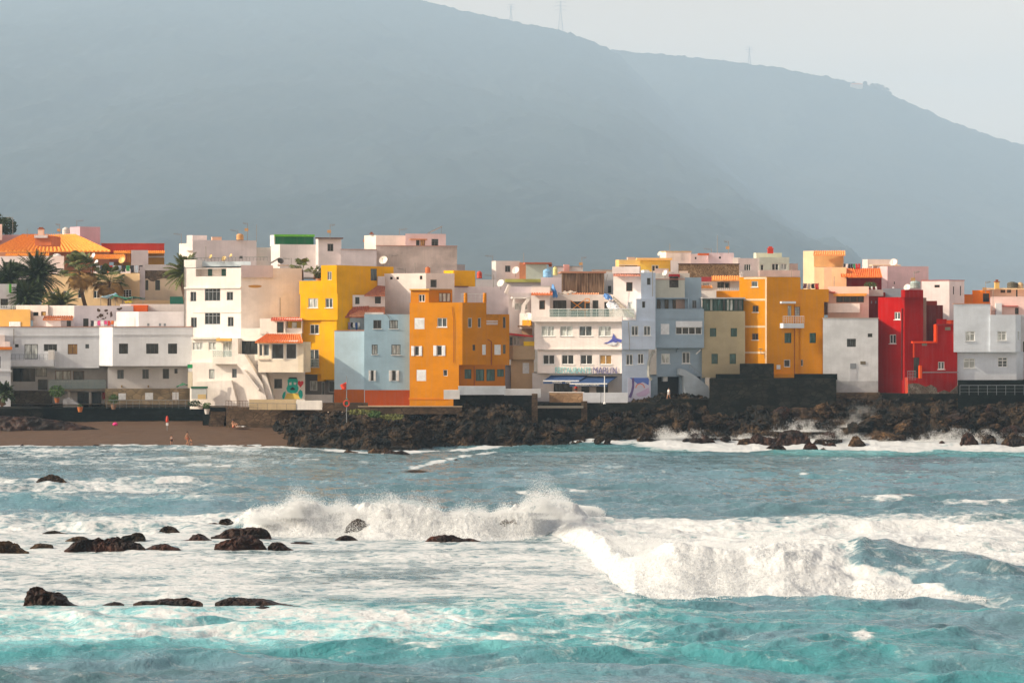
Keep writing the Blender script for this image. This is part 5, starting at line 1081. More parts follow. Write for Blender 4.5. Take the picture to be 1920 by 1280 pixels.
# --- far right white houses
b = Bd('townhouse', 1850, 250, 'pale blue-white house with overhanging upper storeys, directly right of the red stepped house', 'house')
f = b.blk(1788, 250.2, (1857, 5), 570, 660, (.66, .70, .75), d=7, cope=(.66, .32, .2), wins=[(0, 1810, 621, 1828, 639, 'wcTS', 2)])[0]
g = b.blk(1856.5, 250.3, [(1904, 5), (1914, 50)], 590, 660, (.66, .70, .75), d=5, wins=[(0, 1870, 621, 1887, 638, 'wcTS', 2), (1, 1908, 621, 1911, 638, 'wc', 1)])
h = b.blk(1795, 250.8, [(1906, 5), (1918, 50)], 659.5, 716, (.64, .68, .74), d=5, wins=[(0, 1807, 672, 1828, 690, 'wcTS', 2), (0, 1871, 670, 1889, 688, 'wmTX', 2)])
b = Bd('townhouse', 1918, 254, 'grey white house cut by the right picture edge', 'house')
f = b.blk(1906, 255, (2000, 4), 590, 716, (.62, .60, .62), d=6, wins=[(0, 1918, 640, 1930, 660, 'gd', 1)])[0]
b = Bd('townhouse', 1760, 262, 'pinkish white tower house with a red coping and slit windows, behind the red house', 'house')
f = b.blk(1728, 264, [(1780, -20), (1808, 24)], 526, 620, (.84, .72, .70), d=5, cope=(.6, .1, .06), wins=[(0, 1752, 534, 1762, 539, 'bd', 1), (1, 1787, 537, 1789, 552, 'gd', 1), (1, 1800, 536, 1802, 554, 'gd', 1)])
b = Bd('townhouse', 1700, 275, 'plain pink block with a bright sunlit left side, behind the red tower', 'house')
f = b.blk(1649, 278, [(1664, -50), (1741, 10)], 499, 560, (.74, .52, .54), d=7, wins=[(1, 1676, 528, 1678, 533, 'gd', 1)])
b = Bd('roof_block', 1650, 284, 'small white roof room with an open lean-to, left of the plain pink block', 'building')
f = b.blk(1617, 286, [(1627, -40), (1683, 6)], 486, 505, (.76, .66, .62), d=5); b.bx(f[1], 1630, 497, 1683, 499, -1.5, -.01, plaster((.82, .6, .4)), 'canopy')
for x in (1630, 1640, 1650): b.bx(f[1], x, 498, x+1.2, 508, -1.5, -1.3, frm('w'), 'post')
b = Bd('townhouse', 1615, 266, 'house with a bright orange pantile roof over a dark crimson wall', 'house')
f = b.blk(1586, 267, (1653, 2), 517, 560, (.26, .015, .02), d=5)[0]; T1, T2 = (.66, .13, .02), (.86, .26, .05)
b.tiles(1590, 1654, 519, 264.4, 1598, 1650, 503, 268.4, T1, T2); b.tiles(1577, 1606, 518, 264.6, 1575, 1600, 502, 268.4, T1, T2); b.blk(1560, 266, [(1587, -14)], 501, 560, (.86, .50, .28), d=4)
b = Bd('townhouse', 1545, 270, 'tall cream house with one small dark window and a tiled roof edge', 'house')
f = b.blk(1506, 272, [(1527, -34), (1582, -6)], 470, 560, (.86, .66, .42), d=5, wins=[(1, 1545, 486, 1557, 500, 'kd', 1)]); b.bx(f[1], 1526, 476, 1582, 500, -.03, -.004, plaster((.74, .46, .20)), 'panel')
b.tiles(1525, 1585, 478, 268.6, 1527, 1584, 470, 270.6, (.80, .30, .08), (.9, .42, .15)); b.blk(1545, 269.5, (1564, -6), 501, 560, (.86, .56, .40), d=3)
b = Bd('townhouse', 1835, 264, 'bright orange roof room beside a dark opening, above the pale blue-white house', 'house')
f = b.blk(1823, 266, [(1842, -25), (1856, 10)], 544, 590, (.85, .22, .01), d=4, wins=[(1, 1843, 550, 1855, 566, 'kd', 1)]); b.blk(1806, 266, (1824, -15), 553, 590, (.70, .22, .03), d=3, cope=(.8, .2, .03))
b = Bd('townhouse', 1885, 262, 'pink house with jumbled cream roof terraces at the right picture edge', 'house')
f = b.blk(1857, 263, (1990, -4), 556, 620, (.86, .62, .56), d=8, wins=[(0, 1903, 577, 1910, 589, 'kd', 1)])[0]; b.blk(1842, 262, (1858, -4), 572, 600, (.8, .5, .42), d=4)
g = b.blk(1856, 267, (1990, -4), 541, 558, (.80, .62, .50), d=6, wins=[(0, 1876, 543, 1885, 549, 'bd', 3), (0, 1888, 543, 1896, 549, 'bm', 2), (0, 1905, 543, 1908, 556, 'gd', 1)])[0]; b.bx(g, 1842, 540, 1990, 543, -.8, 0, plaster((.82, .62, .36)), 'roof')
b.bx(f, 1877, 573, 1908, 575, -.5, -.01, plaster((.5, .12, .1)), 'awning'); b.bx(f, 1866, 568, 1877, 590, -.6, -.01, plaster(COOL), 'stair_wall')
chimney(1866, 1874, 541, 524, 266, 'ochre chimney pot stack on the far right roofs', (.75, .5, .15)); 
# --- rear rows, centre and right
b = Bd('townhouse', 960, 286, 'white roof house with one dark window and a bright left side, above the lilac building', 'house')
f = b.blk(922, 289, [(930, -45), (975, 12)], 489, 535, (.74, .68, .64), d=6, wins=[(1, 947, 498, 957, 510, 'gd', 2)]); b.blk(974, 287, (987, 5), 492, 525, (.50, .2, .1), d=3, wear=.8); b.blk(986, 285, (1025, 5), 495, 526, (.60, .66, .58), d=4)
b.bx(b.faces[0], 984, 492, 1034, 495, -.3, 2, plaster((.5, .15, .08)), 'roof'); b.blk(892, 284, (1015, 4), 524, 545, (.64, .60, .60), d=5)
b.bx(b.faces[0], 947, 523, 1014, 529, -.3, -.01, plaster((.62, .60, .16)), 'painted_edge')
b = Bd('townhouse', 1060, 292, 'low grey white roofs with a pink chimney wall, left of the plank shack', 'house')
f = b.blk(1037, 293, (1093, 4), 500, 540, (.62, .58, .58), d=5, cope=(.25, .22, .2)); b.bx(f[0], 1057, 496, 1067, 512, -.4, .6, plaster((.72, .36, .32)), 'chimney'); b.blk(1014, 268, (1056, 2), 520, 560, (.70, .60, .62), d=4)
b.blk(1110, 288, (1160, 4), 507, 530, (.74, .70, .68), d=4, cope=(.5, .3, .2)); b.blk(998, 262, (1040, 2), 536, 552, (.64, .58, .54), d=4)
b = Bd('roof_block', 1140, 262, 'white wall and steps standing behind the plank shack', 'building'); b.blk(1131, 262, (1160, 4), 511, 560, (.70, .70, .70), d=4); b.bx(b.faces[0], 1140, 536, 1146, 549, -.03, -.005, frm('k'), 'opening')
b = Bd('townhouse', 1190, 284, 'white and yellow roof house with two windows and a flat orange roof edge', 'house')
f = b.blk(1154, 288, [(1161, -45), (1205, 4)], 487, 530, (.80, .56, .22), d=6, wins=[(1, 1172, 498, 1195, 507, 'bd', 3)]); g = b.blk(1200, 285, (1257, 4), 487, 530, (.78, .56, .10), d=6, wins=[(0, 1222, 497, 1235, 509, 'wd', 2)])[0]
b.bx(g, 1192, 484, 1258, 488, -1.2, 0, plaster((.86, .50, .16)), 'roof'); b.bx(f[1], 1160, 496, 1196, 498, -.4, -.01, plaster((.9, .7, .5)), 'canopy'); b.bx(f[1], 1178, 482, 1192, 487, .5, 1.5, plaster((.7, .5, .4)), 'roof_box'); b.blk(1152, 281, (1260, 4), 509, 530, (.8, .70, .66), d=3)
b = Bd('townhouse', 1330, 290, 'row of pink and white roof houses behind the long brown wall', 'house')
b.blk(1237, 293, [(1249, -45), (1296, 4)], 472, 510, (.82, .70, .66), d=5, cope=(.85, .5, .15)); b.blk(1295, 292, (1330, 4), 476, 510, (.74, .60, .60), d=5, wins=[(0, 1303, 482, 1306, 486, 'gd', 1)]); f = b.blk(1328, 291, (1376, 4), 474, 510, (.72, .58, .62), d=5, wins=[(0, 1348, 481, 1352, 485, 'gd', 1)])[0]
b.bx(b.faces[0], 1308, 475, 1328, 479, -.5, -.01, plaster((.75, .16, .05)), 'awning'); b.blk(1258, 282, (1272, 2), 490, 530, (.8, .72, .70), d=3); b.blk(1374, 290, (1388, 2), 483, 500, (.78, .72, .66), d=3)
b = Bd('garden_wall', 1330, 280, 'long weathered brown roof wall stained dark along its top', 'wall', None); f = b.blk(1272, 280, (1386, 3), 495, 530, 0, d=.5, mat=rockmat('brown_wall', (.28, .17, .09), (.42, .29, .17), .95, 1.5), cope=(.12, .06, .05))
b = Bd('townhouse', 1430, 282, 'pale green and white roof house with a glazed terrace, above the second orange house', 'house')
f = b.blk(1384, 284, (1425, 6), 484, 530, (.70, .60, .60), d=6, wins=[(0, 1395, 495, 1408, 508, 'wd', 3)])[0]; g = b.blk(1424, 284, (1480, 6), 482, 530, (.56, .60, .52), d=6, wins=[(0, 1426, 496, 1432, 507, 'wd', 1), (0, 1447, 494, 1460, 507, 'wd', 2), (0, 1463, 494, 1476, 506, 'wc', 2)])[0]
b.blk(1413, 290, [(1418, -45), (1466, 5)], 474, 500, (.60, .62, .48), d=4); b.blk(1479, 286, (1496, 8), 494, 530, (.76, .58, .52), d=4); b.bx(g, 1420, 507, 1496, 519, -1.2, -.9, plaster((.78, .58, .52)), 'terrace_wall'); b.bx(g, 1384, 507, 1422, 519, -1, -.9, plaster((.7, .62, .6)), 'terrace_wall')
b = Bd('townhouse', 1345, 268, 'low white terrace house with orange tiled eaves and a white balustrade', 'house')
f = b.blk(1315, 268, (1387, 2), 528, 562, (.66, .56, .50), d=5, wins=[(0, 1318, 531, 1330, 536, 'wc', 3), (0, 1345, 528.5, 1358, 540, 'gm', 2), (0, 1359, 530, 1367, 540, 'hm', 1)])[0]; b.tiles(1334, 1387, 525, 265, 1334, 1387, 517, 268, (.78, .28, .05), (.88, .42, .12)); b.blk(1369, 266, (1387, 2), 525, 560, WHITE, d=3)
g = b.blk(1315, 262, (1345, -6), 545, 575, (.80, .76, .72), d=4)[0]; b.tiles(1315, 1336, 539, 264, 1315, 1333, 535, 266, (.78, .28, .05), (.88, .42, .12)); h = b.blk(1335, 263, (1387, -4), 543, 560, (.80, .70, .62), d=1)[0]
for i in range(11): b.bx(h, 1346+i*3.8, 540, 1347.6+i*3.8, 543.5, -.02, .1, frm('w'), 'baluster')
b.blk(1314, 270, (1334, 2), 519, 530, (.38, .05, .05), d=3)
b = Bd('townhouse', 1255, 262, 'low roof terrace with maroon cloth and pink walls behind the slate blue house', 'house')
f = b.blk(1229, 262, (1293, 3), 512, 540, (.60, .57, .52), d=4)[0]; b.bx(f, 1254, 514, 1274, 520, -.3, -.01, flat('maroon_cloth', (.36, .01, .015)), 'maroon_cloth'); b.bx(f, 1229, 503, 1255, 516, .6, .8, plaster((.62, .48, .44)), 'wall'); b.blk(1273, 264, (1290, 3), 508, 530, (.62, .48, .40), d=3)
# ================================================================ roof clutter
for a in ((24, 450, 407, 320, 'thin aerial at the far left beside the dark tree', 0), (51, 443, 429, 316, 'short plain aerial mast on the left of the orange villa roof', 9), (112, 441, 420, 316, 'aerial with an orange panel between chimney and white tank', 2),
          (144, 426, 413, 326, 'aerial standing on the pink block', 1), (340, 456, 438, 290, 'aerial on the left corner of the large white block', 0), (464, 450, 418, 289, 'tallest orange panel aerial above the large white block', 2), (446, 450, 431, 289, 'pale aerial left of the orange panel one', 0),
          (481, 452, 421, 289, 'thin bare mast right of the orange panel aerial', 9), (619, 446, 421, 281, 'two-tier aerial on the white stair tower', 3), (749, 439, 429, 290, 'small aerial at the left end of the pink penthouse', 1), (731, 505, 478, 272, 'aerial against the big beige gable', 1),
          (778, 512, 493, 263, 'bare mast standing on the pinkish gable', 9), (760, 512, 503, 262, 'low aerial on the pinkish gable block', 0), (925, 537, 515, 262, 'aerial with crossbar on the lilac building', 0), (982, 492, 474, 288, 'thin mast above the white roof house', 9), (1091, 503, 482, 290, 'aerial with side panel above the grey roofs', 3),
          (924, 489, 479, 288, 'little slanted aerial on the white roof house', 0), (1256, 472, 457, 292, 'short bare mast on the white roof row', 9), (1345, 474, 441, 291, 'tall bare mast on the pink roof row', 9), (1366, 474, 452, 291, 'aerial with pale panel on the pink roof row', 2), (1334, 476, 466, 292, 'faint short aerial left of the tall mast', 0),
          (1484, 520, 502, 275, 'thin mast on the roof of the second orange house', 9), (1564, 560, 518, 262, 'thin mast on the salmon pink house', 9), (1714, 525, 509, 250, 'tangle of aerials on the red tower', 3), (1862, 580, 541, 260, 'aerial mast on the far right pink house', 9), (1848, 548, 528, 264, 'reddish aerial beside the far right chimney stack', 3),
          (386, 485, 462, 262, 'stub mast with brown head on the tall white apartment roof', 9), (546, 500, 484, 266, 'aerial by the roof water heater', 0), (1554, 470, 470, 275, '', 9)):
    if a[4]: aerial(*a)
for a in ((175, 480, 302, .85, 'pale satellite dish left of the washing, on the beige house'), (181, 492, 300, .75, 'ochre satellite dish just below the pale one on the beige house'), (229, 488, 302, .95, 'round satellite dish in front of the lilac stair tower'),
          (395, 481, 262, .5, 'yellowish dish on the left of the tall apartment roof'), (420, 485, 262, .6, 'yellowish dish in the middle of the tall apartment roof'), (433, 479, 263, .4, 'small dish at the right of the tall apartment roof'),
          (719, 488, 262.5, 1.0, 'white satellite dish on the yellow house roof'), (939, 531, 258, .9, 'white satellite dish on the lilac building'), (990, 593, 253.5, .9, 'white satellite dish on the little ochre roof room'), (967, 507, 284, 1.0, 'cream satellite dish beside the white roof house'),
          (1675, 492, 280, .95, 'ochre satellite dish on the small white roof room'), (1701, 539, 258, .8, 'white satellite dish left of the red tower top'), (1237, 476, 290, .6, 'small white dish on the end of the white roof row'), (1247, 512, 261, .7, 'white dish above the slate blue house')):
    dish(a[0], a[1], a[2], a[3], a[4], yaw=-35+rnd.uniform(-20, 20), c=(.78, .74, .70) if 'white' in a[4] or 'pale' in a[4] else (.75, .50, .14))
tank(450, 450, 438, 14, 289, 'orange water drum behind the parapet of the large white block', (.70, .36, .14)); tank(716, 513, 503, 10, 260.5, 'brown clay coloured tank on the yellow house roof', (.35, .14, .04))
tank(802, 512, 500, 10, 262, 'rust orange tank on the pinkish gable block', (.50, .13, .03)); tank(899, 522, 508, 10, 280, 'red tank left of the white roof house', (.62, .06, .02)); tank(1026, 520, 504, 16, 270, 'light blue domed water tank on the roof left of the plank shack', (.22, .45, .68))
tank(1041, 516, 500, 9, 272, 'yellowish water drum beside the light blue tank', (.66, .60, .25)); tank(1716, 541, 526, 20, 253, 'grey-green ribbed tank on the red tower', (.32, .40, .38)); tank(1898, 540, 528, 20, 264, 'low dark tank on the far right roofs', (.10, .09, .06)); tank(1913, 541, 529, 12, 264, 'tan water drum at the right picture edge', (.60, .42, .22))
tank(1675, 540, 538, 4, 262, 'tiny white pot on the grey roof left of the red tower', (.7, .7, .7), name='roof_pot')
chimney(1440, 1450, 475, 462, 288, 'square red chimney on the pale green roof house', (.55, .04, .02), (.6, .06, .03)); chimney(1029, 1035, 500, 492, 286, 'rough orange-brown chimney stub on the mint wall house', (.55, .16, .05))
chimney(1388, 1393, 520, 509, 266, 'little white capped chimney at the left end of the orange house roof', (.8, .78, .76), (.8, .78, .76)); chimney(693, 700, 440, 435, 290, 'small white chimney at the left end of the pink penthouse', (.84, .74, .66))
r = root('roof_dome', (PX(104, 300), 300, PZ(480, 300)), 'white shallow dome on the parapet left of the palms', 'dome'); MB().lathe((PX(104, 300), 301, PZ(481, 300)), [(.62*math.cos(a), .42*math.sin(a)) for a in (0, .3, .6, .9, 1.2, 1.5)], 16).build('dome', plaster(WHITE), r, True)
MB().lathe((PX(104, 300), 301, PZ(483, 300)), [(.68, 0), (.68, .14)], 16).build('rim', plaster(WHITE), r)
solar(507, 524, 494, 484, 268, 'tilted solar panel with a round black tank on the tall apartment roof')
r = root('boiler', (PX(526, 268), 268, PZ(495, 268)), 'round dark boiler beside the tilted solar panel', 'boiler'); MB().tube([(PX(526, 268), 267.4, PZ(489, 268)), (PX(526, 268), 268.9, PZ(489, 268))], .30, 14).build('drum', flat('boiler_black', (.03, .03, .03), .4), r); MB().box(PX(521, 268), PX(541, 268), 267.6, 268.6, PZ(499, 268), PZ(496, 268)).build('stand', plaster((.55, .42, .34)), r)
cl = dict(r=(.55, .04, .03), w=(.75, .74, .72), b=(.05, .10, .30), k=(.03, .03, .04), g=(.05, .30, .12), o=(.70, .16, .03), p=(.75, .08, .25), l=(.42, .50, .60), y=(.7, .5, .1), m=(.3, .2, .3))
def cs(s): return [cl[c] for c in s]
laundry(172, 268, 497, 289, cs('rwborwlkgklk'), 'long line of mixed washing in front of the lilac stair tower', .9); laundry(170, 245, 600.5, 269.5, cs('kwpwprowrbbw'), 'line of pink, white and red washing on the terrace over the beach', .7)
laundry(653, 675, 604, 254.9, cs('mkwbw'), 'short line of dark washing between yellow and blue houses', .8); laundry(1581, 1613, 494, 268, cs('kwkkgrr'), 'dark red and black washing above the pantile roof', .8)
laundry(1506, 1535, 531, 256, cs('mwkr'), 'few clothes drying on the second orange house roof', .8)
# ================================================================ palms and plants
frond_d = flat('frond_dark', (.045, .078, .014), .6, var=.6, scale=1.5); frond_m = flat('frond_mid', (.11, .13, .020), .6, var=.5, scale=1.5); frond_y = flat('frond_dry', (.42, .24, .07), .9, var=.4, scale=1.5); ptrunk = flat('palm_bark', (.16, .085, .045), .95, var=.5, scale=6)
def feather(mb, o, az, el, L, r, droop=1.1, w=.5):
    d = Vector((math.cos(az)*math.cos(el), math.sin(az)*math.cos(el), math.sin(el))); p = Vector(o); n = 16; side = Vector((-math.sin(az), math.cos(az), 0)); pts = []
    for i in range(n+1):
        pts.append(p.copy()); p = p+d*L/n; d = (d+Vector((0, 0, -droop/n*(.4+1.2*i/n)))).normalized()
    mb.tube(pts, .05, 4, .012, cap=False)
    for i in range(2, n):
        f = i/n; ll = w*math.sin(math.pi*min(1, .12+f*.85))**.7
        for sg in (-1, 1):
            for q in (0, .5):
                a = pts[i].lerp(pts[min(n, i+1)], q); t = (pts[min(n, i+1)]-pts[i]).normalized()
                e = a+(side*sg*.75+t*.55+Vector((0, 0, -.35-.3*r.random()))).normalized()*ll*r.uniform(.8, 1.1); b_ = t*.055
                mb.poly([a-b_, a+b_, e])
def palm_feather(px, pyb, pyc, Y, L, n, label, mat=None, dry=0, seed=1, w=.5, spread=(-.5, 1.35)):
    r = random.Random(seed); X = PX(px, Y); zb = PZ(pyb, Y); zc = PZ(pyc, Y)
    ro = root('date_palm', (X, Y, zb), label, 'palm tree', 'palm trees of the town')
    pts = [(X+.15*math.sin(i*.8+seed), Y, zb+(zc-zb)*i/7) for i in range(8)]; MB().tube(pts, .34, 9, .26).lathe(pts[-1], [(.3, -.6), (.45, -.2), (.3, .1)], 9).build('trunk', ptrunk, ro)
    m = MB()
    for i in range(n): feather(m, pts[-1], r.uniform(0, 6.28), spread[0]+(spread[1]-spread[0])*r.random()**.8, L*r.uniform(.8, 1.1), r, r.uniform(.9, 1.5), w)
    m.build('crown', mat or frond_d, ro)
def palm_fan(px, pyb, pyc, Y, L, label, seed=1, lean=0., name='fan_palm', skirt=True, n=40):
    r = random.Random(seed); X = PX(px, Y); zb = PZ(pyb, Y); zc = PZ(pyc, Y); ro = root(name, (X+lean, Y, zb), label, 'palm tree', 'palm trees of the town')
    pts = [(X+lean*(1-i/7)**1.6, Y, zb+(zc-zb)*i/7) for i in range(8)]; MB().tube(pts, .26 if skirt else .16, 9, .2 if skirt else .12).build('trunk', ptrunk, ro); c = Vector(pts[-1])
    def fan(mb, az, el, R0, droop):
        d = Vector((math.cos(az)*math.cos(el), math.sin(az)*math.cos(el), math.sin(el))); h = c+d*R0; mb.tube([c, h], .025, 4, .015, cap=False)
        s = d.cross(Vector((0, 0, 1))).normalized(); u = s.cross(d).normalized()
        for i in range(15):
            a = -1.25+2.5*i/14; e = (d*math.cos(a)+s*math.sin(a)).normalized(); ll = R0*.8*(1-.25*abs(a)/1.25); t1 = h+e*ll*.65+u*.05; t2 = h+e*ll+Vector((0, 0, -droop*ll)); q = e.cross(u).normalized()*.045*R0
            mb.poly([h, t1-q, t2, t1+q])
    m = MB()
    for i in range(n): fan(m, r.uniform(0, 6.28), r.uniform(-.25, 1.3), L*r.uniform(.45, .6), r.uniform(.2, .6))
    m.build('crown', frond_m, ro)
    if skirt:
        m = MB()
        for i in range(n): fan(m, r.uniform(0, 6.28), r.uniform(-1.3, -.15), L*r.uniform(.4, .52), r.uniform(.3, .7))
        m.build('dry_skirt', frond_y, ro)
palm_feather(16, 590, 528, 283, 3.2, 130, 'dark feathery palm cut by the left picture edge', seed=2); palm_feather(68, 590, 522, 284, 3.6, 190, 'largest dark date palm with drooping fronds', seed=3, spread=(-.8, 1.35)); palm_feather(50, 590, 562, 281, 2.8, 120, 'low dark palm filling the gap under the largest date palm', seed=4)
palm_feather(118, 590, 572, 279, 2.7, 70, 'low spreading yellow-green palm right of the big date palm', frond_m, seed=5, spread=(-.1, 1.2)); palm_fan(148, 590, 507, 284, 3.0, 'tall fan palm with a leaning trunk and brown dry skirt', seed=6, lean=1.1); palm_fan(205, 590, 528, 286, 2.7, 'shorter fan palm with a golden dry skirt above the blue canopy', seed=7)
palm_feather(346, 560, 514, 270, 2.8, 60, 'palm half hidden behind the tall white apartment house', frond_m, seed=8, w=.6)
palm_feather(6, 760, 738, 256, 1.6, 60, 'dark shrubby palm at the left edge in front of the white houses', seed=9, w=.35)
palm_fan(567, 525, 507, 266, 1.9, 'young fan palm on the white roof left of the yellow house', seed=10, skirt=False, n=26); palm_fan(590, 524, 514, 262, 1.3, 'smaller tufted palm beside the young fan palm on the roof', seed=11, skirt=False, n=20)
def bush(px, py, Y, rx, rz, n, label, mat=leaf, name='shrub', s=.09, pot=None, seed=1):
    X, z = PX(px, Y), PZ(py, Y); ro = root(name, (X, Y, z-rz), label, 'plant'); m = MB()
    leafball(m, (X, Y, z), rx, rz, n, s, seed); m.build('foliage', mat, ro)
    MB().tube([(X, Y, z-rz*1.1), (X, Y, z)], .04, 5).build('stem', bark, ro)
    if pot: MB().lathe((X, Y, z-rz*1.1-.55), [(.2, 0), (.32, .5), (.35, .55)], 12).build('pot', flat('pot_%.2f' % pot[0], pot, .7), ro)
lm = flat('leaf_mid', (.06, .13, .02), .7, var=.5); ly = flat('leaf_olive', (.16, .17, .03), .7, var=.5)
bush(12, 424, 330, 1.6, 1.3, 900, 'dark round tree crown at the top left roofs', name='tree', s=.16); bush(-8, 418, 331, 1.5, 1.5, 500, 'dark tree crown cut by the left picture edge', name='tree', s=.16, seed=4)
bush(597, 516, 261, .38, .34, 260, 'small round clipped dark bush beside the yellow roof parapet', pot=(.5, .3, .2), seed=2)
bush(107, 733, 259.2, .9, .7, 420, 'bushy green plant in a terracotta pot by the terrace steps', lm, 'potted_plant', .1, (.42, .13, .04), 3); bush(213, 748, 259.6, .6, .55, 260, 'green plant in a brown pot at the left of the tan plinth', lm, 'potted_plant', .09, (.28, .15, .08), 4)
bush(150, 760, 258.5, .28, .16, 60, 'small orange tub with low plant at the foot of the white steps', lm, 'potted_plant', .07, (.65, .20, .04), 9)
bush(388, 760, 252.6, .5, .35, 160, 'low green plant beside the white urn', lm, 'potted_plant', .08, (.75, .72, .68), 5); bush(365, 756, 253, .9, .35, 220, 'dark hedge plants under the white kiosk panel', leaf, 'shrub', .09, None, 6)
bush(703, 776, 238.5, .75, .42, 420, 'bright green bush on the rocks below the blue house', lm, 'shrub', .08, None, 7); bush(735, 781, 238, 1.3, .35, 420, 'olive low scrub on the rocks below the orange house', ly, 'shrub', .08, None, 8); bush(675, 772, 240, 1.5, .3, 420, 'dry olive scrub left of the bright green bush', ly, 'shrub', .08, None, 9)
bush(72, 538, 0+279, .1, .1, 4, 'sprig') if False else None
bush(1632, 534, 262, .8, .35, 220, 'green pot plants on the parapet beside the crimson wall', lm, 'shrub', .08, None, 12)
# canopies and screens on the left terraces
def canopy(label, pts, Y, c, seed, name='shade_canopy'):
    r = root(name, (PX(pts[0][0], Y), Y, PZ(pts[0][1], Y)), label, 'canopy'); m = MB(); k = len(pts)
    for j, dy in enumerate((0, 1., 2.)):
        for (x, y) in pts: m.v.append((PX(x, Y), Y+dy, PZ(y, Y)+.15*math.sin(j*1.6+x*.2)))
    m.f = [tuple(q) for q in gridfaces(k, 3).tolist()]; o = m.build('cloth', flat('canopy_%d' % seed, c, .8), r, True); md = o.modifiers.new('thickness', 'SOLIDIFY'); md.thickness = .03
    q = MB()
    for x, y in (pts[0], pts[-1]): q.tube([(PX(x, Y), Y, PZ(y, Y)), (PX(x, Y), Y, PZ(y, Y)-2.0)], .04, 5)
    q.build('pole', steel, r)
canopy('pale blue cloth canopy on the terrace below the shorter fan palm', [(189, 557), (197, 557), (204, 553), (211, 550), (216, 553)], 278, (.38, .60, .70), 1); canopy('green cloth canopy beside the pale blue one', [(206, 558), (213, 553), (222, 557), (236, 559), (248, 557)], 276.5, (.05, .25, .17), 2); canopy('dark green shade net stretched to the right of the green canopy', [(230, 561), (240, 559), (252, 558), (268, 559)], 277.5, (.015, .09, .05), 3)
canopy('yellow parasol cloth under the dark green shade net', [(233, 566), (238, 564), (243, 564), (246, 567)], 275.5, (.80, .60, .03), 4, 'parasol'); canopy('olive green terrace awning above the tan plinth', [(330, 724), (338, 720), (350, 722), (372, 726)], 258, (.02, .13, .06), 5, 'terrace_awning')
# kiosk panels, white urn etc. at the promenade
r = root('glazed_kiosk', (PX(373, 254), 254, PZ(748, 254)), 'small kiosk panel with green top edge beside the tan plinth', 'kiosk'); k_ = Face((PX(359, 254), 254), (PX(388, 254), 254), (0, 1))
k_.bpx(MB(), 359, 728, 387, 748, 0, .8).build('panel', plaster((.62, .64, .62)), r); k_.bpx(MB(), 358, 724.5, 388, 728, -.05, .9).build('roof', flat('kiosk_green', (.01, .14, .07)), r); k_.bpx(MB(), 371, 739, 386, 748, -.03, -.005).build('ochre_panel', plaster((.75, .55, .25)), r)
r = root('green_sign', (PX(356, 254), 254, PZ(695, 254)), 'small green and white sign above a rounded yellow post', 'sign'); k_ = Face((PX(350, 254), 254), (PX(363, 254), 254), (0, 1))
k_.bpx(MB(), 351.5, 683, 361, 690, 0, .08).build('green_panel', flat('sign_green', (.01, .35, .10)), r); k_.bpx(MB(), 352.5, 690.3, 360, 696, 0, .08).build('white_panel', frm('w'), r); k_.bpx(MB(), 352, 697, 360, 727, .05, .45).build('post', plaster((.84, .74, .55)), r)
# ================================================================ walls and railings of the shore
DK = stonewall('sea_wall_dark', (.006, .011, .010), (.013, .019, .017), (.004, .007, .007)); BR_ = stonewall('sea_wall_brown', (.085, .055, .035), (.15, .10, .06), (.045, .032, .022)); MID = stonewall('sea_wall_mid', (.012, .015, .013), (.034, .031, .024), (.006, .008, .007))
def wall(name, label, px0, Y0, px1, a, top, bot, mat, d=1.2, cope=None):
    b = Bd(name, px0, Y0, label, 'wall', None); f = b.blk(px0, Y0, (px1, a), top, bot, 0, d=d, mat=mat, cope=cope); return b, f[0]
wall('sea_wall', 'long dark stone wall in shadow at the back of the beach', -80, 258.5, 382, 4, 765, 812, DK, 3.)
wall('sea_wall', 'rough dark rock-faced wall end standing forward on the left of the beach', -80, 252, 80, 12, 766, 815, MID, 6.)
b, f = wall('sea_wall', 'short dark wall with steps between the shaded and the sunlit beach walls', 380, 255, 425, -4, 764, 806, DK, 3.)
for i in range(5): b.bx(f, 396, 771+i*7, 424, 778+i*7, -.35*(i+1), -.005, BR_, 'step')
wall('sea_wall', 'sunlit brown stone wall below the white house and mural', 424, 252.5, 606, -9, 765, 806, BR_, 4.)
wall('low_wall', 'tan low parapet on the promenade beside the white one', 467, 250.5, 556, -8, 749, 768, plaster((.52, .40, .24)), .5)
wall('low_wall', 'white low parapet on the promenade in front of the mural', 555, 248.5, 604, -6, 751, 768, plaster((.84, .80, .74)), .5)
wall('low_wall', 'dark stone low wall in front of the pale blue house base', 605, 247.4, 690, -4, 755, 772, BR_, .8)
wall('low_wall', 'thin pale kerb ledge under the blue and orange houses', 672, 245.0, 866, 0, 762.5, 776, BR_, 3., (.55, .42, .28))
b, f = wall('low_wall', 'white stepped parapet at the foot of the orange house', 832, 245.2, 862, 3, 731, 748, plaster((.74, .72, .70)), .8); 
b2_, f = wall('low_wall', 'white parapet running on the dark rock right of the stepped one', 859, 245.3, 948, 8, 724, 740, plaster((.62, .66, .70)), .6)
wall('low_wall', 'white sagging parapet below the narrow tan house', 945, 247, 1014, 4, 729, 745, plaster((.66, .67, .69)), .6)
wall('sea_wall', 'dark natural rock wall under the white parapet', 850, 246.4, 1000, 4, 741, 800, MID, 4.)
wall('sea_wall', 'brown sunlit terrace wall below the restaurant awnings', 1030, 248, 1094, -8, 736, 765, stonewall('terrace_brown', (.28, .17, .09), (.40, .26, .15), (.2, .12, .07)), 3., (.84, .76, .70))
wall('low_wall', 'white parapet in front of the restaurant entrance', 1093, 246.9, 1126, 3, 736, 755.5, plaster((.70, .72, .76)), .4); wall('low_wall', 'white parapet between restaurant flagpole and mural', 1127, 246.9, 1177, 3, 736, 755.5, plaster((.70, .72, .76)), .4)
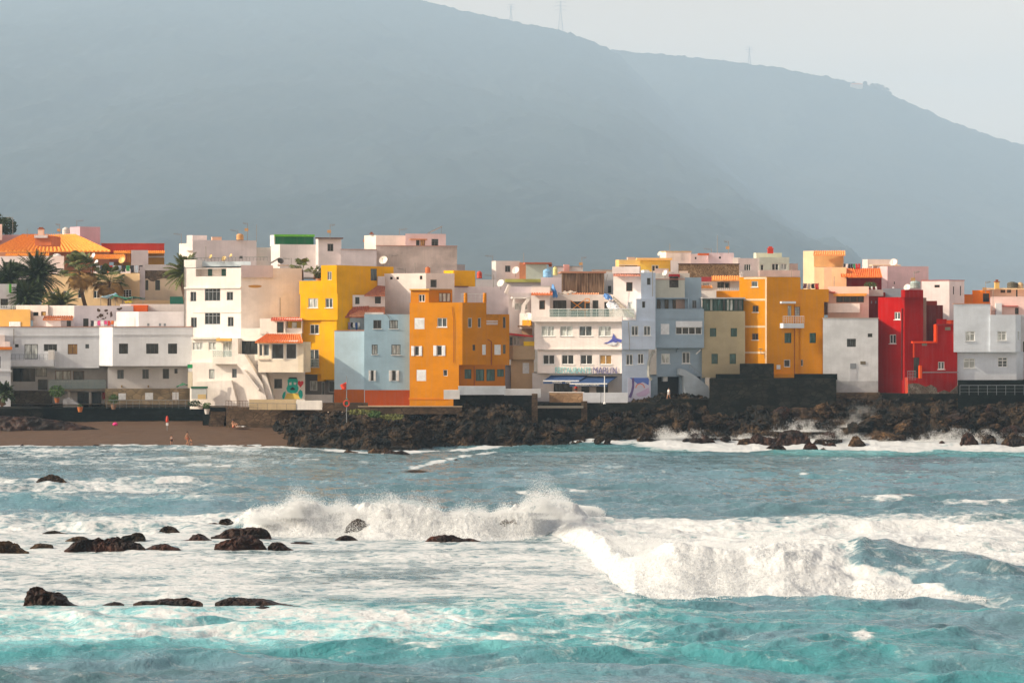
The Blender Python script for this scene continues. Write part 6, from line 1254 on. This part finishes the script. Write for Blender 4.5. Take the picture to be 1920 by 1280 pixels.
wall('sea_wall', 'dark sea wall below the restaurant and its white parapets', 990, 246.6, 1240, 2, 755, 815, MID, 4.)
for i, x in enumerate((997, 1090)):
    b, f = wall('wall_pier', ['tall stone pier in the dark wall left of the restaurant terrace', 'short stone pier in the dark wall under the restaurant terrace'][i], x, 246.0, x+11, 2, 738 if i == 0 else 752, 815, BR_, 1.)
wall('low_wall', 'thin concrete ledge crossing the dark wall below the restaurant', 1008, 245.6, 1094, 2, 761, 765, plaster((.22, .20, .17)), .6)
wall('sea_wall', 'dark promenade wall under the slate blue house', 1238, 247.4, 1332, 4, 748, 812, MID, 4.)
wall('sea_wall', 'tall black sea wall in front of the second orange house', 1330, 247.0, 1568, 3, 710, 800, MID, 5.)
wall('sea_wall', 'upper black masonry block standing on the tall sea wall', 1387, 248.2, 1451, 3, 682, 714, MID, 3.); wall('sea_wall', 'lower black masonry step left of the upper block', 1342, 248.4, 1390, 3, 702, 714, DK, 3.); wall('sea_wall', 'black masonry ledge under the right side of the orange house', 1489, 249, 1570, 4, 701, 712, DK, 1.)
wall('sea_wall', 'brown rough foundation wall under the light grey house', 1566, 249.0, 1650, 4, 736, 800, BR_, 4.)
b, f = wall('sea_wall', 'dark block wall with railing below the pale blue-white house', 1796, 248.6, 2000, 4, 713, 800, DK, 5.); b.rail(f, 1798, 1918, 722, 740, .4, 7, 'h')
b, f = wall('low_wall', 'rock-built foundation under the red house', 1646, 249.4, 1800, 3, 738, 800, MID, 4.)
b = Bd('promenade_railing', 424, 249, 'rusty steel railing along the sunlit promenade', 'railing', None); f = Face((PX(395, 251.3), 251.3), (PX(560, 248.5), 248.5), (0, 1)); b.rail(f, 424, 466, 751, 766, .1, 8, 'b'); b.rail(f, 466, 556, 756, 768, .1, 5, 'g')
b = Bd('terrace_railing', 300, 258, 'thin grey railing on top of the shaded beach wall', 'railing', None); f = Face((PX(180, 258.3), 258.3), (PX(380, 259.), 259.), (0, 1)); b.rail(f, 200, 372, 750, 765, 0, 14, 'h')
# flag pole with red flag and lifebuoy
Y = 240; X = PX(650, Y); r = root('beach_flagpole', (X, Y, PZ(795, Y)), 'thin beach pole flying a red warning flag with a lifebuoy station at its foot', 'flagpole')
MB().tube([(X, Y, PZ(800, Y)), (X, Y, PZ(704, Y))], .05, 6).build('pole', frm('h'), r)
m = MB(); k = 7
for j in range(k):
    for i in range(k):
        u, v_ = i/(k-1), j/(k-1); m.v.append((PX(650-12.5*u*(1-.3*v_), Y), Y+.10*math.sin(u*7+v_*2), PZ(712+(3.5+6*u)*1+(730-716)*v_*(1-.35*u), Y)))
m.f = [tuple(q) for q in gridfaces(k, k).tolist()]; o = m.build('flag', flat('flag_red', (.80, .06, .02), .8), r, True); o.modifiers.new('thickness', 'SOLIDIFY').thickness = .01
m = MB(); c = Vector((X, Y-.15, PZ(756, Y))); m.tube([c+Vector((.28*math.cos(a), 0, .30*math.sin(a))) for a in np.linspace(0, 2*math.pi, 20)], .075, 7); m.build('lifebuoy', flat('buoy_red', (.62, .05, .02), .5), r)
MB().box(X-.12, X+.12, Y-.08, Y+.06, PZ(758, Y), PZ(747, Y)).build('buoy_case', flat('buoy_green', (.02, .25, .16), .5), r)
Y = 249; X = PX(313.5, Y); r = root('lifebuoy_post', (X, Y, PZ(815, Y)), 'slim post on the beach with a red board above a white one', 'post')
MB().tube([(X, Y, PZ(822, Y)), (X, Y, PZ(780, Y))], .035, 5).build('pole', frm('h'), r); MB().lathe((X, Y-.02, PZ(791, Y)), [(.14, 0), (.16, .25), (.12, .55), (.04, .66)], 10).build('red_cover', flat('buoy_red', (.62, .05, .02), .5), r); MB().box(X-.13, X+.13, Y-.06, Y-.03, PZ(797.5, Y), PZ(792, Y)).build('white_board', frm('w'), r)
Y = 246; X = PX(1133.5, Y); r = root('flagpole', (X, Y, PZ(755, Y)), 'bare white flagpole in front of the restaurant', 'flagpole'); MB().tube([(X, Y, PZ(757, Y)), (X, Y, PZ(704, Y))], .05, 6).build('pole', frm('w'), r); MB().lathe((X, Y, PZ(757, Y)), [(.14, 0), (.14, .12), (.06, .2)], 10).build('base', frm('w'), r)
# pink beach parasol / bag, towel
Y = 250; X = PX(216, Y); z = PZ(797, Y); r = root('beach_bag', (X, Y, z), 'bright pink beach bag on the sand under the dark wall', 'bag'); MB().lathe((X, Y, z-.05), [(.18, 0), (.3, .12), (.27, .25), (.12, .34)], 12).build('body', flat('pink', (.75, .03, .22), .8), r, True); MB().tube([(X-.12, Y, z+.26), (X, Y, z+.42), (X+.12, Y, z+.26)], .02, 5).build('handle', flat('pink', (.75, .03, .22), .8), r)
# ================================================================ beach and lava shore
sand = newmat('dark_sand'); t, b = nodes(sand)
n1 = N(t, 'ShaderNodeTexNoise', i_Scale=1.2, i_Detail=8.0, i_Roughness=.7); t.links.new(mapping(t, (.4, 2.2, 1)), n1.inputs['Vector']); n2 = N(t, 'ShaderNodeTexNoise', i_Scale=7., i_Detail=5.0); t.links.new(mapping(t, (.6, 2, 1)), n2.inputs['Vector'])
t.links.new(mixc(t, ramp(t, n2.outputs[0], [(.45, (0, 0, 0)), (.7, (.6,)*3)]), ramp(t, n1.outputs[0], [(.3, (.048, .021, .007)), (.65, (.098, .046, .016))]), (.03, .014, .006)), b.inputs['Base Color']); b.inputs['Roughness'].default_value = .8
bp = N(t, 'ShaderNodeBump', i_Strength=.4, i_Distance=.05); t.links.new(n2.outputs[0], bp.inputs['Height']); t.links.new(bp.outputs[0], b.inputs['Normal'])
xs = np.linspace(-70, -18, 360); ys = np.linspace(228, 264, 260); X, Y = np.meshgrid(xs, ys); px = X/Y*F+960
Z = interp(Y, [(228, -.6), (236.6, -.02), (241, .42), (250, 1.25), (258, 1.7), (264, 1.9)])+fbm(X/3, Y/3, 4, 12)*.07+fbm(X/.6, Y/.6, 3, 13)*.025
tag(npmesh('beach', np.stack([X, Y, Z], -1).reshape(-1, 3), gridfaces(360, 260), sand), kind='structure')
def zbeach(x, y): return float(interp(y, [(228, -.6), (236.6, -.02), (241, .42), (250, 1.25), (258, 1.7), (264, 1.9)]))
lava = rockmat('lava_rock', (.007, .008, .007), (.088, .052, .025), .8)
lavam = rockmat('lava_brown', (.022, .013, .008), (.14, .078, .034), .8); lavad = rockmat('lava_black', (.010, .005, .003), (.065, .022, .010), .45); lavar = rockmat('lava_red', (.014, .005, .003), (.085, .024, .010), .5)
xs = np.linspace(-31, 66, 1150); ys = np.linspace(226, 254, 400); X, Y = np.meshgrid(xs, ys); px = X/Y*F+960
Yw = interp(px, [(400, 262), (470, 256), (500, 251), (530, 243), (545, 236.5), (600, 236), (690, 231), (770, 232), (800, 237), (1000, 239.5), (1180, 240), (1260, 243), (1340, 241), (1450, 242), (1560, 243), (1640, 240), (1800, 242), (1850, 241), (1960, 240)])
Yt = interp(px, [(400, 268), (470, 262), (540, 252), (600, 247), (700, 244.5), (960, 246), (1200, 246.5), (1330, 247), (1560, 247), (1640, 247.5), (1960, 248.5)])
top = interp(px, [(400, 1.8), (470, 1.9), (540, 2.6), (600, 3.2), (690, 2.9), (840, 2.9), (870, 4.6), (900, 4.9), (960, 4.6), (990, 3.6), (1000, 2.6), (1100, 2.7), (1180, 3.8), (1240, 4.3), (1320, 4.2), (1345, 3.9), (1450, 3.5), (1560, 4.3), (1600, 4.6), (1660, 4.9), (1780, 4.9), (1850, 4.6), (1960, 4.9)])
tt = np.clip((Y-Yw+fbm(X/4, Y/4, 3, 7)*1.6)/(Yt-Yw), -1, 1.3)
rd = .55*ridged(X/7.5+fbm(X/5, Y/5, 3, 49)*.6, Y/5.5, 4, 39, .5)+.5*ridged(X/3.0+fbm(X/2, Y/2, 3, 47)*.5, Y/2.8, 7, 41, .66); rb = fbm(X/9, Y/5, 4, 42)
Z = np.where(tt < 0, tt*3.0, tt**.62*top*.82)+ (rd-.42)*2.9*sstep(tt, -.35, .15)*(1-.55*sstep(tt, .85, 1.1))+rb*.8*sstep(tt, 0, .3)
Z = Z+np.abs(fbm(X/.7, Y/.7, 5, 44, .62))*.7*sstep(tt, -.2, .1)-.1
Xd = X+fbm(X/1.1, Z/1.1+Y, 4, 45)*.55; Yd = Y+fbm(X/1.1+9, Z*1.2+Y/1.1, 4, 46)*.7
tag(npmesh('rocky_shore', np.stack([Xd, Yd, Z], -1).reshape(-1, 3), gridfaces(1150, 400), lava, False), kind='structure')
# boulders
def ico(sub):
    import bmesh
    bm = bmesh.new(); bmesh.ops.create_icosphere(bm, subdivisions=sub, radius=1); v = np.array([q.co[:] for q in bm.verts]); f = np.array([[q.index for q in p.verts] for p in bm.faces]); bm.free(); return v, f
IV, IF = ico(5)
def boulder_mesh(seed, el=(1, .8, .7)):
    v = IV*(1+.60*fbm3(IV*1.3+seed*7.3, 3, seed)[:, None]-.55*(np.abs(fbm3(IV*2.4+seed, 5, seed+5, .62))[:, None])+.2); return v*np.array(el)
def mkboulder(name, v, mat, smooth=False): return npmesh(name, v, IF, mat, smooth)
rb_ = random.Random(4); protos = []
for i in range(6): o = mkboulder('boulder', boulder_mesh(i+1, (1, .8, .62+.1*(i % 3))), (lavam, lava, lavad)[i % 3]); protos.append(o)
spots = []
def addb(px, Y, z, s, k=None): spots.append((px, Y, z, s, k))
for i in range(34):
    px_ = rb_.uniform(560, 1200); Y_ = rb_.uniform(236.5, 244); addb(px_, Y_, .3+(Y_-236)*.30+rb_.uniform(-.2, .3), rb_.uniform(.25, .8))
for i in range(44):
    px_ = rb_.uniform(1200, 1935); Y_ = rb_.uniform(240.0, 246.4); addb(px_, Y_, .4+(Y_-240)*.5+rb_.uniform(-.2, .3), rb_.uniform(.35, 1.15))
BLAB = ('rough dark brown lava boulder lying in the rocky shore below the houses', 'lava boulders of the rocky shore')
for i, (px_, Y_, z_, s_, k_) in enumerate(spots):
    p = protos[rb_.randrange(6)]; o = p if (p['used'] if 'used' in p else 0) == 0 else p.copy()
    if o is not p: C.objects.link(o)
    o['used'] = 1; o.location = (PX(px_, Y_), Y_, z_); o.scale = (s_*rb_.uniform(.8, 1.4), s_*rb_.uniform(.8, 1.2), s_*rb_.uniform(.7, 1.05)); o.rotation_euler = (rb_.uniform(-.5, .5), rb_.uniform(-.5, .5), rb_.uniform(0, 6.28))
    tag(o, BLAB[0], 'boulder', BLAB[1])
for o in bpy.data.objects:
    if 'used' in o: del o['used']
# ---- rocks standing in the sea: outline in photo pixels (top edge), foot row
def rock(label, prof, foot, mat, thick=.8, seed=1, sink=.35, Y=None, name='sea_rock', zoff=0.):
    Y = Y or YW(foot); x = np.array([p[0] for p in prof], float); n = 90; m = 46
    u = np.linspace(x[0], x[-1], n); hgt = (foot-interp(u, prof))/F*Y*.83; hgt = np.maximum(hgt, 0)
    X = (u-960)/F*Y; L = X[-1]-X[0]; T = min(L*thick*.36, 1.8)*np.sqrt(np.clip(np.sin(np.linspace(.02, math.pi-.02, n)), 0, 1))
    a = np.linspace(-.25, math.pi+.25, m); XX, A = np.meshgrid(X, a); HH = np.tile(hgt, (m, 1)); TT = np.tile(T, (m, 1))
    YY = Y+TT*.6-np.cos(A)*TT*.9; ZZ = np.where(np.sin(A) > 0, np.abs(np.sin(A))**.75*HH, -sink-.3*np.abs(np.sin(A)))
    p = np.stack([XX, YY, ZZ], -1).reshape(-1, 3); k = np.clip(HH.ravel()/.5, .15, 1)
    d = fbm3(p*1.7+seed*3.1, 5, seed)*.34; e = fbm3(p*5.5+seed, 5, seed+3)*.17
    p[:, 1] -= (d+e)*k*1.5; p[:, 2] += (e*.8+d*.10)*k; p[:, 0] += fbm3(p*2.2+7, 4, seed+9)*.16*k
    p[:, 2] += zoff+zsea(float(X.mean()), float(Y))*.3
    o = npmesh(name, p, gridfaces(n, m), mat, True); return tag(o, label, 'rock')
FR_ = [
 ('largest dark humped rock in the lower left foam', [(42, 1137), (46, 1118), (52, 1103), (60, 1095), (68, 1093), (76, 1096), (84, 1103), (95, 1107), (108, 1109), (118, 1116), (126, 1126), (136, 1134), (150, 1137)], 1139, lavad),
 ('small low rock just right of the largest humped rock', [(192, 1133), (203, 1129), (214, 1126), (224, 1128), (233, 1132)], 1134, lavad),
 ('long flat dark rock with a knob at its right, lower left water', [(248, 1132), (262, 1127), (280, 1128), (296, 1124), (308, 1123), (322, 1124), (332, 1123), (345, 1121), (356, 1125), (368, 1126), (380, 1132)], 1141, lavad),
 ('long sloping rock ledge right of the knobbed flat rock', [(403, 1128), (414, 1121), (428, 1117.5), (442, 1117), (456, 1120), (472, 1121), (490, 1122), (505, 1125), (520, 1131), (540, 1134), (560, 1138)], 1137, lavad),
 ('low twin-bump rock in front of the sloping ledge', [(424, 1143), (434, 1139), (444, 1141), (456, 1146), (466, 1145), (478, 1140), (492, 1138), (508, 1140), (518, 1143), (528, 1147)], 1149, lavar),
 ('brown rock cut by the left picture edge', [(-30, 1012), (0, 1010), (14, 1011), (22, 1016), (32, 1016), (36, 1024), (44, 1031), (54, 1034)], 1036, lavam),
 ('small grey rock right of the edge rock', [(56, 1027), (64, 1020), (74, 1018), (88, 1019), (97, 1021), (100, 1028)], 1029, lava),
 ('thin flat rock far left, above the small grey one', [(76, 1002), (88, 996), (100, 994), (112, 999), (132, 1003)], 1004, lava),
 ('left lobe of the long dark rock row at mid left', [(120, 1030), (132, 1020), (142, 1012), (156, 1009), (170, 1008), (182, 1003), (192, 1008), (196, 1020), (198, 1029)], 1032, lavar),
 ('middle lobe of the long dark rock row at mid left', [(184, 1028), (190, 1014), (200, 1006), (212, 1002), (224, 1004), (236, 1012), (250, 1015), (262, 1018), (273, 1028)], 1032, lavar),
 ('knobbed rock rising behind the long dark rock row', [(222, 1012), (232, 1002), (244, 1000), (252, 995), (262, 998), (270, 1003), (272, 1012)], 1015, lava),
 ('low right tail rock of the long dark row', [(272, 1029), (284, 1022), (298, 1019), (310, 1018), (320, 1024), (334, 1027), (338, 1030)], 1031, lavar),
 ('pale brown sliver of rock behind the left lobe', [(122, 1013), (134, 1006), (150, 1004), (162, 1008), (170, 1013)], 1015, lava),
 ('round isolated rock between the two dark rock groups', [(296, 998), (302, 989), (310, 984), (320, 983), (330, 989), (337, 997)], 1000, lavam),
 ('flat reddish rock left of the round boulder', [(381, 985), (390, 979), (402, 977), (412, 980)], 986, lavar),
 ('round boulder topping the centre left rock group', [(407, 988), (412, 975), (420, 970), (430, 971), (438, 979), (441, 988)], 991, lavam),
 ('long dark back rock of the centre left group', [(396, 1006), (412, 1000), (426, 990), (440, 987), (456, 988), (470, 985), (488, 985), (500, 992), (508, 1004), (509, 1009)], 1012, lavad),
 ('left low rock of the centre left group', [(338, 1014), (352, 1012), (360, 1002), (372, 999), (382, 1004), (392, 1012), (402, 1015)], 1016, lavar),
 ('big reddish black front rock of the centre left group', [(402, 1019), (416, 1013), (430, 1008), (442, 1002), (456, 999), (470, 998), (482, 1004), (492, 1016), (500, 1029)], 1031, lavar),
 ('sharp red-brown rock at the right end of the centre left group', [(502, 1022), (508, 1015), (518, 1013), (530, 1017), (540, 1026), (550, 1031)], 1032, lavar),
 ('thin sliver rock right of the centre left group', [(545, 1017), (556, 1015), (570, 1015.5), (588, 1019)], 1020, lavar),
 ('small red-brown rock in front of the left breaker', [(628, 1012), (636, 1005), (648, 1002), (660, 1004), (671, 1012)], 1013.5, lavar),
 ('long low red-brown rock in front of the left breaker', [(797, 1014), (806, 1006), (820, 1003), (832, 1002), (846, 1002), (858, 1007), (868, 1011), (880, 1009), (892, 1012), (905, 1017)], 1019, lavar),
 ('lone brown rock at the far left mid water', [(65, 906), (72, 896), (82, 890), (94, 886), (104, 889), (116, 896), (127, 906)], 908, lavam)]
for i, (lb, pf, ft, mt) in enumerate(FR_): rock(lb, pf, ft, mt, .9 if len(pf) < 8 else .6, i+3)
rock('leaning brown rock poking out of the left breaker foam', [(646, 980), (652, 966), (662, 957), (672, 954), (682, 957), (686, 968)], 990, lavam, .8, 51, Y=YW(1004)-.3, zoff=.0)
rock('split pale rock half buried in the breaker foam near the tall plume', [(934, 973), (940, 959), (950, 955), (956, 960), (964, 955), (970, 968)], 985, lavam, .8, 52, Y=YW(1003)-.3, zoff=.0)
rock('submerged reddish rock awash in front of the shore', [(756, 883), (770, 880.5), (786, 880), (803, 883)], 884, lavam, .8, 53); rock('tiny dark rock right of the awash one', [(850, 863), (855, 858.5), (861, 863)], 864, lavar, .8, 54); rock('flat dark sliver left of the awash rock', [(722, 887), (730, 884.5), (738, 887)], 888, lavar, .8, 55)
rock('dark rock at the water edge of the beach', [(170, 837), (176, 832), (184, 833), (188, 838)], 839, lavad, .8, 56, Y=236); rock('tiny dark rock at the left end of the beach', [(36, 838), (41, 831), (46, 838)], 839, lavad, .8, 57, Y=236)
SR = [('dark domed rock in the white water right of the first shore spray', [(1280, 812), (1290, 802), (1303, 797), (1318, 799), (1330, 806), (1342, 818)], 822, lavad), ('left brown rock of the surf cluster', [(1382, 831), (1386, 822), (1396, 818), (1406, 818), (1416, 826), (1420, 832)], 833, lavam),
      ('long black middle rock of the surf cluster', [(1402, 826), (1412, 812), (1420, 806), (1432, 814), (1446, 818), (1456, 823), (1462, 832)], 834, lavad), ('biggest craggy black rock of the surf cluster', [(1456, 832), (1463, 812), (1472, 805), (1486, 803), (1500, 805), (1510, 812), (1518, 822), (1522, 832)], 838, lavad),
      ('small dark rock left of the biggest surf rock', [(1444, 830), (1450, 820), (1460, 818), (1468, 830)], 834, lavad), ('low brown rock at the front of the surf cluster', [(1436, 843), (1446, 835), (1458, 833), (1470, 838), (1474, 844)], 845, lavar), ('rounded red-brown rock at the right of the surf cluster', [(1505, 844), (1510, 834), (1520, 831), (1530, 834), (1535, 845)], 847, lavar),
      ('tiny rock off the right end of the surf cluster', [(1536, 846), (1543, 841), (1552, 846)], 847, lavam), ('low brown rock behind the surf cluster', [(1522, 828), (1532, 818), (1542, 818), (1550, 827)], 830, lavam), ('pointed brown rock below the tall spray', [(1590, 824), (1600, 805), (1608, 804), (1618, 816), (1624, 824)], 826, lavam),
      ('flat brown slab right of the tall spray', [(1542, 828), (1552, 822), (1566, 824), (1568, 829)], 830, lavar), ('dark streaked rock pinnacle in the right surf', [(1800, 826), (1806, 808), (1814, 800), (1824, 803), (1832, 818), (1836, 828)], 830, lavad), ('brown rock right of the streaked pinnacle', [(1840, 827), (1845, 810), (1856, 806), (1866, 812), (1870, 828)], 830, lavam),
      ('ragged brown rock near the right picture edge', [(1878, 832), (1888, 818), (1900, 808), (1912, 814), (1930, 822), (1936, 834)], 836, lavam), ('brown slab behind the ragged rock at the right edge', [(1886, 812), (1896, 802), (1912, 803), (1930, 808)], 818, lavad), ('small brown knob in the right surf', [(1822, 830), (1828, 824), (1834, 830)], 832, lavam), ('tiny rusty knob on the pouring white ledge', [(1760, 818), (1766, 812), (1772, 818)], 822, lavar)]
for i, (lb, pf, ft, mt) in enumerate(SR): rock(lb, pf, ft+2, mt, .9, 70+i, Y=min(YW(ft), 238.5-.5*(i % 4)), zoff=0, sink=.8)
for i, (lb, pf, ft, mt) in enumerate([('small wet brown rocks at the foot of the shore below the blue house', [(690, 845), (700, 838), (712, 842), (722, 838), (735, 846)], 848, lavam), ('rusty brown rock at the water below the orange house', [(720, 848), (732, 841), (742, 845), (752, 842), (768, 849)], 850, lavar), ('small brown rock at the water left of the rusty one', [(645, 846), (652, 840), (660, 845), (672, 847)], 848, lavam)]): rock(lb, pf, ft, mt, .8, 95+i)
# spray on the shore
burst('tall fan of spray hitting rocks right of the restaurant', 1256, 822, 240, 1.9, 1.7, 9000, seed=11); burst('low white spray over the dark domed rock', 1292, 820, 239, 1.0, 1.8, 5000, seed=12); burst('white spray behind the surf cluster', 1500, 808, 241.5, 1.8, 2.0, 9000, seed=13, lean=.2)
burst('low foam burst left of the surf cluster', 1400, 822, 241, .8, 2.4, 4500, seed=14); burst('fine tall mist rising before the light grey house', 1605, 800, 243.5, 3.7, 2.0, 30000, .004, .009, seed=15, lean=.12); burst('foam burst by the pointed brown rock', 1570, 822, 240, 1.1, 2.2, 6000, seed=16)
burst('white water pouring over the ledge at the right', 1770, 826, 240.5, 1.7, 2.8, 14000, seed=17); burst('foam leaping around the right surf rocks', 1850, 828, 239.5, 1.2, 2.8, 10000, seed=18); burst('thin foam under the rocks at the right picture edge', 1915, 826, 239.5, .9, 1.8, 4000, seed=19); burst('foam skirting the middle surf rocks', 1460, 838, 238, .5, 3.0, 4000, seed=20)
burst('foam sheet at the foot of the brown rocks', 1660, 828, 240, .6, 3.0, 5000, seed=21)
# ================================================================ people
skin = flat('skin', (.42, .20, .11), .6, var=.1); hairm = flat('hair_dark', (.03, .02, .015), .7)
def person(label, px, py_foot, Y, h, pose, top=None, short=None, face=0., shirt=False):
    X, z = PX(px, Y), PZ(py_foot, Y); k = h/1.75; ro = root('person', (X, Y, z), label, 'person', None)
    J = dict(pel=(0, 0, .95), ch=(0, 0, 1.28), nk=(0, 0, 1.47), hd=(0, 0, 1.60), ht=(0, 0, 1.72))
    for s, n in ((-1, 'l'), (1, 'r')):
        J['h'+n] = (s*.10, 0, .92); J['k'+n] = (s*.12, 0, .50); J['a'+n] = (s*.13, 0, .08); J['t'+n] = (s*.14, -.16, .03)
        J['s'+n] = (s*.19, 0, 1.40); J['e'+n] = (s*.27, .02, 1.12); J['w'+n] = (s*.27, -.06, .87); J['f'+n] = (s*.27, -.10, .76)
    J.update(pose)
    E = [('pel', 'ch'), ('ch', 'nk'), ('nk', 'hd'), ('hd', 'ht')]+[(a+n, b+n) for n in 'lr' for a, b in (('h', 'k'), ('k', 'a'), ('a', 't'), ('s', 'e'), ('e', 'w'), ('w', 'f'))]+[('pel', 'hl'), ('pel', 'hr'), ('ch', 'sl'), ('ch', 'sr')]
    R = dict(pel=.135, ch=.145, nk=.055, hd=.095, ht=.07, h=.095, k=.058, a=.04, t=.032, s=.06, e=.042, w=.03, f=.03); ks = list(J); idx = {q: i for i, q in enumerate(ks)}; c, s_ = math.cos(face), math.sin(face)
    me = bpy.data.meshes.new('body'); me.from_pydata([((v[0]*c-v[1]*s_)*k, (v[0]*s_+v[1]*c)*k, v[2]*k) for v in J.values()], [(idx[a], idx[b]) for a, b in E], []); me.materials.append(skin)
    o = bpy.data.objects.new('body', me); C.objects.link(o); o.parent = ro; md = o.modifiers.new('skin', 'SKIN'); md.use_smooth_shade = True
    for q in ks:
        rr = R.get(q, R.get(q[0]))*k; sv = me.skin_vertices[0].data[idx[q]]; sv.radius = (rr, rr); sv.use_root = q == 'pel'
    o.modifiers.new('sub', 'SUBSURF').levels = 1; o.modifiers['sub'].render_levels = 2
    def W(v): return (X+(v[0]*c-v[1]*s_)*k, Y+(v[0]*s_+v[1]*c)*k, z+v[2]*k)
    def lump(q, prof, mat, nm, off=(0, 0, 0)): v = J[q]; MB().lathe(W((v[0]+off[0], v[1]+off[1], v[2]+off[2])), [(a*k, b*k) for a, b in prof], 12).build(nm, mat, ro, True)
    lump('hd', [(.07, .0), (.108, .04), (.115, .09), (.085, .15), (.03, .175)], hairm, 'hair', (0, .025, -.02))
    if short: lump('pel', [(.15, -.20), (.185, -.08), (.175, .03), (.15, .09)], flat('wear_%.2f_%.2f' % short[:2], short, .9), 'shorts')
    if top: lump('ch', [(.165, -.30), (.18, -.1), (.20, .06), (.16, .15), (.07, .2)] if shirt else [(.158, -.05), (.17, .0), (.158, .05)], flat('wear_%.2f_%.2f' % top[:2], top, .9), 'shirt' if shirt else 'bikini_top')
walk = dict(kl=(-.12, -.18, .52), al=(-.13, -.22, .08), tl=(-.13, -.36, .04), kr=(.12, .04, .50), ar=(.13, .28, .12), tr=(.13, .18, .03), er=(.26, -.08, 1.14), wr=(.25, -.26, 1.0), fr=(.25, -.33, .92), el=(-.26, .12, 1.14), wl=(-.27, .16, .90), fl=(-.27, .16, .80))
person('person in a dark swimsuit standing at the water edge, left of the other two', 321.5, 836, 238.2, 1.15, dict(el=(-.28, -.08, 1.14), wl=(-.14, -.16, 1.05), fl=(-.08, -.18, 1.02)), (.7, .7, .72), (.02, .02, .03), .5)
person('tall sunlit bather standing at the water edge in orange swimwear', 351, 836, 238.2, 1.50, walk, None, (.45, .12, .05), 1.2)
person('child bather bending beside the tall one at the water edge', 359, 836.5, 238.0, .90, dict(ch=(0, -.12, 1.24), nk=(0, -.24, 1.38), hd=(0, -.32, 1.48), ht=(0, -.37, 1.58), sl=(-.19, -.16, 1.32), sr=(.19, -.16, 1.32), el=(-.24, -.28, 1.08), wl=(-.2, -.36, .9), fl=(-.2, -.4, .82), er=(.24, -.28, 1.08), wr=(.2, -.36, .9), fr=(.2, -.4, .82)), None, (.03, .03, .04), -.4)
sit = dict(pel=(0, .1, .16), ch=(0, .22, .50), nk=(0, .22, .70), hd=(0, .18, .83), ht=(0, .16, .95), hl=(-.11, .05, .14), hr=(.11, .05, .14), kl=(-.15, -.32, .48), kr=(.15, -.32, .48), al=(-.15, -.55, .06), ar=(.15, -.55, .06), tl=(-.15, -.7, .03), tr=(.15, -.7, .03), sl=(-.19, .2, .62), sr=(.19, .2, .62), el=(-.25, .0, .45), wl=(-.2, -.22, .48), fl=(-.17, -.3, .48), er=(.25, .0, .45), wr=(.2, -.22, .48), fr=(.17, -.3, .48))
person('sunbather sitting on the sand below the brown wall', 439, 801, 250.5, 1.55, sit, None, (.5, .12, .06), .9)
person('person in a white shirt standing on the dark promenade under the slate blue house', 1254, 750, 248.3, 1.35, walk, (.82, .82, .80), (.65, .65, .66), -.9, True)
person('person in a red top sitting at the restaurant terrace wall', 1080, 741, 250.0, 1.3, dict(), (.6, .05, .03), (.05, .05, .08), 0., True)
Y = 250.8; X = PX(450, Y); z = PZ(799.5, Y); r = root('beach_towel', (X, Y, z), 'white towel spread on the sand beside the sitting sunbather', 'towel'); m = MB()
for j in range(6):
    for i in range(12): m.v.append((X-.5+1.1*i/11, Y-.5+1.*j/5, z+.03+.03*math.sin(i*1.3+j)))
m.f = [tuple(q) for q in gridfaces(12, 6).tolist()]; o = m.build('cloth', flat('towel_white', (.8, .8, .78), .9), r, True); o.modifiers.new('thickness', 'SOLIDIFY').thickness = .015

rock('black rock mass added for the cast shadow at the left end of the beach', [(-90, 764), (60, 767), (78, 772), (110, 776), (150, 786), (185, 795), (212, 803)], 822, lavad, .5, 140, Y=249.5, sink=.5)  # added rock: wall and cast shadow put into its shape and near-black colour
